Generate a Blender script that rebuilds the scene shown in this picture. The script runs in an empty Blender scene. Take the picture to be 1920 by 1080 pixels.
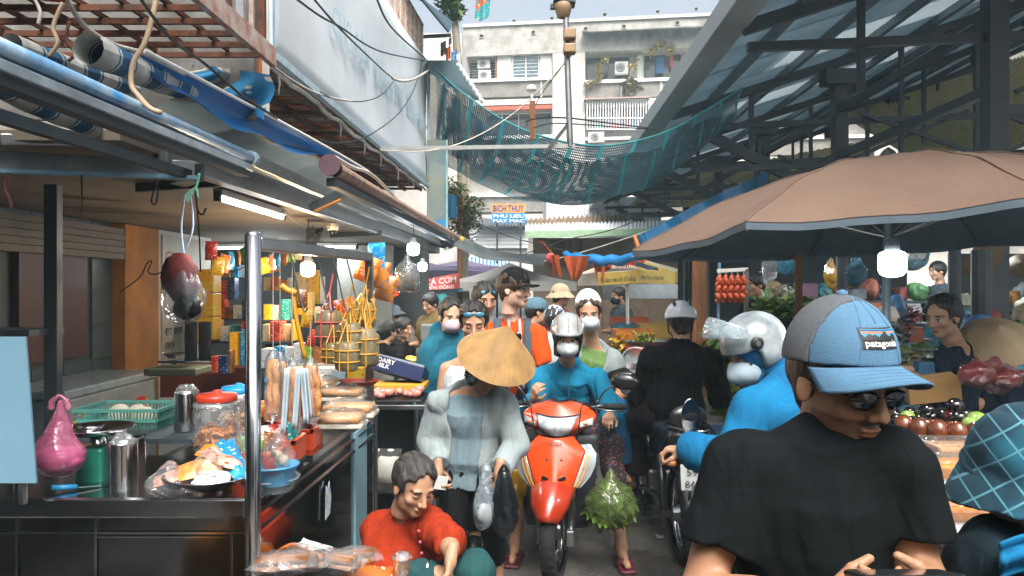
import bpy,bmesh,math,random
import numpy as np
from mathutils import Vector,Matrix,Euler
random.seed(7);np.random.seed(7)
R=math.radians
SC=bpy.context.scene
COL=SC.collection
# camera, sky, sun, exposure
CAM_Z=1.65
FPX=1387.0
cam_d=bpy.data.cameras.new('camera');cam=bpy.data.objects.new('camera',cam_d);COL.objects.link(cam)
cam.location=(0,0,CAM_Z);cam.rotation_euler=(R(90),0,0)
cam_d.sensor_width=36.0;cam_d.lens=36.0*FPX/1920.0
cam_d.clip_start=0.05;cam_d.clip_end=400.0
SC.camera=cam
SUN_EL,SUN_AZ=54.0,168.0
wd=bpy.data.worlds.new('World');SC.world=wd;wd.use_nodes=True
nt=wd.node_tree
sky=nt.nodes.new('ShaderNodeTexSky');sky.sky_type='NISHITA';sky.sun_disc=False
sky.sun_elevation=R(SUN_EL);sky.sun_rotation=R(SUN_AZ)
sky.air_density=1.0;sky.dust_density=10.0;sky.ozone_density=1.0
bg=nt.nodes['Background'];bg.inputs['Strength'].default_value=0.15
hs_=nt.nodes.new('ShaderNodeHueSaturation');hs_.inputs['Saturation'].default_value=0.5
nt.links.new(sky.outputs['Color'],hs_.inputs['Color']);nt.links.new(hs_.outputs['Color'],bg.inputs['Color'])
sd=bpy.data.lights.new('sun','SUN');so=bpy.data.objects.new('sun',sd);COL.objects.link(so)
sd.energy=1.3;sd.angle=R(24.0);sd.color=(1.0,0.95,0.87)
_el,_az=R(SUN_EL),R(SUN_AZ)
_dir=Vector((math.sin(_az)*math.cos(_el),math.cos(_az)*math.cos(_el),math.sin(_el)))
so.rotation_euler=(-_dir).to_track_quat('-Z','Y').to_euler()
so.location=(0,0,30)
SC.view_settings.view_transform='Standard';SC.view_settings.look='None'
SC.view_settings.gamma=1.0;SC.view_settings.exposure=1.2
SC.view_settings.use_curve_mapping=False
SC.cycles.use_denoising=True
SC.cycles.max_bounces=8;SC.cycles.diffuse_bounces=4;SC.cycles.transparent_max_bounces=16
SC.cycles.caustics_reflective=False;SC.cycles.caustics_refractive=False
SC.cycles.sample_clamp_indirect=6.0
def P(px,py,d):
 "photograph pixel at depth d (metres along the view) -> point of the place"
 return Vector(((px-960)/FPX*d,d,CAM_Z-(py-540)/FPX*d))
# materials
def C(h):
 h=h.lstrip('#');v=[int(h[i:i+2],16)/255 for i in(0,2,4)]
 return tuple(x/12.92 if x<=0.04045 else((x+0.055)/1.055)**2.4 for x in v)
MATS={}
def _n(nt,t,**kw):
 n=nt.nodes.new(t)
 for k,v in kw.items():
  setattr(n,k,v)
 return n
def mat(name,col,rough=0.6,metal=0.0,var=0.25,scale=8.0,bump=0.0,bscale=60.0,col2=None,spec=0.5,trans=0.0,alpha=1.0,emit=0.0,stretch=(1,1,1),dirt=0.0,coat=0.0,sheen=0.0,translucent=0.0,attr=None,coord='Object',wrinkle=0.0):
 "principled material: two-tone noise colour, roughness variation, noise bump"
 if name in MATS:return MATS[name]
 m=bpy.data.materials.new(name);m.use_nodes=True;MATS[name]=m
 nt=m.node_tree;b=nt.nodes['Principled BSDF'];L=nt.links.new
 if isinstance(col,str):col=C(col)
 if isinstance(col2,str):col2=C(col2)
 tc=_n(nt,'ShaderNodeTexCoord');mp=_n(nt,'ShaderNodeMapping');mp.inputs['Scale'].default_value=stretch
 L(tc.outputs[coord],mp.inputs['Vector'])
 nz=_n(nt,'ShaderNodeTexNoise');nz.inputs['Scale'].default_value=scale;nz.inputs['Detail'].default_value=6;nz.inputs['Roughness'].default_value=0.62
 L(mp.outputs[0],nz.inputs['Vector'])
 rp=_n(nt,'ShaderNodeValToRGB');e=rp.color_ramp.elements
 e[0].position=0.3;e[1].position=0.72
 c2=col2 if col2 else tuple(max(0,x*(1-var)) for x in col)
 c1=col if col2 else tuple(min(1,x*(1+var*0.6)) for x in col)
 e[0].color=(*c2,1);e[1].color=(*c1,1)
 L(nz.outputs['Fac'],rp.inputs['Fac'])
 out=rp.outputs['Color']
 if attr:
  at=_n(nt,'ShaderNodeAttribute',attribute_name=attr)
  mx=_n(nt,'ShaderNodeMix',data_type='RGBA',blend_type='MULTIPLY');mx.inputs[0].default_value=1.0
  L(out,mx.inputs[6]);L(at.outputs['Color'],mx.inputs[7]);out=mx.outputs[2]
 if dirt>0:
  dz=_n(nt,'ShaderNodeTexNoise');dz.inputs['Scale'].default_value=scale*0.35;dz.inputs['Detail'].default_value=9;dz.inputs['Roughness'].default_value=0.7
  L(tc.outputs[coord],dz.inputs['Vector'])
  dr=_n(nt,'ShaderNodeValToRGB');dr.color_ramp.elements[0].position=0.48;dr.color_ramp.elements[1].position=0.7
  L(dz.outputs['Fac'],dr.inputs['Fac'])
  ml=_n(nt,'ShaderNodeMath',operation='MULTIPLY');ml.inputs[1].default_value=dirt;L(dr.outputs['Color'],ml.inputs[0])
  mx=_n(nt,'ShaderNodeMix',data_type='RGBA');L(ml.outputs[0],mx.inputs[0]);L(out,mx.inputs[6]);mx.inputs[7].default_value=(0.035,0.028,0.022,1)
  out=mx.outputs[2]
 L(out,b.inputs['Base Color'])
 rr=_n(nt,'ShaderNodeMapRange');rr.inputs['To Min'].default_value=max(0.02,rough-0.12);rr.inputs['To Max'].default_value=min(1,rough+0.12)
 L(nz.outputs['Fac'],rr.inputs['Value']);L(rr.outputs[0],b.inputs['Roughness'])
 b.inputs['Metallic'].default_value=metal
 b.inputs['Specular IOR Level'].default_value=spec
 if coat:b.inputs['Coat Weight'].default_value=coat;b.inputs['Coat Roughness'].default_value=0.08
 if sheen:b.inputs['Sheen Weight'].default_value=sheen
 if trans:b.inputs['Transmission Weight'].default_value=trans;b.inputs['IOR'].default_value=1.12
 if emit:
  b.inputs['Emission Color'].default_value=(*col,1);b.inputs['Emission Strength'].default_value=emit
 if wrinkle:
  wz=_n(nt,'ShaderNodeTexNoise');wz.inputs['Scale'].default_value=11.0;wz.inputs['Detail'].default_value=1.5;wz.inputs['Distortion'].default_value=0.7;wm=_n(nt,'ShaderNodeMapping');wm.inputs['Scale'].default_value=(1,1,0.4);wm.inputs['Rotation'].default_value=(0.3,0.5,0);L(tc.outputs[coord],wm.inputs[0]);L(wm.outputs[0],wz.inputs['Vector'])
  wr_=_n(nt,'ShaderNodeMath',operation='PINGPONG');wr_.inputs[1].default_value=0.11;L(wz.outputs['Fac'],wr_.inputs[0])
  wb=_n(nt,'ShaderNodeBump');wb.inputs['Strength'].default_value=wrinkle;wb.inputs['Distance'].default_value=0.06;L(wr_.outputs[0],wb.inputs['Height']);L(wb.outputs[0],b.inputs['Normal'])
 if bump:
  bz=_n(nt,'ShaderNodeTexNoise');bz.inputs['Scale'].default_value=bscale;bz.inputs['Detail'].default_value=5
  L(mp.outputs[0],bz.inputs['Vector'])
  bp=_n(nt,'ShaderNodeBump');bp.inputs['Strength'].default_value=bump;bp.inputs['Distance'].default_value=0.01
  L(bz.outputs['Fac'],bp.inputs['Height']);L(bp.outputs[0],b.inputs['Normal'])
  if wrinkle:L(wb.outputs[0],bp.inputs['Normal'])
 if alpha<1 or translucent:
  o=nt.nodes['Material Output'];sh=b.outputs[0]
  if translucent:
   tl=_n(nt,'ShaderNodeBsdfTranslucent');L(out,tl.inputs['Color'])
   ms=_n(nt,'ShaderNodeMixShader');ms.inputs[0].default_value=translucent
   L(sh,ms.inputs[1]);L(tl.outputs[0],ms.inputs[2]);sh=ms.outputs[0]
  if alpha<1:
   tr=_n(nt,'ShaderNodeBsdfTransparent');ms=_n(nt,'ShaderNodeMixShader');ms.inputs[0].default_value=alpha
   L(tr.outputs[0],ms.inputs[1]);L(sh,ms.inputs[2]);sh=ms.outputs[0]
  L(sh,o.inputs['Surface'])
 return m
def stripes(name,cols,scale,axis='X',rough=0.7,bump=0.0,translucent=0.0,uv=True,metal=0.0,offset=0.0):
 "bands of printed or woven colour along a UV axis; cols = [(pos, colour)...] repeated"
 if name in MATS:return MATS[name]
 m=bpy.data.materials.new(name);m.use_nodes=True;MATS[name]=m
 nt=m.node_tree;b=nt.nodes['Principled BSDF'];L=nt.links.new
 tc=_n(nt,'ShaderNodeTexCoord');sx=_n(nt,'ShaderNodeSeparateXYZ');L(tc.outputs['UV' if uv else 'Object'],sx.inputs[0])
 mu=_n(nt,'ShaderNodeMath',operation='MULTIPLY_ADD');mu.inputs[1].default_value=scale;mu.inputs[2].default_value=offset;L(sx.outputs[axis],mu.inputs[0])
 fr=_n(nt,'ShaderNodeMath',operation='FRACT');L(mu.outputs[0],fr.inputs[0])
 rp=_n(nt,'ShaderNodeValToRGB');rp.color_ramp.interpolation='CONSTANT';e=rp.color_ramp.elements
 while len(e)<len(cols):e.new(0.5)
 for i,(p,c) in enumerate(cols):
  e[i].position=p;e[i].color=(*(C(c) if isinstance(c,str) else c),1)
 L(fr.outputs[0],rp.inputs['Fac'])
 nz=_n(nt,'ShaderNodeTexNoise');nz.inputs['Scale'].default_value=14;nz.inputs['Detail'].default_value=6;L(tc.outputs['Object'],nz.inputs['Vector'])
 mr=_n(nt,'ShaderNodeMapRange');mr.inputs['From Min'].default_value=0.3;mr.inputs['From Max'].default_value=0.75;mr.inputs['To Min'].default_value=0.6;mr.inputs['To Max'].default_value=1.05
 L(nz.outputs['Fac'],mr.inputs['Value'])
 mx=_n(nt,'ShaderNodeMix',data_type='RGBA',blend_type='MULTIPLY');mx.inputs[0].default_value=1;L(rp.outputs[0],mx.inputs[6]);L(mr.outputs[0],mx.inputs[7])
 L(mx.outputs[2],b.inputs['Base Color']);b.inputs['Roughness'].default_value=rough;b.inputs['Metallic'].default_value=metal
 if bump:
  bp=_n(nt,'ShaderNodeBump');bp.inputs['Strength'].default_value=bump;bp.inputs['Distance'].default_value=0.01;L(nz.outputs['Fac'],bp.inputs['Height']);L(bp.outputs[0],b.inputs['Normal'])
 if translucent:
  tl=_n(nt,'ShaderNodeBsdfTranslucent');L(mx.outputs[2],tl.inputs['Color']);ms=_n(nt,'ShaderNodeMixShader');ms.inputs[0].default_value=translucent
  L(b.outputs[0],ms.inputs[1]);L(tl.outputs[0],ms.inputs[2]);L(ms.outputs[0],nt.nodes['Material Output'].inputs['Surface'])
 return m
def printed(name,base,c2,c3,scale=22.0,rough=0.35,band=None):
 "packaging print: base colour with blotches and small shapes of two more inks"
 if name in MATS:return MATS[name]
 m=bpy.data.materials.new(name);m.use_nodes=True;MATS[name]=m
 nt=m.node_tree;b=nt.nodes['Principled BSDF'];L=nt.links.new
 tc=_n(nt,'ShaderNodeTexCoord')
 n1=_n(nt,'ShaderNodeTexNoise');n1.inputs['Scale'].default_value=scale*0.5;n1.inputs['Detail'].default_value=2;L(tc.outputs['Object'],n1.inputs['Vector'])
 r1=_n(nt,'ShaderNodeValToRGB');r1.color_ramp.interpolation='CONSTANT';e=r1.color_ramp.elements;e[0].color=(*C(base),1);e[0].position=0;e[1].position=0.56;e[1].color=(*C(c2),1)
 L(n1.outputs['Fac'],r1.inputs['Fac'])
 v=_n(nt,'ShaderNodeTexVoronoi');v.inputs['Scale'].default_value=scale*2.2;mp=_n(nt,'ShaderNodeMapping');mp.inputs['Scale'].default_value=(0.55,0.55,1.6);L(tc.outputs['Object'],mp.inputs[0]);L(mp.outputs[0],v.inputs['Vector'])
 lt=_n(nt,'ShaderNodeMath',operation='LESS_THAN');lt.inputs[1].default_value=0.23;L(v.outputs['Distance'],lt.inputs[0])
 mx=_n(nt,'ShaderNodeMix',data_type='RGBA');L(lt.outputs[0],mx.inputs[0]);L(r1.outputs[0],mx.inputs[6]);mx.inputs[7].default_value=(*C(c3),1)
 L(mx.outputs[2],b.inputs['Base Color']);b.inputs['Roughness'].default_value=rough
 return m
def emissive(name,col,strength):
 if name in MATS:return MATS[name]
 m=bpy.data.materials.new(name);m.use_nodes=True;MATS[name]=m
 b=m.node_tree.nodes['Principled BSDF'];b.inputs['Base Color'].default_value=(*C(col),1)
 b.inputs['Emission Color'].default_value=(*C(col),1);b.inputs['Emission Strength'].default_value=strength
 return m
def plastic_film(name,tint='#ffffff',haze=0.3,rough=0.12):
 "thin clear bag: mostly see-through, crumpled gloss"
 if name in MATS:return MATS[name]
 m=bpy.data.materials.new(name);m.use_nodes=True;MATS[name]=m
 nt=m.node_tree;b=nt.nodes['Principled BSDF'];L=nt.links.new;o=nt.nodes['Material Output']
 tc=_n(nt,'ShaderNodeTexCoord');nz=_n(nt,'ShaderNodeTexNoise');nz.inputs['Scale'].default_value=15;nz.inputs['Detail'].default_value=2;nz.inputs['Distortion'].default_value=1.2;L(tc.outputs['Object'],nz.inputs['Vector'])
 bp=_n(nt,'ShaderNodeBump');bp.inputs['Strength'].default_value=0.6;bp.inputs['Distance'].default_value=0.02;L(nz.outputs['Fac'],bp.inputs['Height'])
 b.inputs['Base Color'].default_value=(*C(tint),1);b.inputs['Roughness'].default_value=rough;L(bp.outputs[0],b.inputs['Normal'])
 tr=_n(nt,'ShaderNodeBsdfTransparent');gl=_n(nt,'ShaderNodeBsdfGlossy');gl.inputs['Roughness'].default_value=rough;L(bp.outputs[0],gl.inputs['Normal'])
 lw=_n(nt,'ShaderNodeLayerWeight');lw.inputs['Blend'].default_value=0.35;L(bp.outputs[0],lw.inputs['Normal'])
 m1=_n(nt,'ShaderNodeMixShader');m1.inputs[0].default_value=haze;L(tr.outputs[0],m1.inputs[1]);L(b.outputs[0],m1.inputs[2])
 m2=_n(nt,'ShaderNodeMixShader');fm=_n(nt,'ShaderNodeMath',operation='MULTIPLY');fm.inputs[1].default_value=0.6;L(lw.outputs['Fresnel'],fm.inputs[0]);L(fm.outputs[0],m2.inputs[0]);L(m1.outputs[0],m2.inputs[1]);L(gl.outputs[0],m2.inputs[2])
 L(m2.outputs[0],o.inputs['Surface'])
 return m
# objects
def tag(o,label=None,cat=None,group=None,kind=None):
 if label:o['label']=label
 if cat:o['category']=cat
 if group:o['group']=group
 if kind:o['kind']=kind
 return o
def thing(name,label,cat,loc=(0,0,0),group=None):
 o=bpy.data.objects.new(name,None);COL.objects.link(o);o.location=loc;o.empty_display_size=0.1
 return tag(o,label,cat,group)
def wloc(o):
 v=Vector(o.location)
 while o.parent:o=o.parent;v+=Vector(o.location)
 return v
def link(name,me,m,parent=None,base=None):
 "link a mesh whose vertices are in place coordinates"
 if m is not None:me.materials.append(m)
 o=bpy.data.objects.new(name,me);COL.objects.link(o)
 if parent is not None:
  o.parent=parent;o.location=-wloc(parent)
 else:
  n=len(me.vertices);co=np.empty(n*3,np.float32);me.vertices.foreach_get('co',co);co=co.reshape(-1,3)
  lo,hi=co.min(0),co.max(0);b=Vector(((lo[0]+hi[0])/2,(lo[1]+hi[1])/2,lo[2])) if base is None else Vector(base)
  co-=np.array(b,np.float32);me.vertices.foreach_set('co',co.ravel());me.update();o.location=b
 return o
def copy_tree(o,parent=None,label=None,delta=None):
 c=o.copy();COL.objects.link(c)
 if parent is not None:c.parent=parent
 if label:c['label']=label
 if delta is not None:c.location=o.location+Vector(delta)
 for ch in o.children:copy_tree(ch,c)
 return c
def np_mesh(name,v,q,smooth=True,cols=None):
 me=bpy.data.meshes.new(name);v=np.asarray(v,np.float32);q=np.asarray(q,np.int32)
 me.vertices.add(len(v));me.vertices.foreach_set('co',v.ravel())
 k=q.shape[1];me.loops.add(q.size);me.loops.foreach_set('vertex_index',q.ravel())
 me.polygons.add(len(q));me.polygons.foreach_set('loop_start',np.arange(0,q.size,k,dtype=np.int32))
 me.update(calc_edges=True);me.validate()
 if smooth:me.polygons.foreach_set('use_smooth',np.ones(len(me.polygons),bool))
 if cols is not None:
  a=me.color_attributes.new('Col','FLOAT_COLOR','POINT');c=np.ones((len(v),4),np.float32);c[:,:3]=cols;a.data.foreach_set('color',c.ravel())
 return me
def basis(d,up=(0,0,1)):
 d=Vector(d).normalized();u=Vector(up)
 if abs(d.dot(u))>0.98:u=Vector((0,1,0))
 s=d.cross(u).normalized();t=s.cross(d)
 return d,s,t
class MB:
 def __init__(s):s.v=[];s.f=[];s.uv={}
 def add(s,vs,fs):
  n=len(s.v);s.v+=[Vector(x) for x in vs];s.f+=[tuple(i+n for i in f) for f in fs];return s
 def box(s,c,size,rot=None,taper=1.0):
  hx,hy,hz=size[0]/2,size[1]/2,size[2]/2;c=Vector(c)
  vs=[]
  for z in(-1,1):
   k=taper if z>0 else 1.0
   for x,y in((-1,-1),(1,-1),(1,1),(-1,1)):
    p=Vector((x*hx*k,y*hy*k,z*hz))
    if rot is not None:p=rot@p
    vs.append(c+p)
  return s.add(vs,[(3,2,1,0),(4,5,6,7),(0,1,5,4),(1,2,6,5),(2,3,7,6),(3,0,4,7)])
 def bar(s,a,b,w,h=None,up=(0,0,1)):
  a,b=Vector(a),Vector(b);h=h or w;d,sd,t=basis(b-a,up)
  vs=[]
  for p in(a,b):
   for x,y in((-1,-1),(1,-1),(1,1),(-1,1)):vs.append(p+sd*x*w/2+t*y*h/2)
  return s.add(vs,[(0,1,2,3),(7,6,5,4),(1,0,4,5),(2,1,5,6),(3,2,6,7),(0,3,7,4)])
 def tube(s,pts,r,n=8,cap=True):
  pts=[Vector(p) for p in pts];m=len(pts);rs=r if isinstance(r,(list,tuple)) else [r]*m
  vs,fs=[],[];prev=None
  for i,p in enumerate(pts):
   d=(pts[min(i+1,m-1)]-pts[max(i-1,0)]).normalized()
   if prev is None:_,sd,t=basis(d)
   else:
    sd=(prev-d*prev.dot(d)).normalized();t=sd.cross(d)
   prev=sd
   for j in range(n):
    a=2*math.pi*j/n;vs.append(p+(sd*math.cos(a)+t*math.sin(a))*rs[i])
  for i in range(m-1):
   for j in range(n):
    fs.append((i*n+j,i*n+(j+1)%n,(i+1)*n+(j+1)%n,(i+1)*n+j))
  if cap:fs+=[tuple(range(n))[::-1],tuple((m-1)*n+j for j in range(n))]
  return s.add(vs,fs)
 def lathe(s,prof,c,n=24,axis=(0,0,1),cap=False,sx=1.0,sy=1.0):
  "prof: [(r, h)...] about an axis through c"
  d,sd,t=basis(axis,(0,1,0));c=Vector(c);vs,fs=[],[]
  for r,h in prof:
   for j in range(n):
    a=2*math.pi*j/n;vs.append(c+sd*math.cos(a)*r*sx+t*math.sin(a)*r*sy+d*h)
  for i in range(len(prof)-1):
   for j in range(n):fs.append((i*n+j,i*n+(j+1)%n,(i+1)*n+(j+1)%n,(i+1)*n+j))
  if cap:fs+=[tuple(range(n))[::-1],tuple((len(prof)-1)*n+j for j in range(n))]
  return s.add(vs,fs)
 def sheet(s,fn,nu,nv,wrap=False):
  "fn(u, v) -> point, u and v in 0..1; stores uv"
  n=len(s.v);vs=[Vector(fn(i/nu,j/nv)) for j in range(nv+1) for i in range(nu+1)]
  for j in range(nv+1):
   for i in range(nu+1):s.uv[n+j*(nu+1)+i]=(i/nu,j/nv)
  fs=[(j*(nu+1)+i,j*(nu+1)+i+1,(j+1)*(nu+1)+i+1,(j+1)*(nu+1)+i) for j in range(nv) for i in range(nu)]
  return s.add(vs,fs)
 def prism(s,poly,o,ux,uy,depth):
  "polygon in the plane (ux, uy) at o, extruded along ux x uy by depth"
  ux,uy,o=Vector(ux),Vector(uy),Vector(o);nn=ux.cross(uy).normalized()*depth;k=len(poly)
  vs=[o+ux*a+uy*b for a,b in poly]+[o+ux*a+uy*b+nn for a,b in poly]
  fs=[tuple(range(k))[::-1],tuple(range(k,2*k))]+[(i,(i+1)%k,k+(i+1)%k,k+i) for i in range(k)]
  return s.add(vs,fs)
 def blob(s,c,r,n=10,rot=None,jit=0.0):
  c=Vector(c);r=r if isinstance(r,(tuple,list)) else(r,r,r);m=n//2+1;vs,fs=[],[]
  for i in range(m+1):
   th=math.pi*i/m
   for j in range(n):
    a=2*math.pi*j/n;k=1+random.uniform(-jit,jit)
    p=Vector((math.sin(th)*math.cos(a)*r[0]*k,math.sin(th)*math.sin(a)*r[1]*k,math.cos(th)*r[2]*k))
    if rot is not None:p=rot@p
    vs.append(c+p)
  for i in range(m):
   for j in range(n):fs.append((i*n+j,(i+1)*n+j,(i+1)*n+(j+1)%n,i*n+(j+1)%n))
  return s.add(vs,fs)
 def mesh(s,name='m',smooth=False):
  me=bpy.data.meshes.new(name);me.from_pydata([tuple(v) for v in s.v],[],s.f);me.update()
  if s.uv:
   ul=me.uv_layers.new(name='UVMap')
   for lp in me.loops:ul.data[lp.index].uv=s.uv.get(lp.vertex_index,(0,0))
  if smooth:
   for p in me.polygons:p.use_smooth=True
  return me
 def build(s,name,m,parent=None,label=None,cat=None,group=None,kind=None,smooth=False,bevel=0.0,solid=0.0,base=None,sub=0):
  o=link(name,s.mesh(name,smooth),m,parent,base)
  if sub:
   md=o.modifiers.new('s','SUBSURF');md.levels=md.render_levels=sub
  if solid:
   md=o.modifiers.new('t','SOLIDIFY');md.thickness=solid;md.offset=0
  if bevel:
   md=o.modifiers.new('b','BEVEL');md.width=bevel;md.segments=2;md.limit_method='ANGLE'
  return tag(o,label,cat,group,kind)
def rotz(a):return Matrix.Rotation(R(a),3,'Z')
def rot3(x,y,z):return Euler((R(x),R(y),R(z))).to_matrix()
def lerp(a,b,t):return a+(b-a)*t
def interp(pts,t):
 "piecewise linear through equally spaced points"
 k=t*(len(pts)-1);i=min(int(k),len(pts)-2);return Vector(pts[i]).lerp(Vector(pts[i+1]),k-i)
def smooth_path(pts,n):
 "Catmull-Rom through points"
 pts=[Vector(p) for p in pts];out=[];m=len(pts)-1
 for k in range(n+1):
  t=k/n*m;i=min(int(t),m-1);f=t-i
  p0,p1,p2,p3=pts[max(i-1,0)],pts[i],pts[i+1],pts[min(i+2,m)]
  out.append(0.5*((2*p1)+(p2-p0)*f+(2*p0-5*p1+4*p2-p3)*f*f+(3*p1-p0-3*p2+p3)*f**3))
 return out
def cable(name,pts,r,m,label,cat='cable',group=None,n=24,k=5):
 return MB().tube(smooth_path(pts,n),r,k).build(name,m,None,label,cat,group,smooth=True)
_txt={}
def lettering(s,o,ux,uy,size,m,parent,name='lettering',depth=0.001,align='LEFT',width=None,font_bold=False,label=None):
 "flat letters standing on the plane (ux, uy) with their lower left at o"
 cu=bpy.data.curves.new('t','FONT');cu.body=s;cu.size=size;cu.align_x=align;cu.resolution_u=2
 if font_bold:cu.offset=size*0.018
 t=bpy.data.objects.new('t',cu);COL.objects.link(t)
 me=bpy.data.meshes.new_from_object(t.evaluated_get(bpy.context.evaluated_depsgraph_get()))
 bpy.data.objects.remove(t);bpy.data.curves.remove(cu);me.materials.clear()
 ux,uy,o=Vector(ux).normalized(),Vector(uy).normalized(),Vector(o);nn=ux.cross(uy)
 xs=[v.co.x for v in me.vertices] or [0,1];k=width/(max(xs)-min(xs)) if width else 1.0
 for v in me.vertices:v.co=o+ux*v.co.x*k+uy*v.co.y+nn*depth
 ob=link(name,me,m,parent)
 return tag(ob,label)
# smooth solid modelling (bodies, clothes, fairings)
class Grid:
 def __init__(s,lo,hi,h):
  s.h=h;s.lo=np.array(lo,np.float64)-2*h;n=np.ceil((np.array(hi)-np.array(lo))/h).astype(int)+5
  s.n=n;s.D=np.full(n,1.0,np.float32)
  s.ax=[s.lo[i]+h*np.arange(n[i]) for i in range(3)]
 def _sl(s,lo,hi,m):
  i0=np.maximum(np.floor((np.array(lo)-m-s.lo)/s.h).astype(int),0);i1=np.minimum(np.ceil((np.array(hi)+m-s.lo)/s.h).astype(int)+1,s.n)
  if(i1<=i0).any():return None,None
  sl=tuple(slice(a,b) for a,b in zip(i0,i1))
  X,Y,Z=np.meshgrid(*[s.ax[i][sl[i]] for i in range(3)],indexing='ij',sparse=False)
  return sl,np.stack([X,Y,Z],-1).astype(np.float32)
 def _put(s,sl,d,k,sub):
  a=s.D[sl]
  if sub:
   d=-d;h=np.maximum(k-np.abs(a-d),0)/max(k,1e-6);s.D[sl]=np.maximum(a,d)+h*h*k*0.25
  else:
   h=np.maximum(k-np.abs(a-d),0)/max(k,1e-6);s.D[sl]=np.minimum(a,d)-h*h*k*0.25
 def cone(s,a,b,ra,rb,k=0.02,sub=False,flat=False):
  a=np.array(a,np.float32);b=np.array(b,np.float32);r=max(ra,rb)
  sl,p=s._sl(np.minimum(a,b)-r,np.maximum(a,b)+r,k+3*s.h)
  if sl is None:return s
  ab=b-a;L=float(np.linalg.norm(ab))+1e-9;t0=((p-a)@ab)/(L*L);t=np.clip(t0,0,1)
  d=np.linalg.norm(p-(a+t[...,None]*ab),axis=-1)-(ra+(rb-ra)*t)
  if flat:
   tt=np.clip(t0,-0.5,1.5);d=np.linalg.norm(p-(a+tt[...,None]*ab),axis=-1)-(ra+(rb-ra)*t)
   d=np.maximum(d,np.maximum((t0-1)*L,-t0*L-(1.0 if flat=='end' else 0.0)))
   if flat=='end':d=np.where(t0<0,np.linalg.norm(p-a,axis=-1)-ra,d)
  s._put(sl,d.astype(np.float32),k,sub);return s
 def ell(s,c,r,Rm=None,k=0.02,sub=False):
  c=np.array(c,np.float32);r=np.array(r if hasattr(r,'__len__') else(r,r,r),np.float32);m=float(r.max()) if Rm is not None else r
  sl,p=s._sl(c-m,c+m,k+3*s.h)
  if sl is None:return s
  q=p-c
  if Rm is not None:q=q@np.array(Rm,np.float32)
  k0=np.linalg.norm(q/r,axis=-1);k1=np.linalg.norm(q/(r*r),axis=-1)+1e-6
  s._put(sl,np.where(k0<1e-3,-r.min(),k0*(k0-1)/k1).astype(np.float32),k,sub);return s
 def box(s,c,half,Rm=None,rd=0.01,k=0.01,sub=False):
  c=np.array(c,np.float32);hf=np.array(half,np.float32);m=float(np.linalg.norm(hf)) if Rm is not None else hf
  sl,p=s._sl(c-m,c+m,k+3*s.h)
  if sl is None:return s
  q=p-c
  if Rm is not None:q=q@np.array(Rm,np.float32)
  q=np.abs(q)-(hf-rd)
  d=np.linalg.norm(np.maximum(q,0),axis=-1)+np.minimum(q.max(-1),0)-rd
  s._put(sl,d.astype(np.float32),k,sub);return s
 def loft(s,p0,p1,side,table,bend=0.0,off=0.0,k=0.03,tmin=None,tmax=None):
  "elliptical trunk: table rows (t, half width, half depth) along p0->p1, bowed backwards by bend"
  p0=np.array(p0,np.float32);p1=np.array(p1,np.float32);ax=p1-p0;L=float(np.linalg.norm(ax));az=ax/L
  sd=np.array(side,np.float32);sd=sd-az*sd.dot(az);sd/=np.linalg.norm(sd);fw=np.cross(az,sd)
  tb=np.array(table,np.float32);tb=tb[np.argsort(tb[:,0])]
  ends=np.stack([p0+ax*tb[0,0],p0+ax*tb[-1,0]]);m=float(tb[:,1:].max())+off+abs(bend)
  sl,p=s._sl(ends.min(0)-m,ends.max(0)+m,k+3*s.h)
  if sl is None:return s
  q=p-p0;t=(q@az)/L;x=q@sd;tc=np.clip(t,0,1);y=q@fw-bend*4*tc*(1-tc)
  rx=np.interp(t,tb[:,0],tb[:,1])+off;ry=np.interp(t,tb[:,0],tb[:,2])+off
  e=np.sqrt((x/rx)**2+(y/ry)**2);d=(e-1)*np.minimum(rx,ry)
  lo=tb[0,0] if tmin is None else tmin;hi=tb[-1,0] if tmax is None else tmax
  d=np.maximum(d,np.maximum((lo-t)*L,(t-hi)*L))
  s._put(sl,d.astype(np.float32),k,False);return s
 def half(s,o,n):
  "keep only the side of the plane that n points away from"
  n=np.array(n,np.float64);n/=np.linalg.norm(n);o=np.array(o,np.float64)
  d=sum((s.ax[i]-o[i]).reshape([-1 if j==i else 1 for j in range(3)])*n[i] for i in range(3))
  s.D=np.maximum(s.D,d.astype(np.float32));return s
 def folds(s,amp,freq=18.0,seed=1,aniso=(1,1,0.45),ridge=True):
  m=np.abs(s.D)<0.05;idx=np.argwhere(m);p=(s.lo+idx*s.h)*np.array(aniso)
  rng=np.random.RandomState(seed);w=np.zeros(len(p));q=p+0.03*np.sin(p[:,[1,2,0]]*11+rng.rand(3)*6)
  for o in range(4):
   f=freq*(1.0+0.75*o);kk=rng.randn(3);kk*=f/np.linalg.norm(kk)
   v=np.sin(q@kk+rng.rand()*6.28+1.5*np.sin(q@rng.randn(3)*7))
   w+=((1-2*np.abs(v)**0.8) if ridge and o<3 else v)*(0.66**o)
  s.D[m]+=(amp*w).astype(np.float32);return s
 def mesh(s):
  D=s.D;sg=D<0;n=s.n
  c8=[(i,j,k) for i in(0,1) for j in(0,1) for k in(0,1)]
  cnt=np.zeros(n-1,np.int8)
  for i,j,k in c8:cnt+=sg[i:n[0]-1+i,j:n[1]-1+j,k:n[2]-1+k]
  cells=np.argwhere((cnt>0)&(cnt<8))
  if len(cells)==0:return np.zeros((0,3)),np.zeros((0,4),int)
  val=np.stack([D[cells[:,0]+i,cells[:,1]+j,cells[:,2]+k] for i,j,k in c8],1).astype(np.float64)
  pos=np.zeros((len(cells),3));num=np.zeros(len(cells));off=np.array(c8,float)
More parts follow.
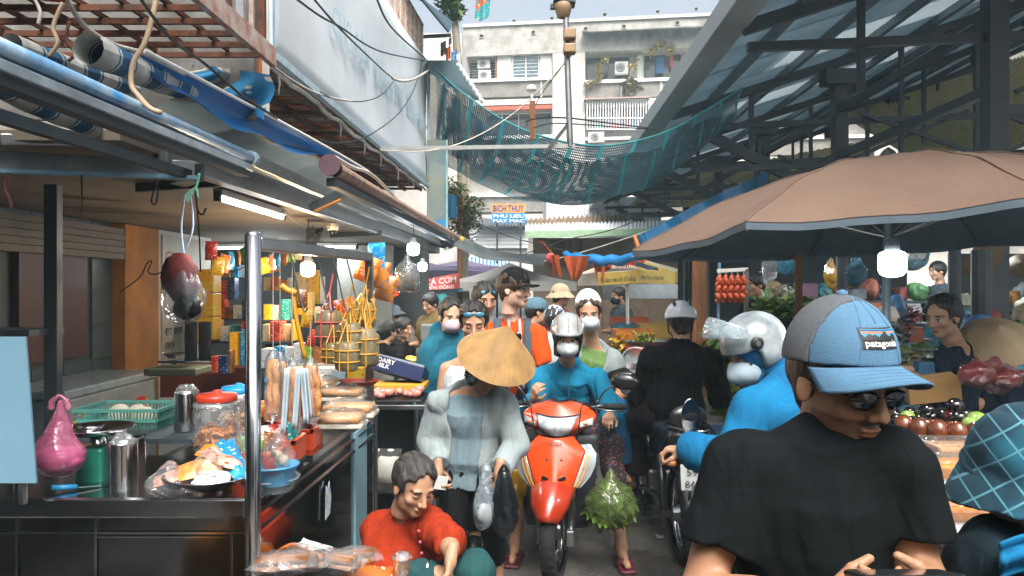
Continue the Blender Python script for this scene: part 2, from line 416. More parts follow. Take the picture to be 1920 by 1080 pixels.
  for a in range(8):
   for b in range(a+1,8):
    if abs(off[a]-off[b]).sum()!=1:continue
    m=(val[:,a]<0)!=(val[:,b]<0);t=val[m,a]/(val[m,a]-val[m,b])
    pos[m]+=off[a]+t[:,None]*(off[b]-off[a]);num[m]+=1
  v=s.lo+(cells+pos/num[:,None])*s.h
  ind=np.full(n-1,-1,np.int32);ind[tuple(cells.T)]=np.arange(len(cells));qs=[]
  for ax in range(3):
   u,w=(ax+1)%3,(ax+2)%3
   A=sg.take(range(n[ax]-1),ax);B=sg.take(range(1,n[ax]),ax);e=np.argwhere(A!=B)
   e=e[(e[:,u]>0)&(e[:,w]>0)&(e[:,u]<n[u]-1)&(e[:,w]<n[w]-1)]
   fl=A[tuple(e.T)];q=[]
   for du,dw in((-1,-1),(0,-1),(0,0),(-1,0)):
    f=e.copy();f[:,u]+=du;f[:,w]+=dw;q.append(ind[tuple(f.T)])
   q=np.stack(q,1);q[~fl]=q[~fl][:,::-1];qs.append(q)
  q=np.concatenate(qs);q=q[(q>=0).all(1)]
  return v,q
def join_np(parts):
 "[(v, q, colours)] -> one mesh's arrays"
 n=0;V,Q,K=[],[],[]
 for v,q,c in parts:
  V.append(v);Q.append(q+n);K.append(c);n+=len(v)
 return np.concatenate(V),np.concatenate(Q),np.concatenate(K)
# people
SKIN=mat('skin',(1,1,1),rough=0.46,var=0.2,scale=22,bump=0.16,bscale=220,attr='Col',spec=0.35)
HAIR=mat('black_hair','#1a1614',rough=0.42,var=0.5,scale=90,bump=0.6,bscale=240,stretch=(1,1,0.12))
HAIRB=mat('brown_hair','#3a2418',rough=0.45,var=0.5,scale=90,bump=0.6,bscale=240,stretch=(1,1,0.12))
HAIRG=mat('greying_hair','#4a4644',rough=0.5,col2='#14110f',scale=70,bump=0.6,bscale=240,stretch=(1,1,0.12))
_HC={}
def base_head(h=0.0045,fem=False):
 key=(h,fem)
 if key in _HC:return _HC[key]
 g=Grid((-0.1,-0.12,-0.15),(0.1,0.13,0.14),h)
 j=0.9 if fem else 1.0
 g.ell((0,-0.012,0.036),(0.073,0.093,0.083),k=0.0).ell((0,0.026,-0.02),(0.060*j,0.060,0.084),k=0.03)
 g.ell((0,0.052,-0.093),(0.028*j,0.026,0.022),k=0.028)
 for sx in(-1,1):
  g.ell((sx*0.042*j,0.012,-0.062),(0.017,0.036,0.032),k=0.025)
  g.ell((sx*0.042,0.058,-0.026),(0.022,0.018,0.018),k=0.02)
  g.ell((sx*0.0275,0.079,0.021),(0.022,0.010,0.008),k=0.014)
 for sx in(-1,1):g.ell((sx*0.031,0.099,0.000),(0.019,0.016,0.012),k=0.012,sub=True)
 for sx in(-1,1):g.ell((sx*0.031,0.0725,0.000),(0.0145,0.0135,0.012),k=0.004)
 g.cone((0,0.085,0.010),(0,0.105,-0.032),0.007,0.0115,k=0.012)
 for sx in(-1,1):g.ell((sx*0.0125,0.094,-0.037),(0.0085,0.010,0.008),k=0.008)
 g.ell((0,0.0815,-0.0630),(0.022,0.0095,0.0048),k=0.008).ell((0,0.080,-0.0720),(0.018,0.0095,0.0055),k=0.006)
 for sx in(-1,1):g.ell((sx*0.077,-0.010,-0.010),(0.007,0.017,0.029),np.array(rot3(12,sx*-12,sx*14)),k=0.006)
 g.cone((0,-0.022,-0.06),(0,-0.04,-0.145),0.052,0.052,k=0.03)
 v,q=g.mesh();_HC[key]=(v,q);return v,q
def head_colours(v,skin,eyes='open',lips=(0.62,0.34,0.30),beard=0.0,brow=1.0):
 c=np.tile(np.array(skin),(len(v),1));x,y,z=np.abs(v[:,0]),v[:,1],v[:,2]
 c*=(1-0.10*np.clip(1-((x-0.04)**2+(z+0.03)**2)/0.0009,0,1)*(y>0.04))[:,None]*np.array([1.0,1.0,1.0])
 lp=(((v[:,0]/0.023)**2+((z+0.0675)/0.0115)**2)<1)&(y>0.075);c[lp]=np.array(skin)*np.array((0.82,0.62,0.60))
 ml=lp&(np.abs(z+0.0675)<0.0022);c[ml]*=0.35
 nb=(np.hypot(x-0.008,(z+0.043))<0.005)&(y>0.085);c[nb]*=0.35
 if brow:
  b=(np.abs(x-0.033)<0.020)&(np.abs(z-0.020-0.003*np.cos((x-0.03)*90))<0.0042)&(y>0.05);c[b]=c[b]*(1-0.92*brow)
 ey=(((x-0.031)/0.0145)**2+((z)/0.0075)**2<1)&(y>0.065)
 if eyes=='open':
  c[ey]=(0.62,0.58,0.54);c[ey&(np.abs(x-0.031)<0.0062)]=(0.018,0.012,0.01)
  ls=(np.abs(x-0.031)<0.016)&(z>0.0045)&(z<0.0095)&(y>0.065);c[ls]=(0.03,0.022,0.02)
 else:
  ls=(np.abs(x-0.031)<0.0155)&(np.abs(z+0.0055-90*(x-0.031)**2*0.12)<0.003)&(y>0.065);c[ls]=(0.03,0.022,0.02)
 if beard:
  bd=(z<-0.045)&(y>0.0)&~lp&(z>-0.12);c[bd]=c[bd]*(1-0.55*beard)
  mu=(np.abs(z+0.051)<0.0055)&(x<0.027)&(y>0.07);c[mu]*=(1-0.8*beard)
 return c
def head_matrix(yaw,pitch=0,roll=0):
 "facing yaw degrees clockwise from +Y (180 faces the camera), pitch down positive"
 return np.array(Matrix.Rotation(R(-yaw),3,'Z')@Matrix.Rotation(R(-pitch),3,'X')@Matrix.Rotation(R(roll),3,'Y'))
_HR={}
def head_piece(kind,h=0.006):
 "hair, masks and head-wear bodies in head coordinates"
 key=(kind,h)
 if key in _HR:return _HR[key]
 g=Grid((-0.15,-0.2,-0.3),(0.15,0.17,0.2),h)
 if kind in('short','bun','pony','bob','crop','under'):
  e=0.010 if kind=='crop' else 0.016
  g.ell((0,-0.016,0.036),(0.073+e,0.093+e,0.083+e),k=0.0)
  if kind in('short','crop'):g.cone((0,-0.06,0.0),(0,-0.055,-0.05),0.055,0.045,k=0.03)
  else:g.cone((0,-0.055,0.0),(0,-0.05,-0.06),0.06,0.05,k=0.03)
  if kind=='bob':
   for sx in(-1,1):g.cone((sx*0.066,-0.015,0.02),(sx*0.06,-0.01,-0.10),0.028,0.024,k=0.02)
   g.cone((0,-0.07,0.0),(0,-0.065,-0.12),0.06,0.055,k=0.03)
  g.ell((0,0.098,-0.002 if kind in('bun','pony','under') else -0.040),(0.064 if kind!='bob' else 0.05,0.078,0.108),k=0.010,sub=True)
  if kind in('bun','pony','under'):g.box((0,0.095,-0.03),(0.13,0.062,0.09),None,0.03,0.015,True)
  for sx in(-1,1):g.ell((sx*0.085,0.012,-0.04),(0.03,0.032,0.05),k=0.01,sub=True) if kind!='bob' else None
  if kind=='bun':g.ell((0,-0.12,-0.005),(0.04,0.034,0.036),k=0.012)
  if kind=='pony':g.cone((0,-0.115,0.0),(0,-0.12,-0.2),0.03,0.012,k=0.015)
  g.folds(0.0030,85,3,(1,0.35,0.35))
 elif kind=='mask':
  g.ell((0,0.038,-0.052),(0.069,0.080,0.062),k=0).cone((0,0.07,-0.03),(0,0.112,-0.058),0.02,0.012,k=0.03)
  g.ell((0,0.02,-0.02),(0.064,0.072,0.10),k=0.002,sub=True) if False else None
  g.half((0,0.012,0),(0,-1,0.0)).half((0,0,-0.018),(0,-0.12,1)).half((0,0,-0.112),(0,0.1,-1))
  g.folds(0.0012,40,5)
 elif kind=='halfhelmet':
  g.ell((0,-0.012,0.030),(0.108,0.130,0.118),k=0).ell((0,0.095,0.035),(0.075,0.05,0.022),k=0.03)
  g.half((0,0,0.018),(0,0.05,-1)).ell((0,-0.012,0.022),(0.088,0.11,0.098),k=0.004,sub=True)
 elif kind=='openhelmet':
  g.ell((0,-0.012,0.028),(0.118,0.140,0.125),k=0)
  for sx in(-1,1):g.ell((sx*0.085,-0.035,-0.03),(0.035,0.07,0.05),k=0.03)
  g.ell((0,-0.012,0.010),(0.095,0.12,0.105),k=0.004,sub=True);g.box((0,0.12,-0.09),(0.2,0.1,0.108),None,0.02,0.01,True);g.half((0,0,-0.07),(0,-0.3,-1))
 elif kind=='hood':
  g.ell((0,-0.02,0.025),(0.100,0.115,0.110),k=0).cone((0,-0.05,-0.02),(0,-0.05,-0.16),0.10,0.12,k=0.03)
  g.ell((0,0.10,-0.03),(0.068,0.09,0.10),k=0.01,sub=True).folds(0.005,30,4)
 elif kind=='cap':
  g.ell((0,-0.012,0.030),(0.090,0.108,0.104),k=0).half((0,0,0.026),(0,0.08,-1)).ell((0,-0.012,0.022),(0.082,0.10,0.092),k=0.003,sub=True)
 elif kind=='cloche':
  g.ell((0,-0.012,0.034),(0.100,0.116,0.112),k=0).half((0,0,0.022),(0,0.1,-1)).cone((0,-0.012,0.034),(0,0.004,-0.032),0.103,0.140,k=0.006,flat=True).cone((0,-0.012,0.030),(0,0.004,-0.05),0.094,0.136,k=0.003,sub=True,flat=True).folds(0.003,26,8)
 elif kind=='bucket':
  g.ell((0,-0.012,0.030),(0.092,0.108,0.100),k=0).half((0,0,0.030),(0,0,-1))
  g.cone((0,-0.01,0.032),(0,-0.005,-0.025),0.105,0.16,k=0.01,flat=True).cone((0,-0.01,0.02),(0,-0.005,-0.04),0.095,0.15,k=0.004,sub=True,flat=True)
  g.folds(0.002,30,8)
 v,q=g.mesh();_HR[key]=(v,q);return v,q
def put_piece(name,kind,m,parent,hc,hm,sc=1.0,h=0.006):
 v,q=head_piece(kind,h);w=(v*sc)@hm.T+np.array(hc)
 return link(name,np_mesh(name,w,q),m,parent)
def hand_np(wr,f,n,ts,curl=0.5,h=0.0045,sc=1.0,spread=1.0):
 "hand: wrist, finger direction, palm normal, thumb side sign along f x n"
 f=np.array(f,float);f/=np.linalg.norm(f);n=np.array(n,float);n-=f*n.dot(f);n/=np.linalg.norm(n);s=np.cross(f,n);wr=np.array(wr,float)
 g=Grid(wr-0.21*sc,wr+0.21*sc,h);F=np.stack([s,f,n],1)
 g.ell(wr+f*0.048*sc,np.array((0.041,0.054,0.0165))*sc,F,k=0.0).cone(wr-f*0.035,wr+f*0.02,0.026*sc,0.025*sc,k=0.02)
 for i,(x,L) in enumerate(((-0.029,0.062),(-0.010,0.076),(0.010,0.080),(0.029,0.072))):
  x=-x*ts*-1;p=wr+(f*(0.085-abs(x)*0.25)+s*x*ts*ts)*sc;d=f+s*x*3.0*spread*(1-curl);d/=np.linalg.norm(d);a=0
  cc=curl*(1+0.12*math.sin(i*2.1))
  for seg,(fr,da) in enumerate(((0.45,62),(0.32,72),(0.23,44))):
   a+=R(da)*cc;e=d*math.cos(a)+n*math.sin(a);p2=p+e*L*fr*sc
   r=(0.0098,0.0088,0.0078,0.0066);g.cone(p,p2,r[seg]*sc,r[seg+1]*sc,k=0.003 if seg else 0.008);p=p2
 p=wr+(f*0.022+s*ts*0.024+n*0.006)*sc;d1=f*0.62+s*ts*0.62+n*(0.25+0.3*curl);d1/=np.linalg.norm(d1);p2=p+d1*0.045*sc
 d2=f*0.8+s*ts*(0.45-0.6*curl)+n*(0.2+0.5*curl);d2/=np.linalg.norm(d2)
 g.cone(p,p2,0.0145*sc,0.0105*sc,k=0.012).cone(p2,p2+d2*0.035*sc,0.0105*sc,0.0078*sc,k=0.003)
 return g.mesh()
TORSO=[(-0.10,0.150,0.100),(0.06,0.172,0.120),(0.20,0.165,0.112),(0.40,0.145,0.100),(0.60,0.160,0.112),(0.78,0.172,0.108),(0.90,0.150,0.085),(0.97,0.09,0.066),(1.05,0.055,0.055)]
TORSOF=[(-0.10,0.155,0.105),(0.06,0.178,0.125),(0.20,0.168,0.115),(0.40,0.138,0.100),(0.60,0.148,0.120),(0.72,0.152,0.122),(0.84,0.150,0.092),(0.93,0.115,0.07),(1.0,0.06,0.055),(1.05,0.05,0.05)]
def V3(*a):return np.array(a,float)
def _along(a,e,w,t):
 a,e,w=V3(*a),V3(*e),V3(*w)
 return a+(e-a)*(t/0.5) if t<=0.5 else e+(w-e)*((t-0.5)/0.5)
def person(label,pel,neck,arms,legs,head,skin,top=None,bottom=None,hair=None,fem=False,res=0.010,hres=0.006,sc=1.0,wide=1.0,deep=1.0,bend=0.0,shoes=None,group=None,hands=True,eyes='open',beard=0.0,toph=None,extra=None,hairm=None,name='person',headsc=1.0,cat='person'):
 "arms: [(shoulder, elbow, wrist, hand or None)], legs: [(hip, knee, ankle, toe)]; head: (centre, yaw, pitch, roll)"
 pel,neck=V3(*pel),V3(*neck);skin=np.array(C(skin) if isinstance(skin,str) else skin)
 feet=min([l[2][2] for l in legs]) if legs else pel[2]
 root=thing(name,label,cat,(float(pel[0]),float(pel[1]),max(0.0,float(feet)-0.06)),group)
 side=V3(*arms[1][0])-V3(*arms[0][0]) if len(arms)>1 else V3(1,0,0)
 tab=[(t,a*sc*wide,b*sc*deep) for t,a,b in(TORSOF if fem else TORSO)]
 hc,yw,pt,rl=head;hc=V3(*hc);hm=head_matrix(yw,pt,rl)
 pts=[pel,neck,hc]+[V3(*p) for a in arms for p in a[:3]]+[V3(*p) for l in legs for p in l[:4]]
 lo,hi=np.min(pts,0)-0.24,np.max(pts,0)+0.24
# the body
 g=Grid(lo,hi,res if res<0.0078 else res*1.35);g.loft(pel,neck,side,tab,bend,k=0.0)
 g.cone(neck-(neck-pel)/np.linalg.norm(neck-pel)*0.03,hc+hm@V3(0,-0.035,-0.10)*headsc,0.062*sc,0.052*sc,k=0.03)
 for a in arms:
  s_,e_,w_=[V3(*p) for p in a[:3]]
  g.cone(s_,e_,0.049*sc,0.040*sc,k=0.015).cone(e_,w_,0.041*sc,0.027*sc,k=0.015).cone(neck,s_,0.045*sc,0.040*sc,k=0.015)
  m_=e_+(w_-e_)*0.28;g.cone(e_+(w_-e_)*0.05,m_+(w_-e_)*0.2,0.041*sc,0.038*sc,k=0.02)
 for l in legs:
  h_,k_,a_,t_=[V3(*p) for p in l[:4]]
  g.cone(h_,k_,0.086*sc,0.058*sc,k=0.04).cone(k_,a_,0.056*sc,0.036*sc,k=0.02).cone(k_+(a_-k_)*0.15,k_+(a_-k_)*0.5,0.056*sc,0.048*sc,k=0.03)
  heel=a_+V3(0,0,-0.045)-(t_-a_)*0.18;g.cone(heel,t_,0.034*sc,0.022*sc,k=0.03).cone(a_,heel,0.036*sc,0.034*sc,k=0.02)
 parts=[];v,q=g.mesh();parts.append((v,q,np.tile(skin,(len(v),1))))
 hv,hq=base_head(0.0034 if hres<0.004 else 0.0048 if hres<0.0065 else 0.0075,fem)
 parts.append(((hv*headsc)@hm.T+hc,hq,head_colours(hv,skin,eyes,beard=beard)))
 if hands:
  for a in arms:
   if a[3] is None:continue
   f,n,ts,cu=a[3];v,q=hand_np(a[2],f,n,ts,cu,0.0035 if hres<0.004 else 0.0055,sc=0.97*sc);parts.append((v,q,np.tile(skin*0.97,(len(v),1))))
 v,q,c=join_np(parts);link('body',np_mesh('body',v,q,True,c),SKIN,root)
# clothes
 for tp in([] if top is None else top if isinstance(top,list) else [top]):
  g=Grid(lo,hi,res*tp.get('r',0.9));of=tp.get('off',0.016);tt=tp.get('table')
  tb=[(t,a*sc*wide,b*sc*deep) for t,a,b in tt] if tt else tab
  hem=tp.get('hem',-0.12)
  if hem<tb[0][0]:tb=[(hem-0.01,tb[0][1]*tp.get('flare',1.04),tb[0][2]*tp.get('flare',1.04))]+tb
  g.loft(pel,neck,side,tb,bend,of,k=0.0,tmin=hem,tmax=tp.get('neck',0.985))
  sl=tp.get('sleeve',0.28)
  if tp.get('yoke',sl>0):
   for a in arms:g.cone(neck-(neck-pel)*0.03,V3(*a[0]),0.046*sc+of,0.042*sc+of,k=0.03)
  if sl>0:
   for a in arms:
    s_,e_,w_=[V3(*p) for p in a[:3]];fo=of*tp.get('arm',1.0);cut=tp.get('cuff',0.0)
    if sl<=0.5:
     g.cone(s_,_along(s_,e_,w_,sl),0.052*sc+fo,0.050*sc+fo*1.3,k=tp.get('ks',0.05),flat='end')
    else:
     g.cone(s_,e_,0.052*sc+fo,0.043*sc+fo,k=0.05).cone(e_,_along(s_,e_,w_,sl),0.044*sc+fo,0.031*sc+fo+cut,k=0.02,flat='end')
  if tp.get('hood'):
   hd=hc+hm@V3(0,-0.10,-0.15);g.ell(hd,(0.12,0.075,0.07),np.array(hm),k=0.04)
  if tp.get('collar'):
   g.cone(neck-(neck-pel)*0.06,neck+(hc-neck)*0.22,0.078,0.07,k=0.02,flat=True)
  vn=tp.get('open')
  if vn:
   az=(neck-pel)/np.linalg.norm(neck-pel);sd=side-az*side.dot(az);sd/=np.linalg.norm(sd);fw=np.cross(az,sd)*vn[1]
   c=(pel+neck)/2+fw*0.2+az*0.05;g.box(c,(vn[0],0.17,0.6),np.stack([sd,fw,az],1),0.01,0.01,True)
  if tp.get('vneck'):
   nk=neck+hm@V3(0,0.085,-0.0)*0.9;g.ell(nk-(neck-pel)*0.03,tp['vneck'],None,0.01,True)
  g.folds(tp.get('folds',0.005)*1.35,tp.get('freq',17),len(label)*7%97+1,tp.get('aniso',(1,1,0.5)))
  v,q=g.mesh();link(tp.get('name','shirt'),np_mesh('shirt',v,q),tp['mat'],root)
 if bottom is not None:
  g=Grid(lo,hi,res*1.3);of=bottom.get('off',0.014);ln=bottom.get('len',0.95)
  g.loft(pel,neck,side,tab,bend,0.005,k=0.0,tmin=-0.12,tmax=bottom.get('waist',0.14))
  for l in legs:
   h_,k_,a_=[V3(*p) for p in l[:3]]
   g.cone(h_,k_,0.088*sc+of,0.062*sc+of,k=0.05)
   if ln>0.5:g.cone(k_,_along(h_,k_,a_,ln),0.060*sc+of,(0.044+bottom.get('flare',0.0))*sc+of,k=0.02,flat='end')
  g.folds(bottom.get('folds',0.005),16,len(label)*5%89+3)
  v,q=g.mesh();link(bottom.get('name','trousers'),np_mesh('trousers',v,q),bottom['mat'],root)
 if shoes is not None:
  for l in legs:
   a_,t_=V3(*l[2]),V3(*l[3]);g=Grid(np.minimum(a_,t_)-0.14,np.maximum(a_,t_)+0.12,0.011);d=t_-a_;d[2]=0;d/=np.linalg.norm(d)
   heel=V3(a_[0],a_[1],t_[2])-d*0.05;s_=np.cross(d,V3(0,0,1));Fm=np.stack([s_,d,V3(0,0,1)],1);mid=(heel+t_)/2;ln_=np.linalg.norm(t_-heel)/2+0.03
   if shoes[1]=='sandal':
    g.box(mid+V3(0,0,-0.028),(0.046,ln_,0.012),Fm,0.01,0.0);g.ell(mid+d*ln_*0.35+V3(0,0,-0.005),(0.052,0.045,0.034),Fm,0.0);g.ell(mid+d*ln_*0.3+V3(0,0,-0.02),(0.036,0.2,0.034),Fm,0.003,True)
    g.box(mid+V3(0,0,-0.03),(0.046,ln_,0.012),Fm,0.01,0.004)
   else:
    g.ell(mid+V3(0,0,0.0),(0.047,ln_,0.05),Fm,0.0);g.cone(heel+V3(0,0,0.0),heel+d*0.02+V3(0,0,0.06),0.045,0.045,0.02);g.half((0,0,float(t_[2])-0.03),(0,0,-1))
   v,q=g.mesh();link('sandal' if shoes[1]=='sandal' else 'shoe',np_mesh('shoe',v,q),shoes[0],root)
 if hair:put_piece('hair',hair,hairm or HAIR,root,hc,hm,headsc,max(hres,0.0058) if hres<0.0065 else 0.010)
 root['hc']=[float(x) for x in hc]
 return root,hc,hm
def strands(root,hc,hm,m,n=260,seed=1,sc=1.0,tgt=(0,-0.12,-0.005),front=True):
 rg_=random.Random(seed);mb=MB();ce=V3(0,-0.016,0.036);ra=V3(0.0905,0.1105,0.1005)
 for _ in range(n):
  a,e=rg_.uniform(0,6.2832),rg_.uniform(0.0,1.45);p=V3(math.cos(a)*math.cos(e),math.sin(a)*math.cos(e),math.sin(e));p=ce+p*ra
  if p[1]>0.045 and p[2]<0.088:continue
  pts=[]
  for k in range(5):
   u=(p-ce)/ra;p=ce+u/np.linalg.norm(u)*ra*(1.0+0.012*rg_.random());pts.append(H(hc,hm,*(p*sc)));d=V3(*tgt)-p+0.02*V3(rg_.uniform(-1,1),0,rg_.uniform(-1,1));p=p+d/np.linalg.norm(d)*0.016
  mb.tube(pts,[0.0004,0.0011,0.0012,0.001,0.0004],4,False)
 return tag(mb.build('hair_strands',m,root),kind='stuff')
def H(hc,hm,x,y,z):return Vector(V3(*hc)+hm@V3(x,y,z))
def cap_brim(root,hc,hm,m,name='brim',r=0.092,ln=0.075,droop=0.014,width=1.15,z=0.030):
 mb=MB()
 def fn(u,v):
  a=lerp(-width,width,u);rr=r+ln*v*math.cos(a*0.9)**0.7
  return H(hc,hm,math.sin(a)*(r*0.93+ln*v*0.25),-0.006+math.cos(a)*(0.102+0.0)+ln*v*max(0.0,math.cos(a*0.85)),z-droop*v-0.035*(math.sin(a)**2)*(0.3+v))
 mb.sheet(fn,18,6);return mb.build(name,m,root,smooth=True,solid=0.004)
def simple_stand(x,y,yaw,Hh=1.6,arm='down',lean=0.0):
 "joints of a standing figure"
 k=Hh/1.7;f=V3(math.sin(R(yaw)),math.cos(R(yaw)),0);s=V3(math.cos(R(yaw)),-math.sin(R(yaw)),0);b=V3(x,y,0)
 pel=b+V3(0,0,0.86*k);neck=b+f*lean+V3(0,0,1.43*k-lean*0.3);up=neck-V3(0,0,0.085)
 A=[]
 for sg in(-1,1):
  sh=up+s*sg*0.17*k
  if arm=='down':el=sh+s*sg*0.05-V3(0,0,0.28*k)-f*0.02;wr=el+f*0.06-V3(0,0,0.24*k);hd=(f*0.2-V3(0,0,1),-s*sg,sg,0.35)
  elif arm=='bent':el=sh+s*sg*0.05-V3(0,0,0.27*k);wr=el+f*0.21-s*sg*0.05+V3(0,0,0.02);hd=(f-s*sg*0.3,-s*sg*0.6-V3(0,0,0.5),sg,0.5)
  else:el=sh+f*0.15-V3(0,0,0.22*k)+s*sg*0.04;wr=el+f*0.17+V3(0,0,0.08)-s*sg*0.08;hd=(f+V3(0,0,0.2),-V3(0,0,1),sg,0.5)
  A.append((sh,el,wr,hd))
 Lg=[]
 for sg in(-1,1):
  hp=pel+s*sg*0.09*k-V3(0,0,0.02);kn=b+s*sg*0.09+f*0.02+V3(0,0,0.47*k);an=b+s*sg*0.09-f*0.02+V3(0,0,0.08);Lg.append((hp,kn,an,an+f*0.16-V3(0,0,0.05)))
 hc=neck+f*(0.05+lean*0.25)+V3(0,0,0.165*k)
 return pel,neck,A,Lg,hc
def simple_sit(x,y,yaw,seat=0.45,k=1.0,lean=0.05,arm='bent',spread=0.1):
 f=V3(math.sin(R(yaw)),math.cos(R(yaw)),0);s=V3(math.cos(R(yaw)),-math.sin(R(yaw)),0);b=V3(x,y,seat)
 pel=b+V3(0,0,0.09);neck=b+f*lean+V3(0,0,0.62*k);up=neck-V3(0,0,0.085);A,Lg=[],[]
 for sg in(-1,1):
  sh=up+s*sg*0.17*k;el=sh+s*sg*0.04-V3(0,0,0.26*k)+f*0.06;wr=el+f*0.2-s*sg*0.06-V3(0,0,0.02)
  A.append((sh,el,wr,(f-s*sg*0.3,-s*sg*0.4-V3(0,0,0.7),sg,0.5)))
  hp=pel+s*sg*0.09;kn=hp+f*0.40+s*sg*spread;an=V3(kn[0],kn[1],0.08)+f*0.03;Lg.append((hp,kn,an,an+f*0.16-V3(0,0,0.05)))
 return pel,neck,A,Lg,neck+f*(0.05+0.2*lean)+V3(0,0,0.165*k)
# shared materials of the place
M_CONC=mat('weathered_concrete','#b9b7b2',rough=0.85,col2='#8f8c86',scale=2.2,bump=0.25,bscale=30,dirt=0.55)
M_WALL=mat('pale_render','#d6d3cd',rough=0.85,col2='#b5b0a7',scale=1.4,bump=0.15,bscale=40,dirt=0.35)
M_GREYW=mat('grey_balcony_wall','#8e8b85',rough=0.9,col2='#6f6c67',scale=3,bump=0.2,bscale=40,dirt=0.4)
M_WHITE=mat('white_paint','#dcdcd8',rough=0.6,var=0.15,scale=6,dirt=0.2)
M_STEEL=mat('stainless_steel','#b8babc',rough=0.16,metal=1.0,var=0.12,scale=5,bump=0.05,bscale=9)
M_STEELD=mat('dull_steel','#8d9092',rough=0.35,metal=1.0,var=0.25,scale=9,bump=0.05,bscale=20)
M_ALU=mat('aluminium','#9ba1a5',rough=0.4,metal=0.9,var=0.3,scale=7,stretch=(1,0.2,1),dirt=0.3)
M_RUST=mat('rusty_iron','#6b3a22',rough=0.85,col2='#2e1d16',scale=14,bump=0.4,bscale=60)
M_RUSTP=mat('rust_through_paint','#8a4a2a',rough=0.8,col2='#b9b4ad',scale=10,bump=0.3,bscale=50)
M_DARKM=mat('dark_painted_steel','#2a353c',rough=0.55,var=0.4,scale=6,bump=0.1)
M_BLACK=mat('black_plastic','#111315',rough=0.4,var=0.3)
M_CABLE=mat('black_cable','#15181a',rough=0.6,var=0.2)
M_CABLEW=mat('white_cable','#b7b2a8',rough=0.7,var=0.3,scale=20)
M_GLASSD=mat('dark_window_glass','#1b2226',rough=0.08,var=0.4,scale=0.6,spec=0.8)
M_GLASSB=mat('curtained_window_glass','#5f7a86',rough=0.15,col2='#2b3a42',scale=3,spec=0.7,stretch=(1,1,3))
M_AC=mat('air_conditioner_white','#c9c9c4',rough=0.6,var=0.15,dirt=0.3)
M_WOOD=mat('weathered_wood','#8a5b35',rough=0.8,col2='#53351f',scale=12,bump=0.3,stretch=(1,1,0.15))
M_ORWOOD=mat('orange_wood_slat','#c87a3e',rough=0.75,col2='#94542a',scale=9,bump=0.3,bscale=40)
M_LEAF=mat('green_leaf','#4e6b2a',rough=0.55,col2='#2c4419',scale=30,spec=0.4,translucent=0.25)
M_LEAFY=mat('yellow_flower','#c8a52c',rough=0.6,col2='#6c7a2e',scale=40,translucent=0.25)
M_PINKFL=mat('pink_flower','#b0606c',rough=0.6,col2='#7c4a3c',scale=40,translucent=0.25)
# wet ground
def wet_ground():
 m=bpy.data.materials.new('wet_alley_concrete');m.use_nodes=True;nt=m.node_tree;b=nt.nodes['Principled BSDF'];L=nt.links.new
 tc=_n(nt,'ShaderNodeTexCoord');n1=_n(nt,'ShaderNodeTexNoise');n1.inputs['Scale'].default_value=1.8;n1.inputs['Detail'].default_value=9;L(tc.outputs['Object'],n1.inputs['Vector'])
 n2=_n(nt,'ShaderNodeTexNoise');n2.inputs['Scale'].default_value=45;n2.inputs['Detail'].default_value=4;L(tc.outputs['Object'],n2.inputs['Vector'])
 rp=_n(nt,'ShaderNodeValToRGB');e=rp.color_ramp.elements;e[0].position=0.35;e[0].color=(*C('#3d3b38'),1);e[1].position=0.68;e[1].color=(*C('#6f6c68'),1);L(n1.outputs['Fac'],rp.inputs['Fac'])
 mx=_n(nt,'ShaderNodeMix',data_type='RGBA',blend_type='MULTIPLY');mx.inputs[0].default_value=0.5;L(rp.outputs[0],mx.inputs[6]);L(n2.outputs['Color'],mx.inputs[7]);L(mx.outputs[2],b.inputs['Base Color'])
 rr=_n(nt,'ShaderNodeMapRange');rr.inputs['From Min'].default_value=0.38;rr.inputs['From Max'].default_value=0.62;rr.inputs['To Min'].default_value=0.12;rr.inputs['To Max'].default_value=0.65;L(n1.outputs['Fac'],rr.inputs['Value']);L(rr.outputs[0],b.inputs['Roughness'])
 bp=_n(nt,'ShaderNodeBump');bp.inputs['Strength'].default_value=0.35;bp.inputs['Distance'].default_value=0.02;L(n2.outputs['Fac'],bp.inputs['Height']);L(bp.outputs[0],b.inputs['Normal'])
 return m
MB().sheet(lambda u,v:(lerp(-60,60,u),lerp(-20,120,v),0.0),12,14).build('ground',wet_ground(),kind='structure',base=(0,0,0))
# far apartment block: facade plane, right end nearer
class Wall:
 "vertical facade through a with direction u; maps photograph pixels onto it"
 def __init__(s,a,b):
  s.a=Vector((a[0],a[1],0));s.u=(Vector((b[0],b[1],0))-s.a).normalized();s.n=Vector((s.u.y,-s.u.x,0))
  if s.n.y>0:s.n=-s.n
 def uz(s,px,py):
  r=Vector(((px-960)/FPX,1,0));c=Vector((s.n.x,s.n.y,0));t=s.a.dot(c)/r.dot(c)
  return(r*t-s.a).dot(s.u),CAM_Z-(py-540)/FPX*t
 def at(s,u,z,out=0.0):return s.a+s.u*u+Vector((0,0,z))+s.n*out
 def slab(s,mb,u0,u1,z0,z1,d0,d1):
  "box between depths d0 (back) and d1 (front, towards the viewer)"
  c=s.at((u0+u1)/2,(z0+z1)/2,(d0+d1)/2);rm=Matrix((s.u,-s.n,(0,0,1))).transposed()
  return mb.box(c,(abs(u1-u0),abs(d1-d0),abs(z1-z0)),rm)
 def px(s,mb,x0,x1,y0,y1,d0,d1):
  u0,z1=s.uz(x0,y0);u1,_=s.uz(x1,y0);um,_=s.uz((x0+x1)/2,y0);_,z0=s.uz((x0+x1)/2,y1);_,z1=s.uz((x0+x1)/2,y0)
  return s.slab(mb,u0,u1,z0,z1,d0,d1)
FW=Wall((-2.9,42.3),(30.0,38.0))
apt=thing('apartment_building','long weathered concrete apartment block with balconies behind the market roofs','building',FW.at(14,0,-4))
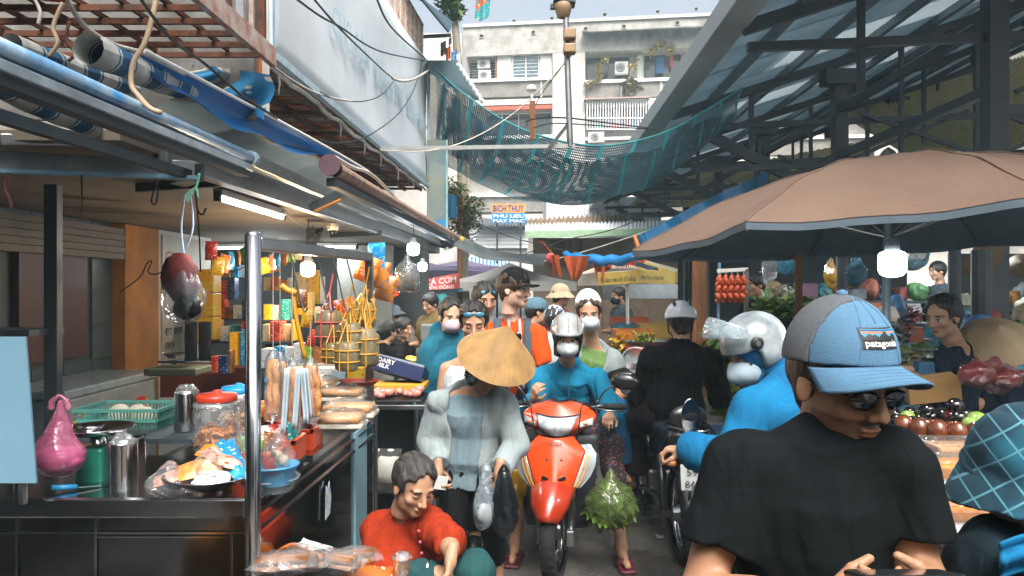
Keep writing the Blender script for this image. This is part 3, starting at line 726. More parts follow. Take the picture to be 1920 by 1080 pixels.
def fpart(name,m,rects,parent=apt,**kw):
 mb=MB()
 for r in rects:FW.px(mb,*r)
 return mb.build(name,m,parent,**kw)
fpart('wall',M_CONC,[(868,2050,24,82,-6,0.0)])
fpart('wall',M_WALL,[(1036,1097,82,560,-6,-0.02),(862,872,82,560,-6,-0.02),(1340,1420,82,560,-6,-0.03),(1640,1700,82,560,-6,-0.03)])
fpart('back_wall',M_WALL,[(868,2050,82,560,-6,-1.3)])
fpart('cornice',M_WALL,[(868,2050,19,25,-6,0.12)])
for row in range(3):
 dy=row*108
 for x0,x1 in((871.5,1035.5),(1097.5,1339.5),(1420.5,1639.5),(1700.5,2050)):
  fpart('balcony_ledge',M_WHITE,[(x0,x1,147+dy,153+dy,-1.3,0.10)])
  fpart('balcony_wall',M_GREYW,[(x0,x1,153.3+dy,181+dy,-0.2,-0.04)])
  fpart('slab_edge',M_WALL,[(x0,x1,187+dy,197+dy,-1.3,0.06)])
  fpart('drain_strip',M_RUSTP,[(x0,x1,184+dy,186.8+dy,-0.4,-0.16)])
for k in range(1,7):
 x0=871+(k*27 if k<6 else 0);u,z1=FW.uz(940+k*75,152);_,z0=FW.uz(940+k*75,182)
 FW.slab(MB(),u-.04,u+.04,z0,z1,-0.04,-0.01).build('balcony_joint',M_WHITE,apt)
for(x,y) in((903,68),(1000,61),(964,40),(1035,35),(1098,54),(1170,50),(1134,28),(1233,22.5),(1270,43),(1305,17.5),(1370,37),(1420,14),(1450,32)):
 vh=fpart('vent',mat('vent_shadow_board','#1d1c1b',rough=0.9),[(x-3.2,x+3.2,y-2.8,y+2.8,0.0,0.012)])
 fpart('frame',M_CONC,[(x-4.2,x-3.2,y-3.8,y+3.8,0,0.06),(x+3.2,x+4.2,y-3.8,y+3.8,0,0.06),(x-3.2,x+3.2,y-3.8,y-2.8,0,0.06),(x-3.2,x+3.2,y+2.8,y+3.8,0,0.058)],vh)
fpart('infill_panel',M_WHITE,[(931,958,83,147,-0.6,-0.25),(1012,1034,83,147,-0.6,-0.25),(958.2,1011.8,83,95,-0.6,-0.252),(958.2,1011.8,144.5,147,-0.6,-0.252)])
def window(x0,x1,y0,y1,dep,glass,frame,nm=2,ledge=False,parent=apt,bars=0):
 w=fpart('window',glass,[(x0,x1,y0,y1,dep-0.06,dep)],parent)
 t=1.6
 fpart('frame',frame,[(x0-t,x0,y0-t,y1+t,dep-.06,dep+.06),(x1,x1+t,y0-t,y1+t,dep-.06,dep+.06),(x0,x1,y0-t,y0,dep-.06,dep+.055),(x0,x1,y1,y1+t,dep-.06,dep+.055)],w)
 for i in range(1,nm):
  x=lerp(x0,x1,i/nm);fpart('mullion',frame,[(x-0.8,x+0.8,y0,y1,dep,dep+.05)],w)
 for i in range(bars):
  y=lerp(y0,y1,(i+1)/(bars+1));fpart('glazing_bar',frame,[(x0,x1,y-.35,y+.35,dep,dep+.03)],w)
 return w
window(961,1009,97,143,-0.3,M_GLASSB,M_WHITE,2,bars=6)
fpart('door_frame',M_WOOD,[(927.5,930.5,86,147,-0.5,-0.2),(872,1034,80.5,82.8,-0.5,-0.2)])
window(874,925,95,146,-1.2,M_GLASSD,M_WHITE,3,bars=9)
def aircon(x0,x1,y0,y1,dep,lab):
 o=thing('air_conditioner',lab,'air conditioner',FW.at(*FW.uz((x0+x1)/2,y1),dep),'air conditioners on the apartment facade')
 fpart('case',M_AC,[(x0,x1,y0,y1,dep-0.35,dep)],o,bevel=0.02)
 u0,z0=FW.uz(x0,y1);u1,z1=FW.uz(x1,y0);uc,zc=lerp(u0,u1,0.42),(z0+z1)/2;r=(z1-z0)*0.4
 MB().lathe([(r,0),(r,0.02),(r*0.85,0.03)],FW.at(uc,zc,dep),20,FW.n,cap=True).build('fan_grille',M_DARKM,o)
 mb=MB()
 for k in(0.33,0.6,0.86):mb.lathe([(r*k,0.032),(r*k,0.042),(r*k*.9,0.042),(r*k*.9,0.032)],FW.at(uc,zc,dep),20,FW.n)
 mb.build('guard_ring',M_AC,o)
aircon(893,917,108,124,-0.35,'upper air conditioner in the grilled bay left of the white window panel')
aircon(895,918,128,146,-0.35,'lower air conditioner in the grilled bay left of the white window panel')
aircon(1153,1178,112,135,-0.3,'air conditioner on the flowered top floor balcony')
aircon(1103,1133,249,269,0.3,'air conditioner below the white window cage')
window(1100,1180,92,140,-1.22,M_GLASSD,M_WOOD,2)
window(1212,1316,88,133,-1.22,M_GLASSD,M_WOOD,3)
window(1282,1312,84,124,-1.0,mat('louvre_blind','#b08f62',rough=0.7,col2='#8a6c45',scale=20),M_WHITE,2,bars=8)
fpart('curtain',mat('pale_curtain','#a9b7ac',rough=0.9,var=0.2),[(1195,1207,95,146,-0.6,-0.5)])
fpart('laundry',mat('blue_laundry','#2d5f92',rough=0.9),[(1232,1246,100,130,-0.8,-0.7)])
fpart('laundry',mat('red_laundry','#b03a2c',rough=0.9),[(1258,1263,95,118,-0.7,-0.65)])
u0,zc=FW.uz(1092,70);u1,_=FW.uz(1345,70)
MB().sheet(lambda u,v:FW.at(lerp(u0,u1,u),zc+0.10+(0.22 if v<.5 else 0)*0+lerp(0.25,-0.1,v)+0.05*math.sin(u*400),lerp(-0.1,0.85,v)),360,2).build('canopy',M_ALU,apt,smooth=True)
cg=thing('window_cage','white barred window cage full of laundry on the floor below the flowers','window cage',FW.at(*FW.uz(1157,246),0.3))
W_BAR=mat('white_bar_paint','#d8dad8',rough=0.5,var=0.15)
def cage(parent,x0,x1,y0,y1,n,dep,rails=(0.0,0.5,1.0)):
 for i in range(n+1):
  u,z0=FW.uz(lerp(x0,x1,i/n),y1);_,z1=FW.uz(lerp(x0,x1,i/n),y0)
  MB().bar(FW.at(u,z0,dep),FW.at(u,z1,dep),0.05).build('bar',W_BAR,parent)
 for k in rails:
  y=lerp(y0,y1,k);a=FW.at(*FW.uz(x0,y),dep+.03);b=FW.at(*FW.uz(x1,y),dep+.03);MB().bar(a,b,0.06).build('rail',W_BAR,parent)
cage(cg,1101,1211,190,245,22,0.3,(0,0.62,1))
fpart('roof_sheet',M_RUSTP,[(1095,1217,186.5,189,-0.1,0.5)],cg)
cl=['#3a6ea5','#7d8fa5','#2f3f58','#9aa7b5','#5b4a6b','#c3c8cc','#33688f','#87394a']
for i in range(11):
 x=1106+i*9.6;fpart('hung_garment',mat('laundry%d'%(i%8),cl[i%8],rough=0.9,scale=4),[(x,x+8.2,196+(i*7)%9,226+(i*13)%16,-0.5,-0.4)],cg)
fpart('basin',mat('red_basin','#b3402e',rough=0.4),[(1146,1163,235,243,-0.2,0.2)],cg)
fpart('basin',mat('turquoise_basin','#3aa79a',rough=0.4),[(1115,1131,237,244,-0.2,0.2)],cg)
cg2=thing('window_cage','white window cage with looped bars beside the laundry cage','window cage',FW.at(*FW.uz(1245,246),0.3))
cage(cg2,1216,1275,188,243,9,0.32,(0,1))
for i in range(4):
 a,z=FW.uz(1223+i*14,197);MB().tube([FW.at(a+0.2*math.cos(t),z+0.2*math.sin(t),0.36) for t in np.linspace(0,6.28,17)],0.03,5).build('loop',W_BAR,cg2)
window(905,1030,205,262,-1.2,M_GLASSD,M_WHITE,4)
fpart('valance',stripes('red_white_awning',[(0,'#b5583c'),(0.5,'#d9d2c6')],30),[(905,1035,199,206,-0.3,0.1)])
cg3=thing('window_cage','white barred window cage seen through the roof trusses','window cage',FW.at(*FW.uz(1500,345),0.3))
cage(cg3,1430,1600,297,350,26,0.3,(0,0.5,1))
fpart('backing',M_GLASSB,[(1430,1600,297,350,-0.6,-0.5)],cg3)
cg4=thing('window_cage','white barred window cage low behind the net, left of the trusses','window cage',FW.at(*FW.uz(1310,345),0.3))
cage(cg4,1240,1345,305,345,18,0.3,(0,0.5,1))
for i in range(8):fpart('hung_garment',mat('laundry%d'%((i+3)%8),cl[(i+3)%8],rough=0.9,scale=4),[(1245+i*12,1255+i*12,309,330+(i*11)%12,-0.5,-0.4)],cg4)
def leaves(name,m,parent,centres,r,n,size,seed=0,flat=0.0):
 "one clump of small bent leaves"
 rng=random.Random(seed);mb=MB()
 for c in centres:
  c=Vector(c)
  for _ in range(n):
   while True:
    q=Vector((rng.uniform(-1,1),rng.uniform(-1,1),rng.uniform(-1,1)))
    if q.length<1:break
   p=c+q*r;L=size*rng.uniform(0.6,1.35);d=Vector((rng.uniform(-1,1),rng.uniform(-1,1),rng.uniform(-0.9,0.5))).normalized();_,s_,t_=basis(d);w=L*0.32
   mb.add([p,p+d*L*0.5+s_*w+t_*L*.1,p+d*L,p+d*L*0.5-s_*w+t_*L*.1],[(0,1,2,3)])
 return mb.build(name,m,parent)
fl=thing('flowering_vine','yellow flowering vine trailing over the top floor balcony ledge','plant',FW.at(*FW.uz(1130,160),0.2))
vp=[FW.at(*FW.uz(x,y),0.25) for x,y in((1097,161),(1110,156),(1122,150),(1125,138),(1122,128),(1130,118),(1138,114))]
leaves('flower_cluster',M_LEAFY,fl,smooth_path(vp,20),0.16,14,0.16,1);leaves('foliage',M_LEAF,fl,smooth_path(vp,12),0.15,6,0.14,2)
MB().tube(smooth_path(vp,24),0.02,5).build('stem',M_WOOD,fl)
f2=thing('flowering_plant','pale yellow blossoms hanging below the corrugated canopy','plant',FW.at(*FW.uz(1235,105),0.1))
c2=[FW.at(*FW.uz(x,y),0.1) for x,y in((1218,98),(1226,90),(1236,86),(1246,84),(1257,90),(1258,97))]
leaves('flower_cluster',M_LEAFY,f2,c2,0.24,34,0.17,3);leaves('foliage',M_LEAF,f2,c2,0.2,14,0.15,4);MB().tube(c2,0.02,5).build('stem',M_WOOD,f2)
f3=thing('potted_plant','thin leafy plant by the air conditioner on the flowered balcony','plant',FW.at(*FW.uz(1190,135),0.05))
c3=[FW.at(*FW.uz(x,y),0.05) for x,y in((1187,130),(1192,118),(1199,112),(1182,122))]
leaves('flower_cluster',M_LEAFY,f3,c3,0.2,14,0.14,5);MB().tube(c3,0.02,5).build('stem',M_WOOD,f3)
f4=thing('grass_tuft','dry tuft of grass growing from the balcony slab','plant',FW.at(*FW.uz(1180,170),0.1))
leaves('blades',mat('dry_grass','#8f8350',rough=0.8,col2='#5c6136',scale=30),f4,[FW.at(*FW.uz(1180,160),0.15)],0.4,70,0.45,6)
f5=thing('flowering_plant','yellow green bush in front of the looped window cage','plant',FW.at(*FW.uz(1240,230),0.6))
leaves('foliage',M_LEAFY,f5,[FW.at(*FW.uz(x,y),0.55) for x,y in((1233,222),(1240,212),(1246,205))],0.35,60,0.2,7)
# mid background: low roofs and walls behind the net
def pbox(name,m,x0,x1,y0,y1,d,th,parent=None,**kw):
 "box whose front face covers the pixel rectangle at depth d"
 a,b=P(x0,y0,d),P(x1,y1,d)
 return MB().box(((a.x+b.x)/2,d+th/2,(a.z+b.z)/2),(abs(b.x-a.x),th,abs(a.z-b.z))).build(name,m,parent,**kw)
def corrug(name,m,parent,p00,p10,p01,p11,waves,amp,nv=2,solid=0.0):
 "corrugated sheet; corrugations run from the 0 edge to the 1 edge of v"
 p00,p10,p01,p11=map(Vector,(p00,p10,p01,p11));nn=(p10-p00).cross(p01-p00).normalized();k=waves*6
 return MB().sheet(lambda u,v:p00.lerp(p10,u).lerp(p01.lerp(p11,u),v)+nn*amp*math.sin(u*waves*2*math.pi),k,nv).build(name,m,parent,smooth=True,solid=solid)
hs=thing('white_house','low white house wall with seams under the shade net','house',P(1105,540,24))
hs.location.z=0
pbox('wall',mat('white_wall','#dde1e3',rough=0.7,var=0.1,scale=2,dirt=0.15),1025,1240,372,560,24,3,hs)
for x in(1043,1096,1122,1139,1160):pbox('wall_seam',M_DARKM,x-0.4,x+0.4,374,404,23.98,0.02,hs)
rf=thing('tin_canopy','brown corrugated tin roof edge below the white house wall','roof',P(1090,415,21))
corrug('roof_sheet',mat('brown_tin','#7b6a55',rough=0.6,var=0.3,dirt=0.4),rf,P(990,411,21),P(1180,400,21),P(990,421,20.4),P(1180,417,20.4),22,0.05)
rf2=thing('white_canopy','white corrugated roof with pale green fascia over the back lane','roof',P(1100,447,15))
corrug('roof_sheet',mat('white_tin','#d5dadd',rough=0.5,var=0.12,dirt=0.2),rf2,P(985,421,17),P(1262,414,17),P(985,434,15),P(1262,432,15),40,0.03)
a,b=P(985,440,15),P(1262,434,15);MB().bar(a,b,0.06,0.14).build('fascia',mat('pale_green_paint','#8fae90',rough=0.6,var=0.2,dirt=0.2),rf2)
gw=thing('lane_house','beige plastered house wall at the end of the lane','house',P(1120,540,16));gw.location.z=0
pbox('wall',mat('beige_plaster','#8f7f6c',rough=0.9,col2='#6d604f',scale=2,dirt=0.4),1000,1330,446,700,16,0.3,gw)
for x0,x1 in((1030,1060),(1064,1072),(1085,1092)):pbox('shutter',mat('brown_shutter','#4a3a30',rough=0.7),x0,x1,450,500,15.95,0.05,gw)
lw=thing('small_house','white clapboard house front behind the blue and orange sign','house',P(940,540,19));lw.location.z=0
pbox('wall',M_WHITE,880,990,424,560,19.2,2,lw)
for k in range(6):pbox('board',mat('clapboard','#c5cdd2',rough=0.6,var=0.12,dirt=0.15),880,990,424+k*7,430.2+k*7,19.1-0.01*(k%2),0.08,lw)
corrug('roof_sheet',M_ALU,lw,P(896,408,20),P(990,412,20),P(896,424,18.8),P(990,423,18.8),16,0.03)
sg=thing('shop_sign','blue and orange shop sign with white lettering under the net','sign',P(953,418,18))
pbox('board',mat('sign_blue','#1f7fb0',rough=0.5,var=0.1),922,985,399,418,18,0.05,sg);pbox('board',mat('sign_orange','#d98e4a',rough=0.5,var=0.1),922,985,382,398.8,18,0.05,sg)
TXB=mat('ink_blue','#1c4a80',rough=0.6);TXW=mat('ink_white','#dfe3e6',rough=0.6);TXK=mat('ink_black','#17181a',rough=0.6);TXR=mat('ink_red','#b5322c',rough=0.6);TXG=mat('ink_green','#24502e',rough=0.6)
for s,y,mm,sz in(('BICH THUY',396,TXB,13),('PHU LIEU',408,TXW,8.5),('MAY MAC',417,TXW,8.5)):
 p=P(924,y,17.99);lettering(s,p,(1,0,0),(0,0,1),sz*(1.25 if sz>10 else 1.0)*18/FPX,mm,sg,width=58*18/FPX,depth=0.004,font_bold=True)
for x in(932,976):MB().bar(P(x,418,18.05),P(x,418,18.05)-Vector((0,0,3)),0.05).build('post',M_DARKM,sg)
sdh=thing('side_house','pale rendered side wall behind the dark scalloped awning','house',P(820,540,17));sdh.location.z=0
pbox('wall',M_WALL,740,866,62,700,17,3,sdh);pbox('window',M_GLASSD,838,858,200,250,16.96,0.06,sdh)
bt=thing('bougainvillea','bougainvillea bush with pink blossom above the left awnings','bush',P(870,540,13));bt.location.z=0
cs=[P(x,y,13+dd) for x,y,dd in((848,350,0),(862,362,.3),(850,375,.2),(872,380,0),(858,395,.2),(880,398,.3),(845,410,.1),(868,414,0),(888,415,.2),(855,432,.1),(876,436,.2),(893,385,.4),(840,362,.3))]
leaves('foliage',M_LEAF,bt,cs,0.20,150,0.07,11);leaves('blossom',M_PINKFL,bt,cs[3:],0.20,45,0.055,12);leaves('pale_foliage',mat('pale_leaf','#8a9a4a',rough=0.6,translucent=0.3),bt,cs[:7],0.2,40,0.06,13)
MB().tube(smooth_path([P(865,640,13),P(862,450,13),P(868,390,13),P(852,355,13)],12),[0.05-0.003*i for i in range(13)],7).build('trunk',M_WOOD,bt)
rr=thing('neighbour_hall','translucent corrugated roof of the neighbouring hall at far right','roof',P(1750,250,17))
M_FIBRE=mat('translucent_fibreglass','#b9b48f',rough=0.6,var=0.2,scale=3,translucent=0.6)
corrug('roof_sheet',M_FIBRE,rr,P(1560,205,19),P(1990,85,19),P(1700,290,14),P(2100,262,14),60,0.03)
corrug('roof_sheet',M_FIBRE,rr,P(1230,338,24),P(1700,250,22),P(1180,385,20),P(1460,390,19),40,0.03)
for k in range(4):MB().bar(P(1220-14*k,350+18*k,22-k),P(1500,340+18*k,22-k),0.10,0.14).build('purlin',M_DARKM,rr)
# left side: shophouse front, balconies, sign panel, awnings
def LX(x0,d):return x0+0.029*d
sh=thing('shophouse','narrow shophouse with low beige ceiling over the left food stall','house',(-4.2,7,0))
M_CEIL=mat('beige_ceiling','#857b6d',rough=0.8,col2='#695f54',scale=2,dirt=0.25)
M_SHWALL=mat('grimy_tile_wall','#3d4a4e',rough=0.45,col2='#283338',scale=3,dirt=0.5)
M_OCHRE=mat('ochre_plaster','#a9712f',rough=0.85,col2='#7b4f1f',scale=3,bump=0.3,bscale=30,dirt=0.5)
MB().sheet(lambda u,v:(lerp(-6.0,LX(-1.62,lerp(2.9,12.5,v)),u),lerp(2.9,12.5,v),2.25),2,4).build('ceiling',M_CEIL,sh,solid=0.04)
MB().box((-4.6,6.2,3.6),(2.0,13,2.6)).build('upper_wall',M_WALL,sh)
MB().box((-3.68,5.0,1.1),(0.2,3.6,2.2)).build('wall',M_SHWALL,sh)
tl=MB().box((0,0,0),(0.02,0.385,0.285)).mesh('tile')
tm=mat('wall_tile','#42535a',rough=0.3,col2='#2e3c42',scale=1.2,dirt=0.35);tl.materials.append(tm)
for i in range(8):
 for j in range(6):
  if i in(3,4,5,6) and j<5 and j>1:continue
  o=bpy.data.objects.new('tile',tl);COL.objects.link(o);o.parent=sh;o.location=Vector((-3.57,3.7+i*0.395,0.6+j*0.295))-Vector(sh.location)
MB().box((-3.54,5.7,1.62),(0.05,0.85,1.05)).build('door',mat('dark_red_door','#3c1d1c',rough=0.5,var=0.3),sh)
for k in range(5):MB().box((-3.50+0.004*(k%2),5.0,2.15-k*0.055),(0.10,3.3,0.05)).build('shutter_slat',mat('shutter_brown','#544c40',rough=0.6,dirt=0.5),sh)
MB().box((-3.53,6.9,1.1),(0.17,0.62,2.24)).build('column',M_OCHRE,sh)
for y in(3.35,3.95):
 MB().box((-2.55 if y<3.5 else -2.45,y,1.1),(0.07,0.05,2.2)).build('post',M_DARKM,sh)
sf=MB();sf.box((-2.9,3.9,1.42),(0.9,0.3,0.03));sf.build('shelf',M_DARKM,sh)
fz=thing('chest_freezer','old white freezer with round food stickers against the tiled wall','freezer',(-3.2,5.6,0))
MB().box((-3.25,5.6,0.45),(0.5,1.3,0.9)).build('body',mat('shaded_white_enamel','#7f888c',rough=0.4,dirt=0.3),fz,bevel=0.02);MB().box((-3.25,5.6,0.93),(0.54,1.34,0.06)).build('lid',mat('shaded_white_lid','#77858c',rough=0.3),fz,bevel=0.01)  # white freezer; its shadow is put into the grey base colours
for y,c1,c2 in((5.15,'#a8642a','#3a3020'),(5.6,'#c98b4a','#502010'),(5.95,'#b0302a','#e0902a')):
 MB().lathe([(0.001,0.012),(0.16,0.012),(0.16,0)],(-2.995,y,0.62),24,(1,0,0)).build('sticker',printed('stk'+c1,c1,c2,'#d8c890',9),fz)
cb=thing('calendar','tear-off wall calendar showing 19 on the dark tiled wall','calendar',(-3.5,4.7,1.3))
MB().box((-3.53,4.55,1.55),(0.02,0.32,0.42)).build('page',mat('paper','#b9bdbb',rough=0.8,var=0.1),cb);lettering('19',(-3.518,4.44,1.62),(0,1,0),(0,0,1),0.16,TXK,cb,font_bold=True)
MB().box((-3.55,7.85,1.1),(0.2,1.25,2.24)).build('wall',M_WALL,sh)
pw=thing('poster','tall grey shop poster with black lettering on the wall past the ochre column','poster',(-3.32,7.8,0.7))
MB().box((-3.44,7.82,1.45),(0.015,1.1,1.45)).build('sheet',mat('poster_grey','#b5b3aa',rough=0.6,col2='#9b958a',scale=4,dirt=0.3),pw)
for s,z,sz,mm in(('ĐẶC SẢN DU KHÁCH',1.58,0.10,TXK),('CHẢ HÀN TÔN ĐỨC',1.38,0.10,TXK),('ĐT: 0909',1.18,0.10,TXK),('0909',1.04,0.10,TXK),('Chè',1.9,0.17,TXR)):
 lettering(s,(-3.431,7.32,z),(0,1,0),(0,0,1),sz,mm,pw,font_bold=True)
for z,c in((0.92,'#3f5d2e'),(0.80,'#a9873c')):
 MB().lathe([(0.001,0.01),(0.06,0.01),(0.06,0)],(-3.43,7.5,z),16,(1,0,0)).build('round_print',mat('rp'+c,c),pw)
MB().box((-3.0,10.6,1.1),(3.6,0.2,2.2)).build('back_wall',mat('black_wall','#20282b',rough=0.5,var=0.3,dirt=0.2),sh)
MB().box((-1.9,9.6,1.1),(0.7,0.15,2.2)).build('tiled_pier',mat('grey_tile_pier','#7d7f78',rough=0.5,col2='#5f625c',scale=2,dirt=0.4),sh)
for x,c in((-4.2,'#d9c7a0'),(-3.72,'#d7b98a')):
 o=thing('round_sign','round beige snack sign on the black wall, %s of two'%('left' if x<-4 else 'right'),'sign',(x,10.48,1.75))
 o.location.x+=0.3
 MB().lathe([(0.001,0.02),(0.19,0.02),(0.19,0)],(x+0.3,10.49,1.98),28,(0,-1,0)).build('disc',mat('rs'+c,c,rough=0.5),o)
 lettering('Limotte' if x>-4 else 'Snack',(x+0.16,10.466,2.0),(1,0,0),(0,0,1),0.09,TXR,o,font_bold=True)
 MB().sheet(lambda u,v:(x+0.3+lerp(-0.13,0.13,u),10.465,1.87+lerp(0,0.06,v)+0.02*math.sin(u*9)),8,1).build('print',mat('orange_print','#c8792c'),o)
EM_T=emissive('tube_glow','#f4fbff',9.0);EM_B=emissive('bulb_glow','#f2fbff',9.0);EM_W=emissive('warm_bulb_glow','#ffc98a',7.0)
def tube_lamp(a,b,label,power=8.0):
 a,b=Vector(a),Vector(b);o=thing('fluorescent_lamp',label,'lamp',(a+b)/2,'fluorescent tubes under the shop ceiling')
 up=Vector((0,0,0.035));MB().bar(a+up,b+up,0.06,0.04).build('fitting',M_WHITE,o,bevel=0.006);MB().tube([a,b],0.014,10).build('tube',EM_T,o,smooth=True)
 d=(b-a).normalized()
 for p in(a,b):MB().box(p+up*0.3,(0.035,0.035,0.06)).build('socket',M_BLACK,o)
 ld=bpy.data.lights.new('tube_light','AREA');ld.shape='RECTANGLE';ld.size=(b-a).length;ld.size_y=0.03;ld.energy=power;ld.color=(0.92,0.98,1.0)
 lo_=bpy.data.objects.new('tube_light',ld);COL.objects.link(lo_);lo_.parent=o;lo_.location=(a+b)/2-Vector((0,0,0.025))-Vector(o.location);lo_.rotation_euler=(0,0,math.atan2(d.y,d.x))
tube_lamp(P(408,371,4.25),P(530,408,5.35),'long bright tube lamp under the ceiling over the left stall',8)
tube_lamp((-4.0,9.3,2.15),(-3.35,9.3,2.15),'tube lamp left of the steel post at the back shop',8)
tube_lamp((-3.15,9.0,2.15),(-2.6,9.0,2.15),'tube lamp right of the steel post at the back shop',8)
tube_lamp((-2.45,9.3,2.16),(-1.95,9.3,2.16),'tube lamp above the warm bulb at the back shop',8)
def bulb(p,w,label,warm=False,power=10.0,cord=0.3):
 p=Vector(p);o=thing('hanging_bulb',label,'bulb',p,'lit bulbs hanging over the stalls');r=w/2
 MB().lathe([(r*0.3,r*1.3),(r*0.85,r*1.1),(r*.97,r*0.95),(r,r*0.7),(r,-r*0.2),(r*0.96,-r*0.38),(r*0.86,-r*0.56),(r*0.66,-r*0.7),(r*0.36,-r*0.79),(0.001,-r*0.82)],p,32).build('globe',EM_W if warm else EM_B,o,smooth=True)
 MB().lathe([(r*0.55,r*1.2),(r*0.5,r*2.0),(r*0.2,r*2.2),(0.001,r*2.25)],p,14).build('socket',mat('bulb_socket_grey','#8f9799',rough=0.5) if not warm else M_WHITE,o,smooth=True)
 MB().tube([p+Vector((0,0,r*2.2)),p+Vector((0.005,0,r*2.2+cord))],0.004,5).build('cord',M_CABLE,o)
 ld=bpy.data.lights.new('bulb_light','POINT');ld.energy=power;ld.shadow_soft_size=r*1.05;ld.color=(1.0,0.72,0.42) if warm else(0.88,0.97,1.0)
 lo_=bpy.data.objects.new('bulb_light',ld);COL.objects.link(lo_);lo_.parent=o;lo_.location=(0,0,-r*1.9)
bulb(P(577,508,6.0),0.115,'warm orange bulb hanging over the packaged goods',True,26)
bulb(P(775,470,7.0),0.115,'white bulb at the awning edge above the clear bag',power=6,cord=0.15)
bulb(P(838,482,9.5),0.115,'white bulb under the far awning end',power=5,cord=0.15)
bulb(P(792,502,8.5),0.10,'small white bulb below the pair at the awning edge',power=4,cord=0.25)
bulb(P(1673,500,3.3),0.115,'big white bulb hanging beneath the brown umbrella',power=7,cord=0.14)
bulb(P(1555,506,8.0),0.09,'distant white bulb inside the dark market hall',power=6,cord=0.5)
bulb(P(508,498,8.6),0.12,'small square-looking bulb on the black wall',power=4,cord=0.1)
cbm=thing('awning_frame','grey aluminium beams carrying the awnings over the left stalls','frame',(LX(-1.6,7),7,2.2))
for dx,z,w,h in((-0.02,2.245,0.07,0.12),(0.13,2.31,0.05,0.07)):
 MB().bar((LX(-1.6,3.2)+dx,3.2,z),(LX(-1.6,12.5)+dx,12.5,z+0.05),w,h).build('beam',M_ALU,cbm,bevel=0.004)
MB().bar(P(0,303,3.05),P(372,321,3.3),0.05,0.085).build('front_rail',M_ALU,cbm,bevel=0.004)
MB().bar(P(0,321,3.02),P(372,334,3.27),0.055,0.016).build('rail_lip',mat('blue_white_rail','#8fb6cc',rough=0.4,metal=0.3,col2='#5f93b5',scale=12),cbm)
MB().bar(P(374,308,3.28),P(374,340,3.28),0.03,0.03).build('end_cap',M_DARKM,cbm)
MB().bar(P(0,262,2.9),P(175,263,3.0),0.03,0.05).build('light_fitting',M_STEELD,cbm,bevel=0.008)
for i in range(4):
 a=P(430+i*95,340+i*32,4.0+1.2*i);MB().bar(a,a+Vector((-0.55,0.1,-0.02)),0.03,0.05).build('bracket',M_DARKM,cbm)
MB().sheet(lambda u,v:P(lerp(385,860,u),lerp(352,470,u),lerp(3.6,12,u))+Vector((-0.35*v,0,0.12-0.1*math.sin(v*3.1))),20,6).build('dark_fabric',mat('dark_awning_cloth','#2d3a42',rough=0.8,var=0.3),cbm,smooth=True)
cc=thing('dome_camera','white dome camera under the shop ceiling','camera',P(627,420,6.5));MB().lathe([(0.05,0.06),(0.055,0.03),(0.045,0)],P(624,432,6.5),16,cap=True).build('housing',M_WHITE,cc);MB().blob(P(624,434,6.5),0.034).build('dome',M_BLACK,cc,smooth=True)
fb=thing('junction_box','tangle of black cable on a box under the ceiling','box',P(590,440,6.3));MB().box(P(590,440,6.3),(0.12,0.1,0.11)).build('case',M_DARKM,fb)
rng=random.Random(4)
MB().tube(smooth_path([P(590,440,6.2)+Vector((rng.uniform(-.07,.07),rng.uniform(-.05,.05),rng.uniform(-.06,.08))) for _ in range(16)],70),0.005,5).build('cable',M_CABLE,fb)
ST_BLUE=stripes('blue_striped_canvas',[(0,'#b9bcb8'),(0.42,'#1e5f86'),(0.47,'#b9bcb8'),(0.52,'#1e5f86'),(0.86,'#b9bcb8'),(0.91,'#1e5f86'),(0.95,'#b9bcb8')],3.2,'Y',0.85,bump=0.4)
def roll(name,a,b,r,m,parent,n=14,k=24):
 a,b=Vector(a),Vector(b);d,s_,t_=basis(b-a)
 return MB().sheet(lambda u,v:a.lerp(b,v)+(s_*math.cos(u*6.2832)+t_*math.sin(u*6.2832))*r*(1+0.05*math.sin(v*9+u*12.566)+0.04*math.sin(v*23+u*6.2832)),n,k).build(name,m,parent,smooth=True)
aA=thing('retractable_awning','nearest retractable awning with blue printed front bar at upper left','awning',(LX(-1.3,2.5),2.5,2.2))
barA=mat('blue_printed_bar','#a7b3ba',rough=0.35,metal=0.35,col2='#2c86bd',scale=11,dirt=0.25)
a0,a1=P(-60,62,1.72),P(470,296,3.5)
MB().tube([a0,a1],0.024,12).build('front_tube',barA,aA,smooth=True)
MB().bar(a0-Vector((0,0,0.045)),a1-Vector((0,0,0.05)),0.03,0.03).build('front_bar',mat('light_metal_bar','#aebdc6',rough=0.35,metal=0.6,var=0.3,dirt=0.3),aA,bevel=0.004)
MB().bar(a0-Vector((0.03,0,0.075)),a1-Vector((0.03,0,0.075)),0.05,0.03).build('lower_bar',M_DARKM,aA)
MB().tube([a1+(a0-a1).normalized()*0.01,a1-(a0-a1).normalized()*0.03],0.034,12).build('end_cap',mat('scuffed_blue_cap','#3d5f78',rough=0.5,col2='#9fb0b8',scale=30),aA)
roll('rolled_canvas',P(-80,120,2.1),P(170,235,2.9),0.05,ST_BLUE,aA)
MB().bar(P(-60,200,2.2),P(360,330,3.3),0.04,0.04).build('arm',M_DARKM,aA)
aR=thing('rolled_awning','rolled blue striped canvas under the rusty grating','awning',P(200,110,2.7))
roll('rolled_canvas',P(20,84,2.35),P(250,168,3.3),0.035,ST_BLUE,aR)
aB=thing('blue_tarpaulin','blue tarpaulin awning with white hem sagging behind the nearest awning','awning',P(480,210,3.9))
roll('rolled_canvas',P(165,92,2.5),P(350,168,3.2),0.055,ST_BLUE,aB)
tp_=[P(270,98,2.75),P(345,136,3.0),P(440,186,3.5),P(540,238,4.2),P(635,290,5.2),P(690,322,6.0)]
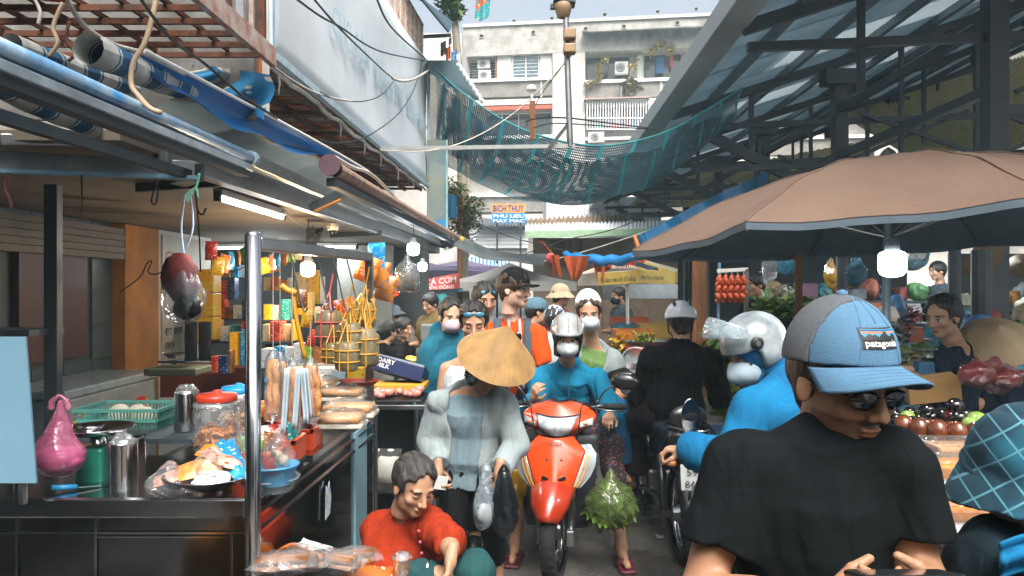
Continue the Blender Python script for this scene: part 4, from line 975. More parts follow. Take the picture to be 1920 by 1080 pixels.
lo_=[P(300,140,2.8),P(365,192,3.0),P(455,245,3.5),P(545,280,4.2),P(625,300,5.15),P(690,326,6.0)]
MB().sheet(lambda u,v:interp(tp_,u).lerp(interp(lo_,u),v)+Vector((-0.06*math.sin(v*3.14),0,-0.015*math.sin(u*23)*v)),40,8).build('blue_sheet',mat('blue_tarp','#1668a8',rough=0.45,col2='#0f4f86',scale=4,translucent=0.2),aB,smooth=True)
MB().tube(smooth_path([p+Vector((0,0,0.006)) for p in tp_],30),0.009,6).build('hem',M_WHITE,aB)
l2=[P(420,290,3.6),P(480,320,3.9),P(545,345,4.4),P(625,372,5.2),P(700,395,6.2),P(760,410,7.0)]
l1=[P(340,180,3.1),P(440,235,3.6),P(530,268,4.2),P(620,300,5.15),P(670,330,5.8),P(760,385,7.0)]
MB().sheet(lambda u,v:interp(l1,u).lerp(interp(l2,u),v)+Vector((-0.5*v,0,0.05*math.sin(v*3.14)+0.012*math.sin(u*30+v*4))),40,8).build('grey_sheet',mat('grey_translucent_tarp','#8f9a98',rough=0.5,col2='#6a7a7c',scale=3,translucent=0.35),aB,smooth=True)
aC=thing('rolled_awning','long rusty-patterned rolled awning along the alley edge with dark cassette','awning',P(760,385,6))
c0,c1=P(628,318,4.15),P(858,447,10.6)
roll('rolled_canvas',c0,c1,0.042,stripes('rust_pattern_canvas',[(0,'#a77a5c'),(0.25,'#8b9296'),(0.4,'#b07850'),(0.62,'#7d8588'),(0.8,'#9c6a4c')],46,'Y',0.8),aC,14,90)
MB().bar(c0-Vector((0.02,0,0.07)),c1-Vector((0.02,0,0.08)),0.06,0.05).build('cassette',M_DARKM,aC,bevel=0.006)
MB().tube([c0+Vector((-0.02,-0.05,0.02)),c0+Vector((-0.02,-0.02,0.02))],0.06,20).build('end_disc',mat('plum_disc','#4d3340',rough=0.6,var=0.2),aC)
MB().tube(smooth_path([c0+Vector((0,0,0.07)),P(660,325,4.6)+Vector((0,0,.04)),P(700,343,5.2)+Vector((0,0,.05)),P(745,375,6.2)],16),0.012,6).build('rope',M_CABLEW,aC)
yb=MB().blob(c1+Vector((0.06,-0.05,-0.02)),0.045,12).build('yellow_ball',mat('yellow_plastic','#d99a1e',rough=0.4),None,'small yellow ball on the end of the long rolled awning','ball',smooth=True)
lf=thing('light_box','flat lamp box with warm glow under the awning above the frame','lamp',P(612,368,5.0))
MB().bar(P(585,392,5.0),P(648,360,5.0),0.12,0.05).build('case',M_DARKM,lf);MB().bar(P(592,396,4.97),P(640,374,4.97),0.06,0.012).build('diffuser',mat('amber_diffuser','#b5762e',rough=0.4),lf)
aD=thing('dark_tarpaulin','dark grey tarpaulin stretched from the far awning towards the crowd','awning',P(940,470,12))
d1=[P(858,438,10.6),P(920,462,12),P(975,470,13),P(1024,476,14)];d2=[P(850,462,9.8),P(905,480,10.6),P(965,485,11.2),P(1018,500,12)]
MB().sheet(lambda u,v:interp(d1,u).lerp(interp(d2,u),v)+Vector((0,0,-0.06*math.sin(u*3.14)+0.02*math.sin(v*9))),24,8).build('sheet',mat('grey_tarp','#5c6466',rough=0.6,col2='#3e474b',scale=3),aD,smooth=True)
nb=thing('rusty_balcony','rusty iron balcony grating with peeling balusters at upper left','balcony',(LX(-1.7,2.6),2.6,2.75))
gx0,gx1,gy0,gy1,gz=-2.75,-1.33,1.2,3.65,2.80
for i in range(17):
 y=lerp(gy0,gy1,i/16);MB().bar((gx0,y,gz),(LX(gx1,y),y,gz),0.018,0.025).build('grating_bar',M_RUST,nb)
for i in range(9):
 x=lerp(gx0,gx1,i/8);MB().bar((LX(x,gy0),gy0,gz+0.024),(LX(x,gy1),gy1,gz+0.024),0.03 if i in(0,8) else 0.016,0.04 if i in(0,8) else 0.02).build('grating_bar',M_RUST,nb)
MB().bar((LX(gx1,1.2)+.03,1.2,gz),(LX(gx1,3.7)+.03,3.7,gz),0.03,0.09).build('edge_beam',M_RUSTP,nb)
for i in range(12):
 y=lerp(2.2,3.62,i/11);MB().bar((LX(gx1,y),y,gz+0.05),(LX(gx1,y),y,gz+1.0),0.035 if i%2 else 0.02).build('baluster',(mat('pale_blue_rail_paint','#8fa6b2',rough=0.6,col2='#7a4a30',scale=9),M_RUSTP,M_RUST)[i%3],nb)
MB().box((-2.3,3.75,2.95),(2.0,0.04,0.9)).build('sheet_board',mat('mottled_board','#7e7f7c',rough=0.8,col2='#4b4a47',scale=4,dirt=0.4),nb)
for i,(x,y,c) in enumerate(((-2.2,2.6,'#b5b0a8'),(-2.0,3.0,'#c0503a'),(-1.8,2.4,'#9aa4a8'),(-2.4,2.2,'#5a5048'),(-1.7,3.2,'#3f5a6a'))):
 MB().box((x,y,gz+0.1+0.03*i),(0.3,0.28,0.12),rotz(20*i)).build('stored_item',mat('junk'+c,c,rough=0.8),nb,bevel=0.01)
wp=thing('wooden_post','orange weathered wooden post beside the white panel','post',(LX(-1.49,3.9),3.9,2.85));MB().bar((LX(-1.49,3.95),3.95,2.6),(LX(-1.49,3.95),3.95,5.2),0.07,0.05).build('post',M_ORWOOD,wp);MB().bar((LX(-1.44,3.98),3.98,2.6),(LX(-1.44,3.98),3.98,5.2),0.03,0.03).build('trim',M_WHITE,wp)
fb2=thing('slatted_balcony','orange slatted underside of the long balcony below the white panel','balcony',(LX(-1.9,8),8,3.05))
def bz(y):return lerp(3.15,3.27,(y-4.8)/7.2)
for i in range(64):
 y=lerp(4.2,11.9,i/63);x1=LX(-1.80,y)
 if random.random()<0.08:continue
 MB().box((x1-0.62+random.uniform(-.02,.02),y,bz(y)+0.03+random.uniform(-.006,.006)),(1.2,0.075,0.02)).build('slat',random.choice((M_ORWOOD,M_ORWOOD,M_RUSTP,mat('grey_slat','#8b8a84',rough=0.8,dirt=0.4))),fb2)
for x in(-1.82,-2.08,-2.36,-2.66,-2.98):MB().bar((LX(x,4.0),4.0,bz(4)-0.02),(LX(x,12.0),12.0,bz(12)-0.02),0.035,0.06).build('joist',M_RUST,fb2)
for i in range(9):
 y=lerp(4.4,11.6,i/8);MB().bar((LX(-2.97,y),y,bz(y)-0.055),(LX(-1.80,y),y,bz(y)-0.055),0.04,0.035).build('cross_beam',M_RUST,fb2)
MB().sheet(lambda u,v:(lerp(LX(-2.97,lerp(4,12,v)),LX(-1.81,lerp(4,12,v)),u),lerp(4,12,v),bz(lerp(4,12,v))+0.07),2,4).build('floor_board',mat('pale_underside','#b0aa9c',rough=0.9,dirt=0.4),fb2)
tp2=[Vector((LX(-1.755,lerp(4,12,t)),lerp(4,12,t),bz(lerp(4,12,t))-0.03+0.012*math.sin(t*60)+random.uniform(-.012,.012))) for t in np.linspace(0,1,60)]
MB().tube(tp2,0.018,5).build('torn_edging',mat('torn_white_plastic','#c2bfb8',rough=0.7,dirt=0.3),fb2)
for k in(8,20,27,33,41,50):MB().tube([tp2[k],tp2[k]+Vector((0.01,0,-0.07)),tp2[k]+Vector((0.0,0.01,-0.15))],[0.012,0.008,0.003],5).build('hanging_scrap',M_CABLEW,fb2)
cl_=thing('torn_banner','torn blue and white printed cloth hanging under the rusty balcony','cloth',P(460,160,3.7))
MB().sheet(lambda u,v:P(lerp(355,505,u)+10*math.sin(v*5),lerp(118,140,u)+v*lerp(20,85,u),3.7+0.05*math.sin(u*14+v*3)),24,12).build('cloth',printed('torn_print','#1a6f9c','#a3a199','#b9b4a6',5.0,0.7),cl_,smooth=True)
wp2=thing('sign_panel','huge white canvas sign panel with faded blue lettering along the balcony','sign',(LX(-1.75,8),8,3.2))
def panel_pt(u,v):
 y=lerp(4.82,12.0,u);zb=bz(y)+0.03;zt=lerp(4.65,5.34,u)
 return Vector((LX(-1.73,y)+0.02*math.sin(u*9+v*4),y,lerp(zb,zt,v)))
MB().sheet(panel_pt,40,10).build('canvas',mat('white_canvas','#e2e9ec',rough=0.55,col2='#cbd6db',scale=0.9,dirt=0.22),wp2,smooth=True,solid=0.01)
FADE=mat('faded_blue_print','#a3c0ce',rough=0.6,col2='#c3d3db',scale=4)
for w_,d_,z_,sz_,wd_ in(('CHỢ ĐÊM',6.2,3.78,0.38,1.4),('BÁNH 396',7.95,3.87,0.38,1.6),('BÌNH MINH',9.9,3.97,0.40,1.85)):
 lettering(w_,(LX(-1.73,d_)+0.035,d_,z_),(0.029,1,0.045),(0,0,1),sz_,FADE,wp2,depth=0.005,width=wd_,font_bold=True)
for(u0,v0,u1,v1) in((0,0,1,0),(0,0,0,1),(1,0,1,1)):
 a,b=panel_pt(u0,v0)+Vector((0.015,0,0)),panel_pt(u1,v1)+Vector((0.015,0,0));MB().bar(a,b,0.05,0.05).build('frame',mat('pale_frame','#aec3cf',rough=0.5,metal=0.3),wp2)
ub=thing('upper_balcony_railing','rusty white vertical bar railing above the white panel','railing',(LX(-1.8,9.5),9.5,5.1))
for i in range(34):
 y=lerp(7.6,12.0,i/33);z0=lerp(4.93,5.36,(y-7.6)/4.4)
 MB().bar((LX(-1.80,y),y,z0-0.05),(LX(-1.80,y),y,z0+0.56),0.026).build('baluster',M_RUSTP if i%3 else M_CABLEW,ub)
for dz in(0.02,0.55):MB().bar((LX(-1.80,7.6),7.6,4.93+dz),(LX(-1.80,12.0),12.0,5.36+dz),0.04,0.04).build('rail',M_RUSTP,ub)
MB().box((-3.4,9.8,5.6),(1.8,5.5,4.2)).build('room',M_WALL,ub)
dc=thing('corrugated_canopy','dark blue corrugated canopy jutting from the upper balcony','canopy',P(810,30,12))
corrug('roof_sheet',mat('dark_blue_tin','#3e5560',rough=0.5,var=0.3,dirt=0.3),dc,P(760,-40,10),P(775,-10,13.5),P(842,60,11.2),P(848,40,14),14,0.03)
MB().bar(P(775,70,12.2),P(846,66,12.2),0.05,0.05).build('edge',M_DARKM,dc)
lp=thing('laundry_line','bright printed clothes hanging under the dark canopy','laundry',P(840,90,13.4))
for i,(x,y,w,h,c) in enumerate(((826,78,10,26,'#a33548'),(836,88,9,24,'#c4622c'),(846,95,11,20,'#3b86b5'),(855,100,8,18,'#c9ced2'),(841,70,6,14,'#c98a3a'))):
 MB().sheet(lambda u,v:P(x+w*u,y+h*v+2*math.sin(u*6),13.4+0.06*math.sin(u*9+i)),8,6).build('garment',printed('lp%d'%i,c,'#2f4f6a','#d9d2c6',9,0.8),lp,smooth=True)
tq=thing('hanging_towel','turquoise floral cloth hanging against the sky at the top','cloth',P(905,20,13))
MB().sheet(lambda u,v:P(lerp(893,920,u)-3*v,lerp(-10,40-12*abs(u-.4),v),13+0.08*math.sin(u*8)),8,10).build('cloth',printed('tqp','#18909a','#c05a3a','#d9c46a',9,0.8),tq,smooth=True)
MB().bar(P(880,-12,13),P(930,-12,13),0.03).build('pole',M_STEELD,tq)
vn=thing('vine_tree','leafy branch with pale trunk beside the upper canopy','tree',P(862,120,13.8));vn.location.z=0
MB().tube(smooth_path([P(868,560,13.8),P(866,250,13.8),P(858,110,13.8),P(852,30,13.8),P(846,-30,13.8)],16),[0.11-0.004*i for i in range(17)],8).build('trunk',mat('pale_bark','#8f8878',rough=0.9,bump=0.4),vn)
leaves('foliage',M_LEAF,vn,[P(x,y,13.7) for x,y in((833,4),(845,12),(852,0),(838,22),(858,18),(848,-15),(832,-12))],0.16,42,0.15,21)
gsh=thing('dark_green_awning','dark scalloped awning at the far end of the white panel','awning',P(850,150,12.3))
MB().sheet(lambda u,v:P(lerp(802,lerp(858,906,v),u),lerp(113,lerp(120,192,u**0.5),v)+3*math.sin(u*40)*(v>.9),lerp(12.0,11.4,v)),40,10).build('canvas',mat('dark_green_canvas','#1e3a42',rough=0.7,var=0.25),gsh,smooth=True)
MB().tube([P(lerp(858,906,t),lerp(118,192,t)+2.5*math.sin(t*50),11.38) for t in np.linspace(0,1,40)],0.025,5).build('fringe',M_WHITE,gsh)
gl=thing('glass_screen','tall dusty glass screen at the end of the balcony panel','screen',P(818,330,11.8))
MB().box(P(819,350,11.9),(0.32,0.03,1.5)).build('pane',mat('dusty_glass','#5d7d84',rough=0.25,col2='#8a8b78',scale=2.5,alpha=0.75,spec=0.7),gl)
MB().box(P(838,350,11.88),(0.03,0.05,1.5)).build('frame',mat('pale_frame2','#7fb0b8',rough=0.5),gl);MB().box(P(819,432,11.87),(0.33,0.02,0.35)).build('blue_panel',mat('screen_blue','#1c78a8',rough=0.5),gl)
bs=thing('bucket_stack','stack of blue plastic buckets behind the glass screen','buckets',P(847,408,12.6))
for k in range(5):MB().lathe([(0.07,0),(0.085,0.07),(0.092,0.07),(0.092,0.085)],P(848,408-k*8,12.6),16).build('bucket',mat('blue_bucket','#2079a3',rough=0.4),bs)
# shade net
def net_mat():
 m=bpy.data.materials.new('shade_net');m.use_nodes=True;nt=m.node_tree;b=nt.nodes['Principled BSDF'];L=nt.links.new;o=nt.nodes['Material Output']
 tc=_n(nt,'ShaderNodeTexCoord');sx=_n(nt,'ShaderNodeSeparateXYZ');L(tc.outputs['UV'],sx.inputs[0])
 nz=_n(nt,'ShaderNodeTexNoise');nz.inputs['Scale'].default_value=5;nz.inputs['Detail'].default_value=5;L(tc.outputs['UV'],nz.inputs['Vector'])
 def wave(out,f,th,wob=0.8):
  m1=_n(nt,'ShaderNodeMath',operation='MULTIPLY_ADD');m1.inputs[1].default_value=f;L(out,m1.inputs[0])
  m0=_n(nt,'ShaderNodeMath',operation='MULTIPLY');m0.inputs[1].default_value=wob;L(nz.outputs['Fac'],m0.inputs[0]);L(m0.outputs[0],m1.inputs[2])
  m2=_n(nt,'ShaderNodeMath',operation='FRACT');L(m1.outputs[0],m2.inputs[0]);m3=_n(nt,'ShaderNodeMath',operation='LESS_THAN');m3.inputs[1].default_value=th;L(m2.outputs[0],m3.inputs[0]);return m3.outputs[0]
 holes1,holes2,band=wave(sx.outputs['X'],190,0.42),wave(sx.outputs['Y'],50,0.6),wave(sx.outputs['X'],11,0.10,0.25)
 mr=_n(nt,'ShaderNodeValToRGB');e=mr.color_ramp.elements;e[0].color=(*C('#27454f'),1);e[0].position=0.35;e[1].color=(*C('#4c717d'),1);e[1].position=0.7;L(nz.outputs['Fac'],mr.inputs['Fac'])
 mx=_n(nt,'ShaderNodeMix',data_type='RGBA');L(band,mx.inputs[0]);L(mr.outputs[0],mx.inputs[6]);mx.inputs[7].default_value=(*C('#2f8f96'),1);L(mx.outputs[2],b.inputs['Base Color']);b.inputs['Roughness'].default_value=0.6
 tl=_n(nt,'ShaderNodeBsdfTranslucent');L(mx.outputs[2],tl.inputs['Color']);ms=_n(nt,'ShaderNodeMixShader');ms.inputs[0].default_value=0.35;L(b.outputs[0],ms.inputs[1]);L(tl.outputs[0],ms.inputs[2])
 mu=_n(nt,'ShaderNodeMath',operation='MULTIPLY');L(holes1,mu.inputs[0]);L(holes2,mu.inputs[1])
 nb_=_n(nt,'ShaderNodeMath',operation='SUBTRACT',use_clamp=True);L(mu.outputs[0],nb_.inputs[0]);L(band,nb_.inputs[1])
 tr=_n(nt,'ShaderNodeBsdfTransparent');m2=_n(nt,'ShaderNodeMixShader');L(nb_.outputs[0],m2.inputs[0]);L(ms.outputs[0],m2.inputs[1]);L(tr.outputs[0],m2.inputs[2]);L(m2.outputs[0],o.inputs['Surface'])
 return m
T_=smooth_path([P(800,112,12),P(865,172,11.2),P(960,233,10.4),P(1060,266,10),P(1150,272,9.6),P(1250,247,9.2),P(1330,203,8.6),P(1392,165,8.1)],40)
B_=smooth_path([P(803,300,12.1),P(850,318,12.5),P(905,348,12.8),P(990,378,13),P(1100,374,12.9),P(1200,352,12.4),P(1290,300,11.2),P(1378,222,9.0)],40)
NM=net_mat();nn_=thing('shade_net','sagging teal shade net stretched across the alley','net',P(1080,300,10))
MB().sheet(lambda u,v:interp(T_,u).lerp(interp(B_,u),v)+Vector((0,0,-0.22*math.sin(v*math.pi)*math.sin(u*math.pi)+0.035*math.sin(u*31+v*5)*math.sin(v*3.14))),90,24).build('mesh_sheet',NM,nn_,smooth=True)
T2=[p+Vector((0,0.25,-0.12)) for p in T_]
MB().sheet(lambda u,v:interp(T2,u*0.9+0.05).lerp(interp(B_,u*0.9+0.05),v*0.75)+Vector((0,0.1,-0.34*math.sin(v*math.pi)*math.sin(u*math.pi)+0.05*math.sin(u*23+v*9))),80,18).build('second_layer',NM,nn_,smooth=True)
MB().tube(T_,0.012,5).build('edge_cord',mat('teal_cord','#2a7f86',rough=0.7),nn_)
pl=thing('camera_pole','grey pole on a cross bar with beige camera boxes above the net','pole',P(1068,275,6.7))
MB().bar(P(714,279,6.75),P(1078,274,6.7),0.035,0.035).build('cross_bar',mat('pale_steel_bar','#8f9393',rough=0.5,metal=0.5,dirt=0.2),pl);MB().tube([P(1069,275,6.7),P(1061,30,6.7)],0.028,10).build('pole',M_STEELD,pl);MB().bar(P(1030,277,6.68),P(1069,228,6.7),0.025,0.03).build('brace',M_DARKM,pl)
M_BEIGE=mat('beige_plastic','#8d7355',rough=0.5,var=0.2)
for z0,z1 in((55,74),(84,101)):MB().box(P(1068,(z0+z1)/2,6.62),(0.11,0.11,(z1-z0)*6.7/FPX)).build('camera_box',M_BEIGE,pl,bevel=0.012)
MB().box(P(1073,80,6.66),(0.06,0.08,0.1)).build('camera_back',M_BEIGE,pl)
MB().lathe([(0.03,-0.06),(0.055,-0.05),(0.075,0.02),(0.09,0.06),(0.07,0.075),(0.001,0.08)],P(1056,22,6.7),16).build('camera_head',M_BEIGE,pl,smooth=True)
MB().box(P(1058,4,6.7),(0.2,0.16,0.03),rot3(0,8,0)).build('rain_hood',M_DARKM,pl);MB().box(P(1038,13,6.7),(0.06,0.05,0.04)).build('lens',M_DARKM,pl)
dm=thing('dome_antenna','white dome antenna on a wooden stake above the net','antenna',P(997,245,7.4))
MB().bar(P(999,262,7.4),P(998,190,7.4),0.055).build('stake',M_WOOD,dm);MB().tube([P(998,190,7.4),P(996,172,7.4)],0.014,8).build('stem',M_WHITE,dm);MB().lathe([(0.001,0.045),(0.035,0.04),(0.05,0.015),(0.048,-0.01),(0.02,-0.02),(0.001,-0.02)],P(996,168,7.4),18).build('dome',M_WHITE,dm,smooth=True)
# right side: market hall roof
def EX(d):return 2.12+0.029*d
EZ,PITCH=4.27,0.33
def RZ(x,d):return EZ+PITCH*(x-EX(d))
hall=thing('market_hall','open market hall with corrugated tin roof on dark steel trusses at right','building',(6,13,0))
M_TIN=mat('blue_fibreglass_sheet','#7f97a2',rough=0.32,col2='#627c88',scale=1.4,dirt=0.2,translucent=0.26)
def roof_mesh(x0,x1,w,waves,amp,name):
 k=waves*6
 return MB().sheet(lambda u,v:(lerp(x0,x1,v),w*u,PITCH*lerp(x0,x1,v)+amp*math.sin(u*waves*2*math.pi)),k,1).mesh(name,True)
rm1=roof_mesh(-0.12,4.6,1.04,11,0.028,'roof_sheet');rm1.materials.append(M_TIN)
rm2=roof_mesh(4.5,11.0,1.04,11,0.028,'roof_sheet');rm2.materials.append(M_TIN)
rm3=roof_mesh(1.2,4.6,1.04,11,0.028,'roof_sheet');rm3.materials.append(mat('pale_fibreglass','#b5c4c8',rough=0.4,var=0.15,scale=2,translucent=0.55,dirt=0.15))
rm4=roof_mesh(-0.12,1.3,1.04,11,0.028,'roof_sheet');rm4.materials.append(M_TIN)
for i in range(23):
 d=1.6+i
 for me,on in((rm1,i not in(8,11,14,17)),(rm2,True),(rm3,i in(8,11,14,17)),(rm4,i in(8,11,14,17))):
  if not on:continue
  o=bpy.data.objects.new('roof_sheet',me);COL.objects.link(o);o.parent=hall;o.location=Vector((EX(d),d,EZ+0.10+0.004*(i%2)+(0.03 if me in(rm2,) else 0)))-Vector(hall.location)
M_FASC=mat('grey_painted_fascia','#8b9496',rough=0.5,var=0.15,scale=1.5,dirt=0.15)
MB().bar((EX(1.5)-0.17,1.5,EZ+0.05),(EX(24)-0.17,24,EZ+0.05),0.30,0.24).build('gutter_fascia',M_FASC,hall,bevel=0.01)
for k in range(10):
 x=0.55+k*1.05;MB().bar((EX(1.5)+x,1.5,EZ+PITCH*x+0.02),(EX(24)+x,24,EZ+PITCH*x+0.02),0.07,0.11).build('purlin',mat('grey_purlin','#59666c',rough=0.6,var=0.3),hall)
def zt(x):return PITCH*x+EZ-0.12
for d in(7.3,11.0,14.6,18.2,22.0):
 e=EX(d);colx=4.55+0.029*d
 def bm(name,x0,z0,x1,z1,w=0.10,dd=0.0):MB().bar((x0,d+dd,z0),(x1,d+dd,z1),w,w*1.15).build(name,M_DARKM,hall)
 bm('rafter',e-0.05,EZ-0.06,e+9.5,zt(9.5),0.11);bm('middle_chord',e,4.03,e+9.5,4.42,0.075,0.02);bm('lower_chord',colx-(2.2 if d>8 else 0),3.40,e+9.5,3.78,0.07,-0.02)
 for cx in(colx,colx+4.4):
  MB().box((cx,d,(EZ+0.45)/2),(0.19,0.16,EZ+0.45)).build('column',M_DARKM,hall);MB().box((cx,d-0.003,zt(cx-e)-0.18),(0.5,0.26,0.22)).build('column_head',M_DARKM,hall)
 for k in range(7):
  x=colx-1.3+k*1.12
  if abs(x-colx)<0.2 or abs(x-colx-4.4)<0.2:continue
  bm('vertical',x,3.6,x,zt(x-e),0.06,0.04)
 for x in(colx+0.25,colx+2.3,colx+4.7):bm('brace',x,3.6,x+1.7,4.3,0.05,0.06);bm('brace',x,4.25,x+1.7,3.65,0.05,-0.06)
 if d>8:bm('knee_brace',colx,2.95,e+0.35,EZ-0.25,0.13,0.07)
 bm('rod',colx+0.6,2.2,colx+0.6,3.6,0.025,0.03)
for z in(3.62,4.3):MB().bar((4.55+0.029*7.3,7.3,z),(4.55+0.029*22,22,z),0.09,0.10).build('tie_beam',M_DARKM,hall)
bk=thing('stall_partition','dark boarded partition at the back of the market hall','partition',(9,16.2,0))
for x0,x1 in((3.6,8.6),(9.6,15)):MB().box(((x0+x1)/2,16.2,1.2),(x1-x0,0.2,2.4)).build('boards',mat('dark_boards','#232b2f',rough=0.8,var=0.5,scale=2),bk)
# the brown umbrella
um=thing('market_umbrella','large brown market umbrella with dark underside on a steel pole','umbrella',(2.08,4.09,0))
UC=Vector((2.08,4.09,2.37));rim=[]
for k in range(8):
 a=R(175+45*k);z=(1.83,1.905,1.96,1.98,1.97,1.93,1.88,1.84)[k]
 rim.append(Vector((UC.x+1.40*math.cos(a),UC.y+1.40*math.sin(a),z)))
M_UMB=mat('brown_canvas','#7a6455',rough=0.8,col2='#6a5547',scale=2.0,bump=0.25,bscale=14,translucent=0.18,dirt=0.12,wrinkle=0.25)
M_UMBD=mat('dark_canvas_lining','#566570',rough=0.85,var=0.2)
for k in range(8):
 p,q=rim[k],rim[(k+1)%8]
 def gore(u,v,dz=0.0):
  e=p.lerp(q,u);s_=math.sin(u*math.pi);w=UC.lerp(e,v);w.z+=0.11*math.sin(v*math.pi*0.92)-0.035*s_*v*v+0.006*math.sin(u*13+v*21);return w+Vector((0,0,dz))-(e-UC)*0.035*s_*v
 g1=MB().sheet(lambda u,v:gore(u,v),10,14).build('canopy_panel',M_UMB,um,smooth=True)
 MB().sheet(lambda u,v:gore(u,v,-0.012),10,14).build('lining_panel',M_UMBD,um,smooth=True)
 MB().sheet(lambda u,v:gore(u,1.0,-0.004)+Vector((0,0,-0.03*v)),10,2).build('valance',M_UMBD,um,smooth=True)
 MB().tube([UC.lerp(p,t)+Vector((0,0,0.11*math.sin(t*math.pi*0.92)-0.03)) for t in np.linspace(0.02,1,8)],0.007,6).build('rib',M_STEELD,um)
 MB().tube([gore(0,v,0.003) for v in np.linspace(0.02,1,16)],0.004,5).build('seam',M_UMB,um)
 MB().tube([Vector((UC.x,UC.y,1.93)),UC.lerp(p,0.55)+Vector((0,0,0.05))],0.006,6).build('stretcher',M_STEELD,um)
MB().tube([Vector((UC.x-0.03,UC.y,0)),UC+Vector((0,0,0.02))],0.022,12).build('pole',mat('grey_pole','#6f7a80',rough=0.45,metal=0.4,var=0.2),um,smooth=True)
MB().lathe([(0.04,-0.03),(0.05,0.01),(0.03,0.04),(0.001,0.06)],UC,12).build('finial',M_BLACK,um)
MB().lathe([(0.2,0),(0.2,0.06),(0.05,0.12),(0.03,0.3)],(UC.x-0.03,UC.y,0),20).build('base',M_DARKM,um)
bt2=thing('blue_tarpaulin','blue tarpaulin with orange edge hanging behind the umbrella tip','tarpaulin',P(1290,420,8))
q1=[P(1440,322,8.6),P(1370,352,8.4),P(1290,392,8.2),P(1215,432,8.0),P(1190,444,8)];q2=[P(1440,420,8.0),P(1370,440,7.8),P(1300,462,7.6),P(1240,478,7.4),P(1198,470,7.4)]
MB().sheet(lambda u,v:interp(q1,u).lerp(interp(q2,u),v)+Vector((0,0.10*math.sin(u*26+v*2),-0.04*math.sin(v*3.14))),50,10).build('sheet',mat('blue_tarp2','#1d5f86',rough=0.35,col2='#12415f',scale=3,bump=0.3,bscale=8,translucent=0.2),bt2,smooth=True)
MB().bar(P(1190,444,7.99),P(1200,472,7.39),0.03).build('edge',mat('orange_cloth','#c8641e',rough=0.7,var=0.2),bt2)
bt3=thing('tarpaulin_bundle','bright blue tarpaulin bundle with orange flags slung across the lane','tarpaulin',P(1150,480,9))
q3=smooth_path([P(1058,476,9.4),P(1085,484,9.2),P(1130,489,9),P(1175,486,8.8),P(1230,470,8.4)],20)
MB().tube([p+Vector((0,0,0.015*math.sin(i*1.7))) for i,p in enumerate(q3)],[0.03+0.04*math.sin(math.pi*i/20) for i in range(21)],8).build('bundle',mat('bright_blue_tarp','#1673b5',rough=0.4,var=0.3,scale=8,bump=0.4,bscale=30),bt3,smooth=True)
OR_=mat('orange_flag','#b5531c',rough=0.75,col2='#8a3a18',scale=5,translucent=0.25)
for x0,x1,y0,tip,ty in((1056,1112,480,1078,522),(1110,1150,490,1128,530),(1164,1212,486,1190,508),(1030,1048,478,1046,516)):
 MB().sheet(lambda u,v:P(lerp(lerp(x0,x1,u),tip+(u-.5)*14,v),lerp(y0,ty,v)+4*math.sin(u*9)*v,9.0+0.06*math.sin(u*8)),12,8).build('flag',OR_,bt3,smooth=True)
MB().blob(P(1032,483,9.2),0.062,14).build('red_ball',mat('red_ball','#b04a4c',rough=0.5),None,'faded red ball hanging beside the orange flags','ball',smooth=True)
wt=thing('blue_flag','limp navy cloth strip hanging under the orange flags','cloth',P(1210,505,8.9));MB().sheet(lambda u,v:P(lerp(1192,1234,u),490+12*u+v*13,8.9+0.04*math.sin(u*9)),10,4).build('cloth',mat('navy_cloth','#2b3f58',rough=0.8),wt,smooth=True)
f6=thing('orange_flag','torn orange cloth tied to wires left of the beige wall','cloth',P(1015,460,11));MB().sheet(lambda u,v:P(lerp(1010,1030,v)+8*u,lerp(452,476,v),11+.04*math.sin(u*7)),5,8).build('cloth',OR_,f6,smooth=True)
# tents, parasols and banners of the far stalls
def tent(name,label,cat,px,py,d,w,rise,drop,m,mv=None,n=6,pole=True,text=None):
 c=P(px,py,d);o=thing(name,label,cat,(c.x,c.y,0));top=c;r=w/2;zr=c.z-rise
 pts=[Vector((c.x+r*math.cos(2*math.pi*(k+.5)/n),c.y+r*math.sin(2*math.pi*(k+.5)/n),zr)) for k in range(n)]
 for k in range(n):
  p,q=pts[k],pts[(k+1)%n]
  MB().sheet(lambda u,v:top.lerp(p.lerp(q,u),v)+Vector((0,0,-0.05*math.sin(v*3.14))),3,5).build('canopy_panel',m,o,smooth=True)
  MB().sheet(lambda u,v:p.lerp(q,u)+Vector((0,0,-drop*v)),3,1).build('valance',mv or m,o)
 if pole:MB().tube([Vector((c.x,c.y,0)),top],0.025,8).build('pole',M_WHITE,o)
 return o,pts
VIO=mat('violet_canvas','#6c6582',rough=0.7,var=0.15,translucent=0.2);WHC=mat('white_tent','#cfd0cc',rough=0.7,var=0.12,translucent=0.3)
tent('market_tent','violet market tent over the far left stalls','tent',795,490,15,3.4,0.22,0.12,VIO)
tent('market_tent','second violet tent closer to the lane, partly behind the bulbs','tent',868,486,17,3.0,0.2,0.12,VIO)
tent('market_tent','white tent behind the tall man in the black cap','tent',955,492,13,2.6,0.35,0.15,WHC)
bsn=thing('striped_awning','blue and white striped awning far down the lane','awning',P(900,490,18));MB().sheet(lambda u,v:P(lerp(862,960,u),lerp(482,508,v),lerp(18.5,17.5,v)),8,2).build('sheet',stripes('blue_white_stripe',[(0,'#2b7fae'),(0.5,'#cfd6d8')],14),bsn)
rb=thing('banner','red stall banner reading CÁ CƠM BIỂN ĐÔNG over the far left stall','banner',P(825,545,11))
MB().sheet(lambda u,v:P(lerp(788,862,u),lerp(lerp(526,512,u),lerp(545,541,u),v),11-0.2*v),6,2).build('sheet',mat('red_banner','#b5453a',rough=0.6,var=0.15),rb,solid=0.01)
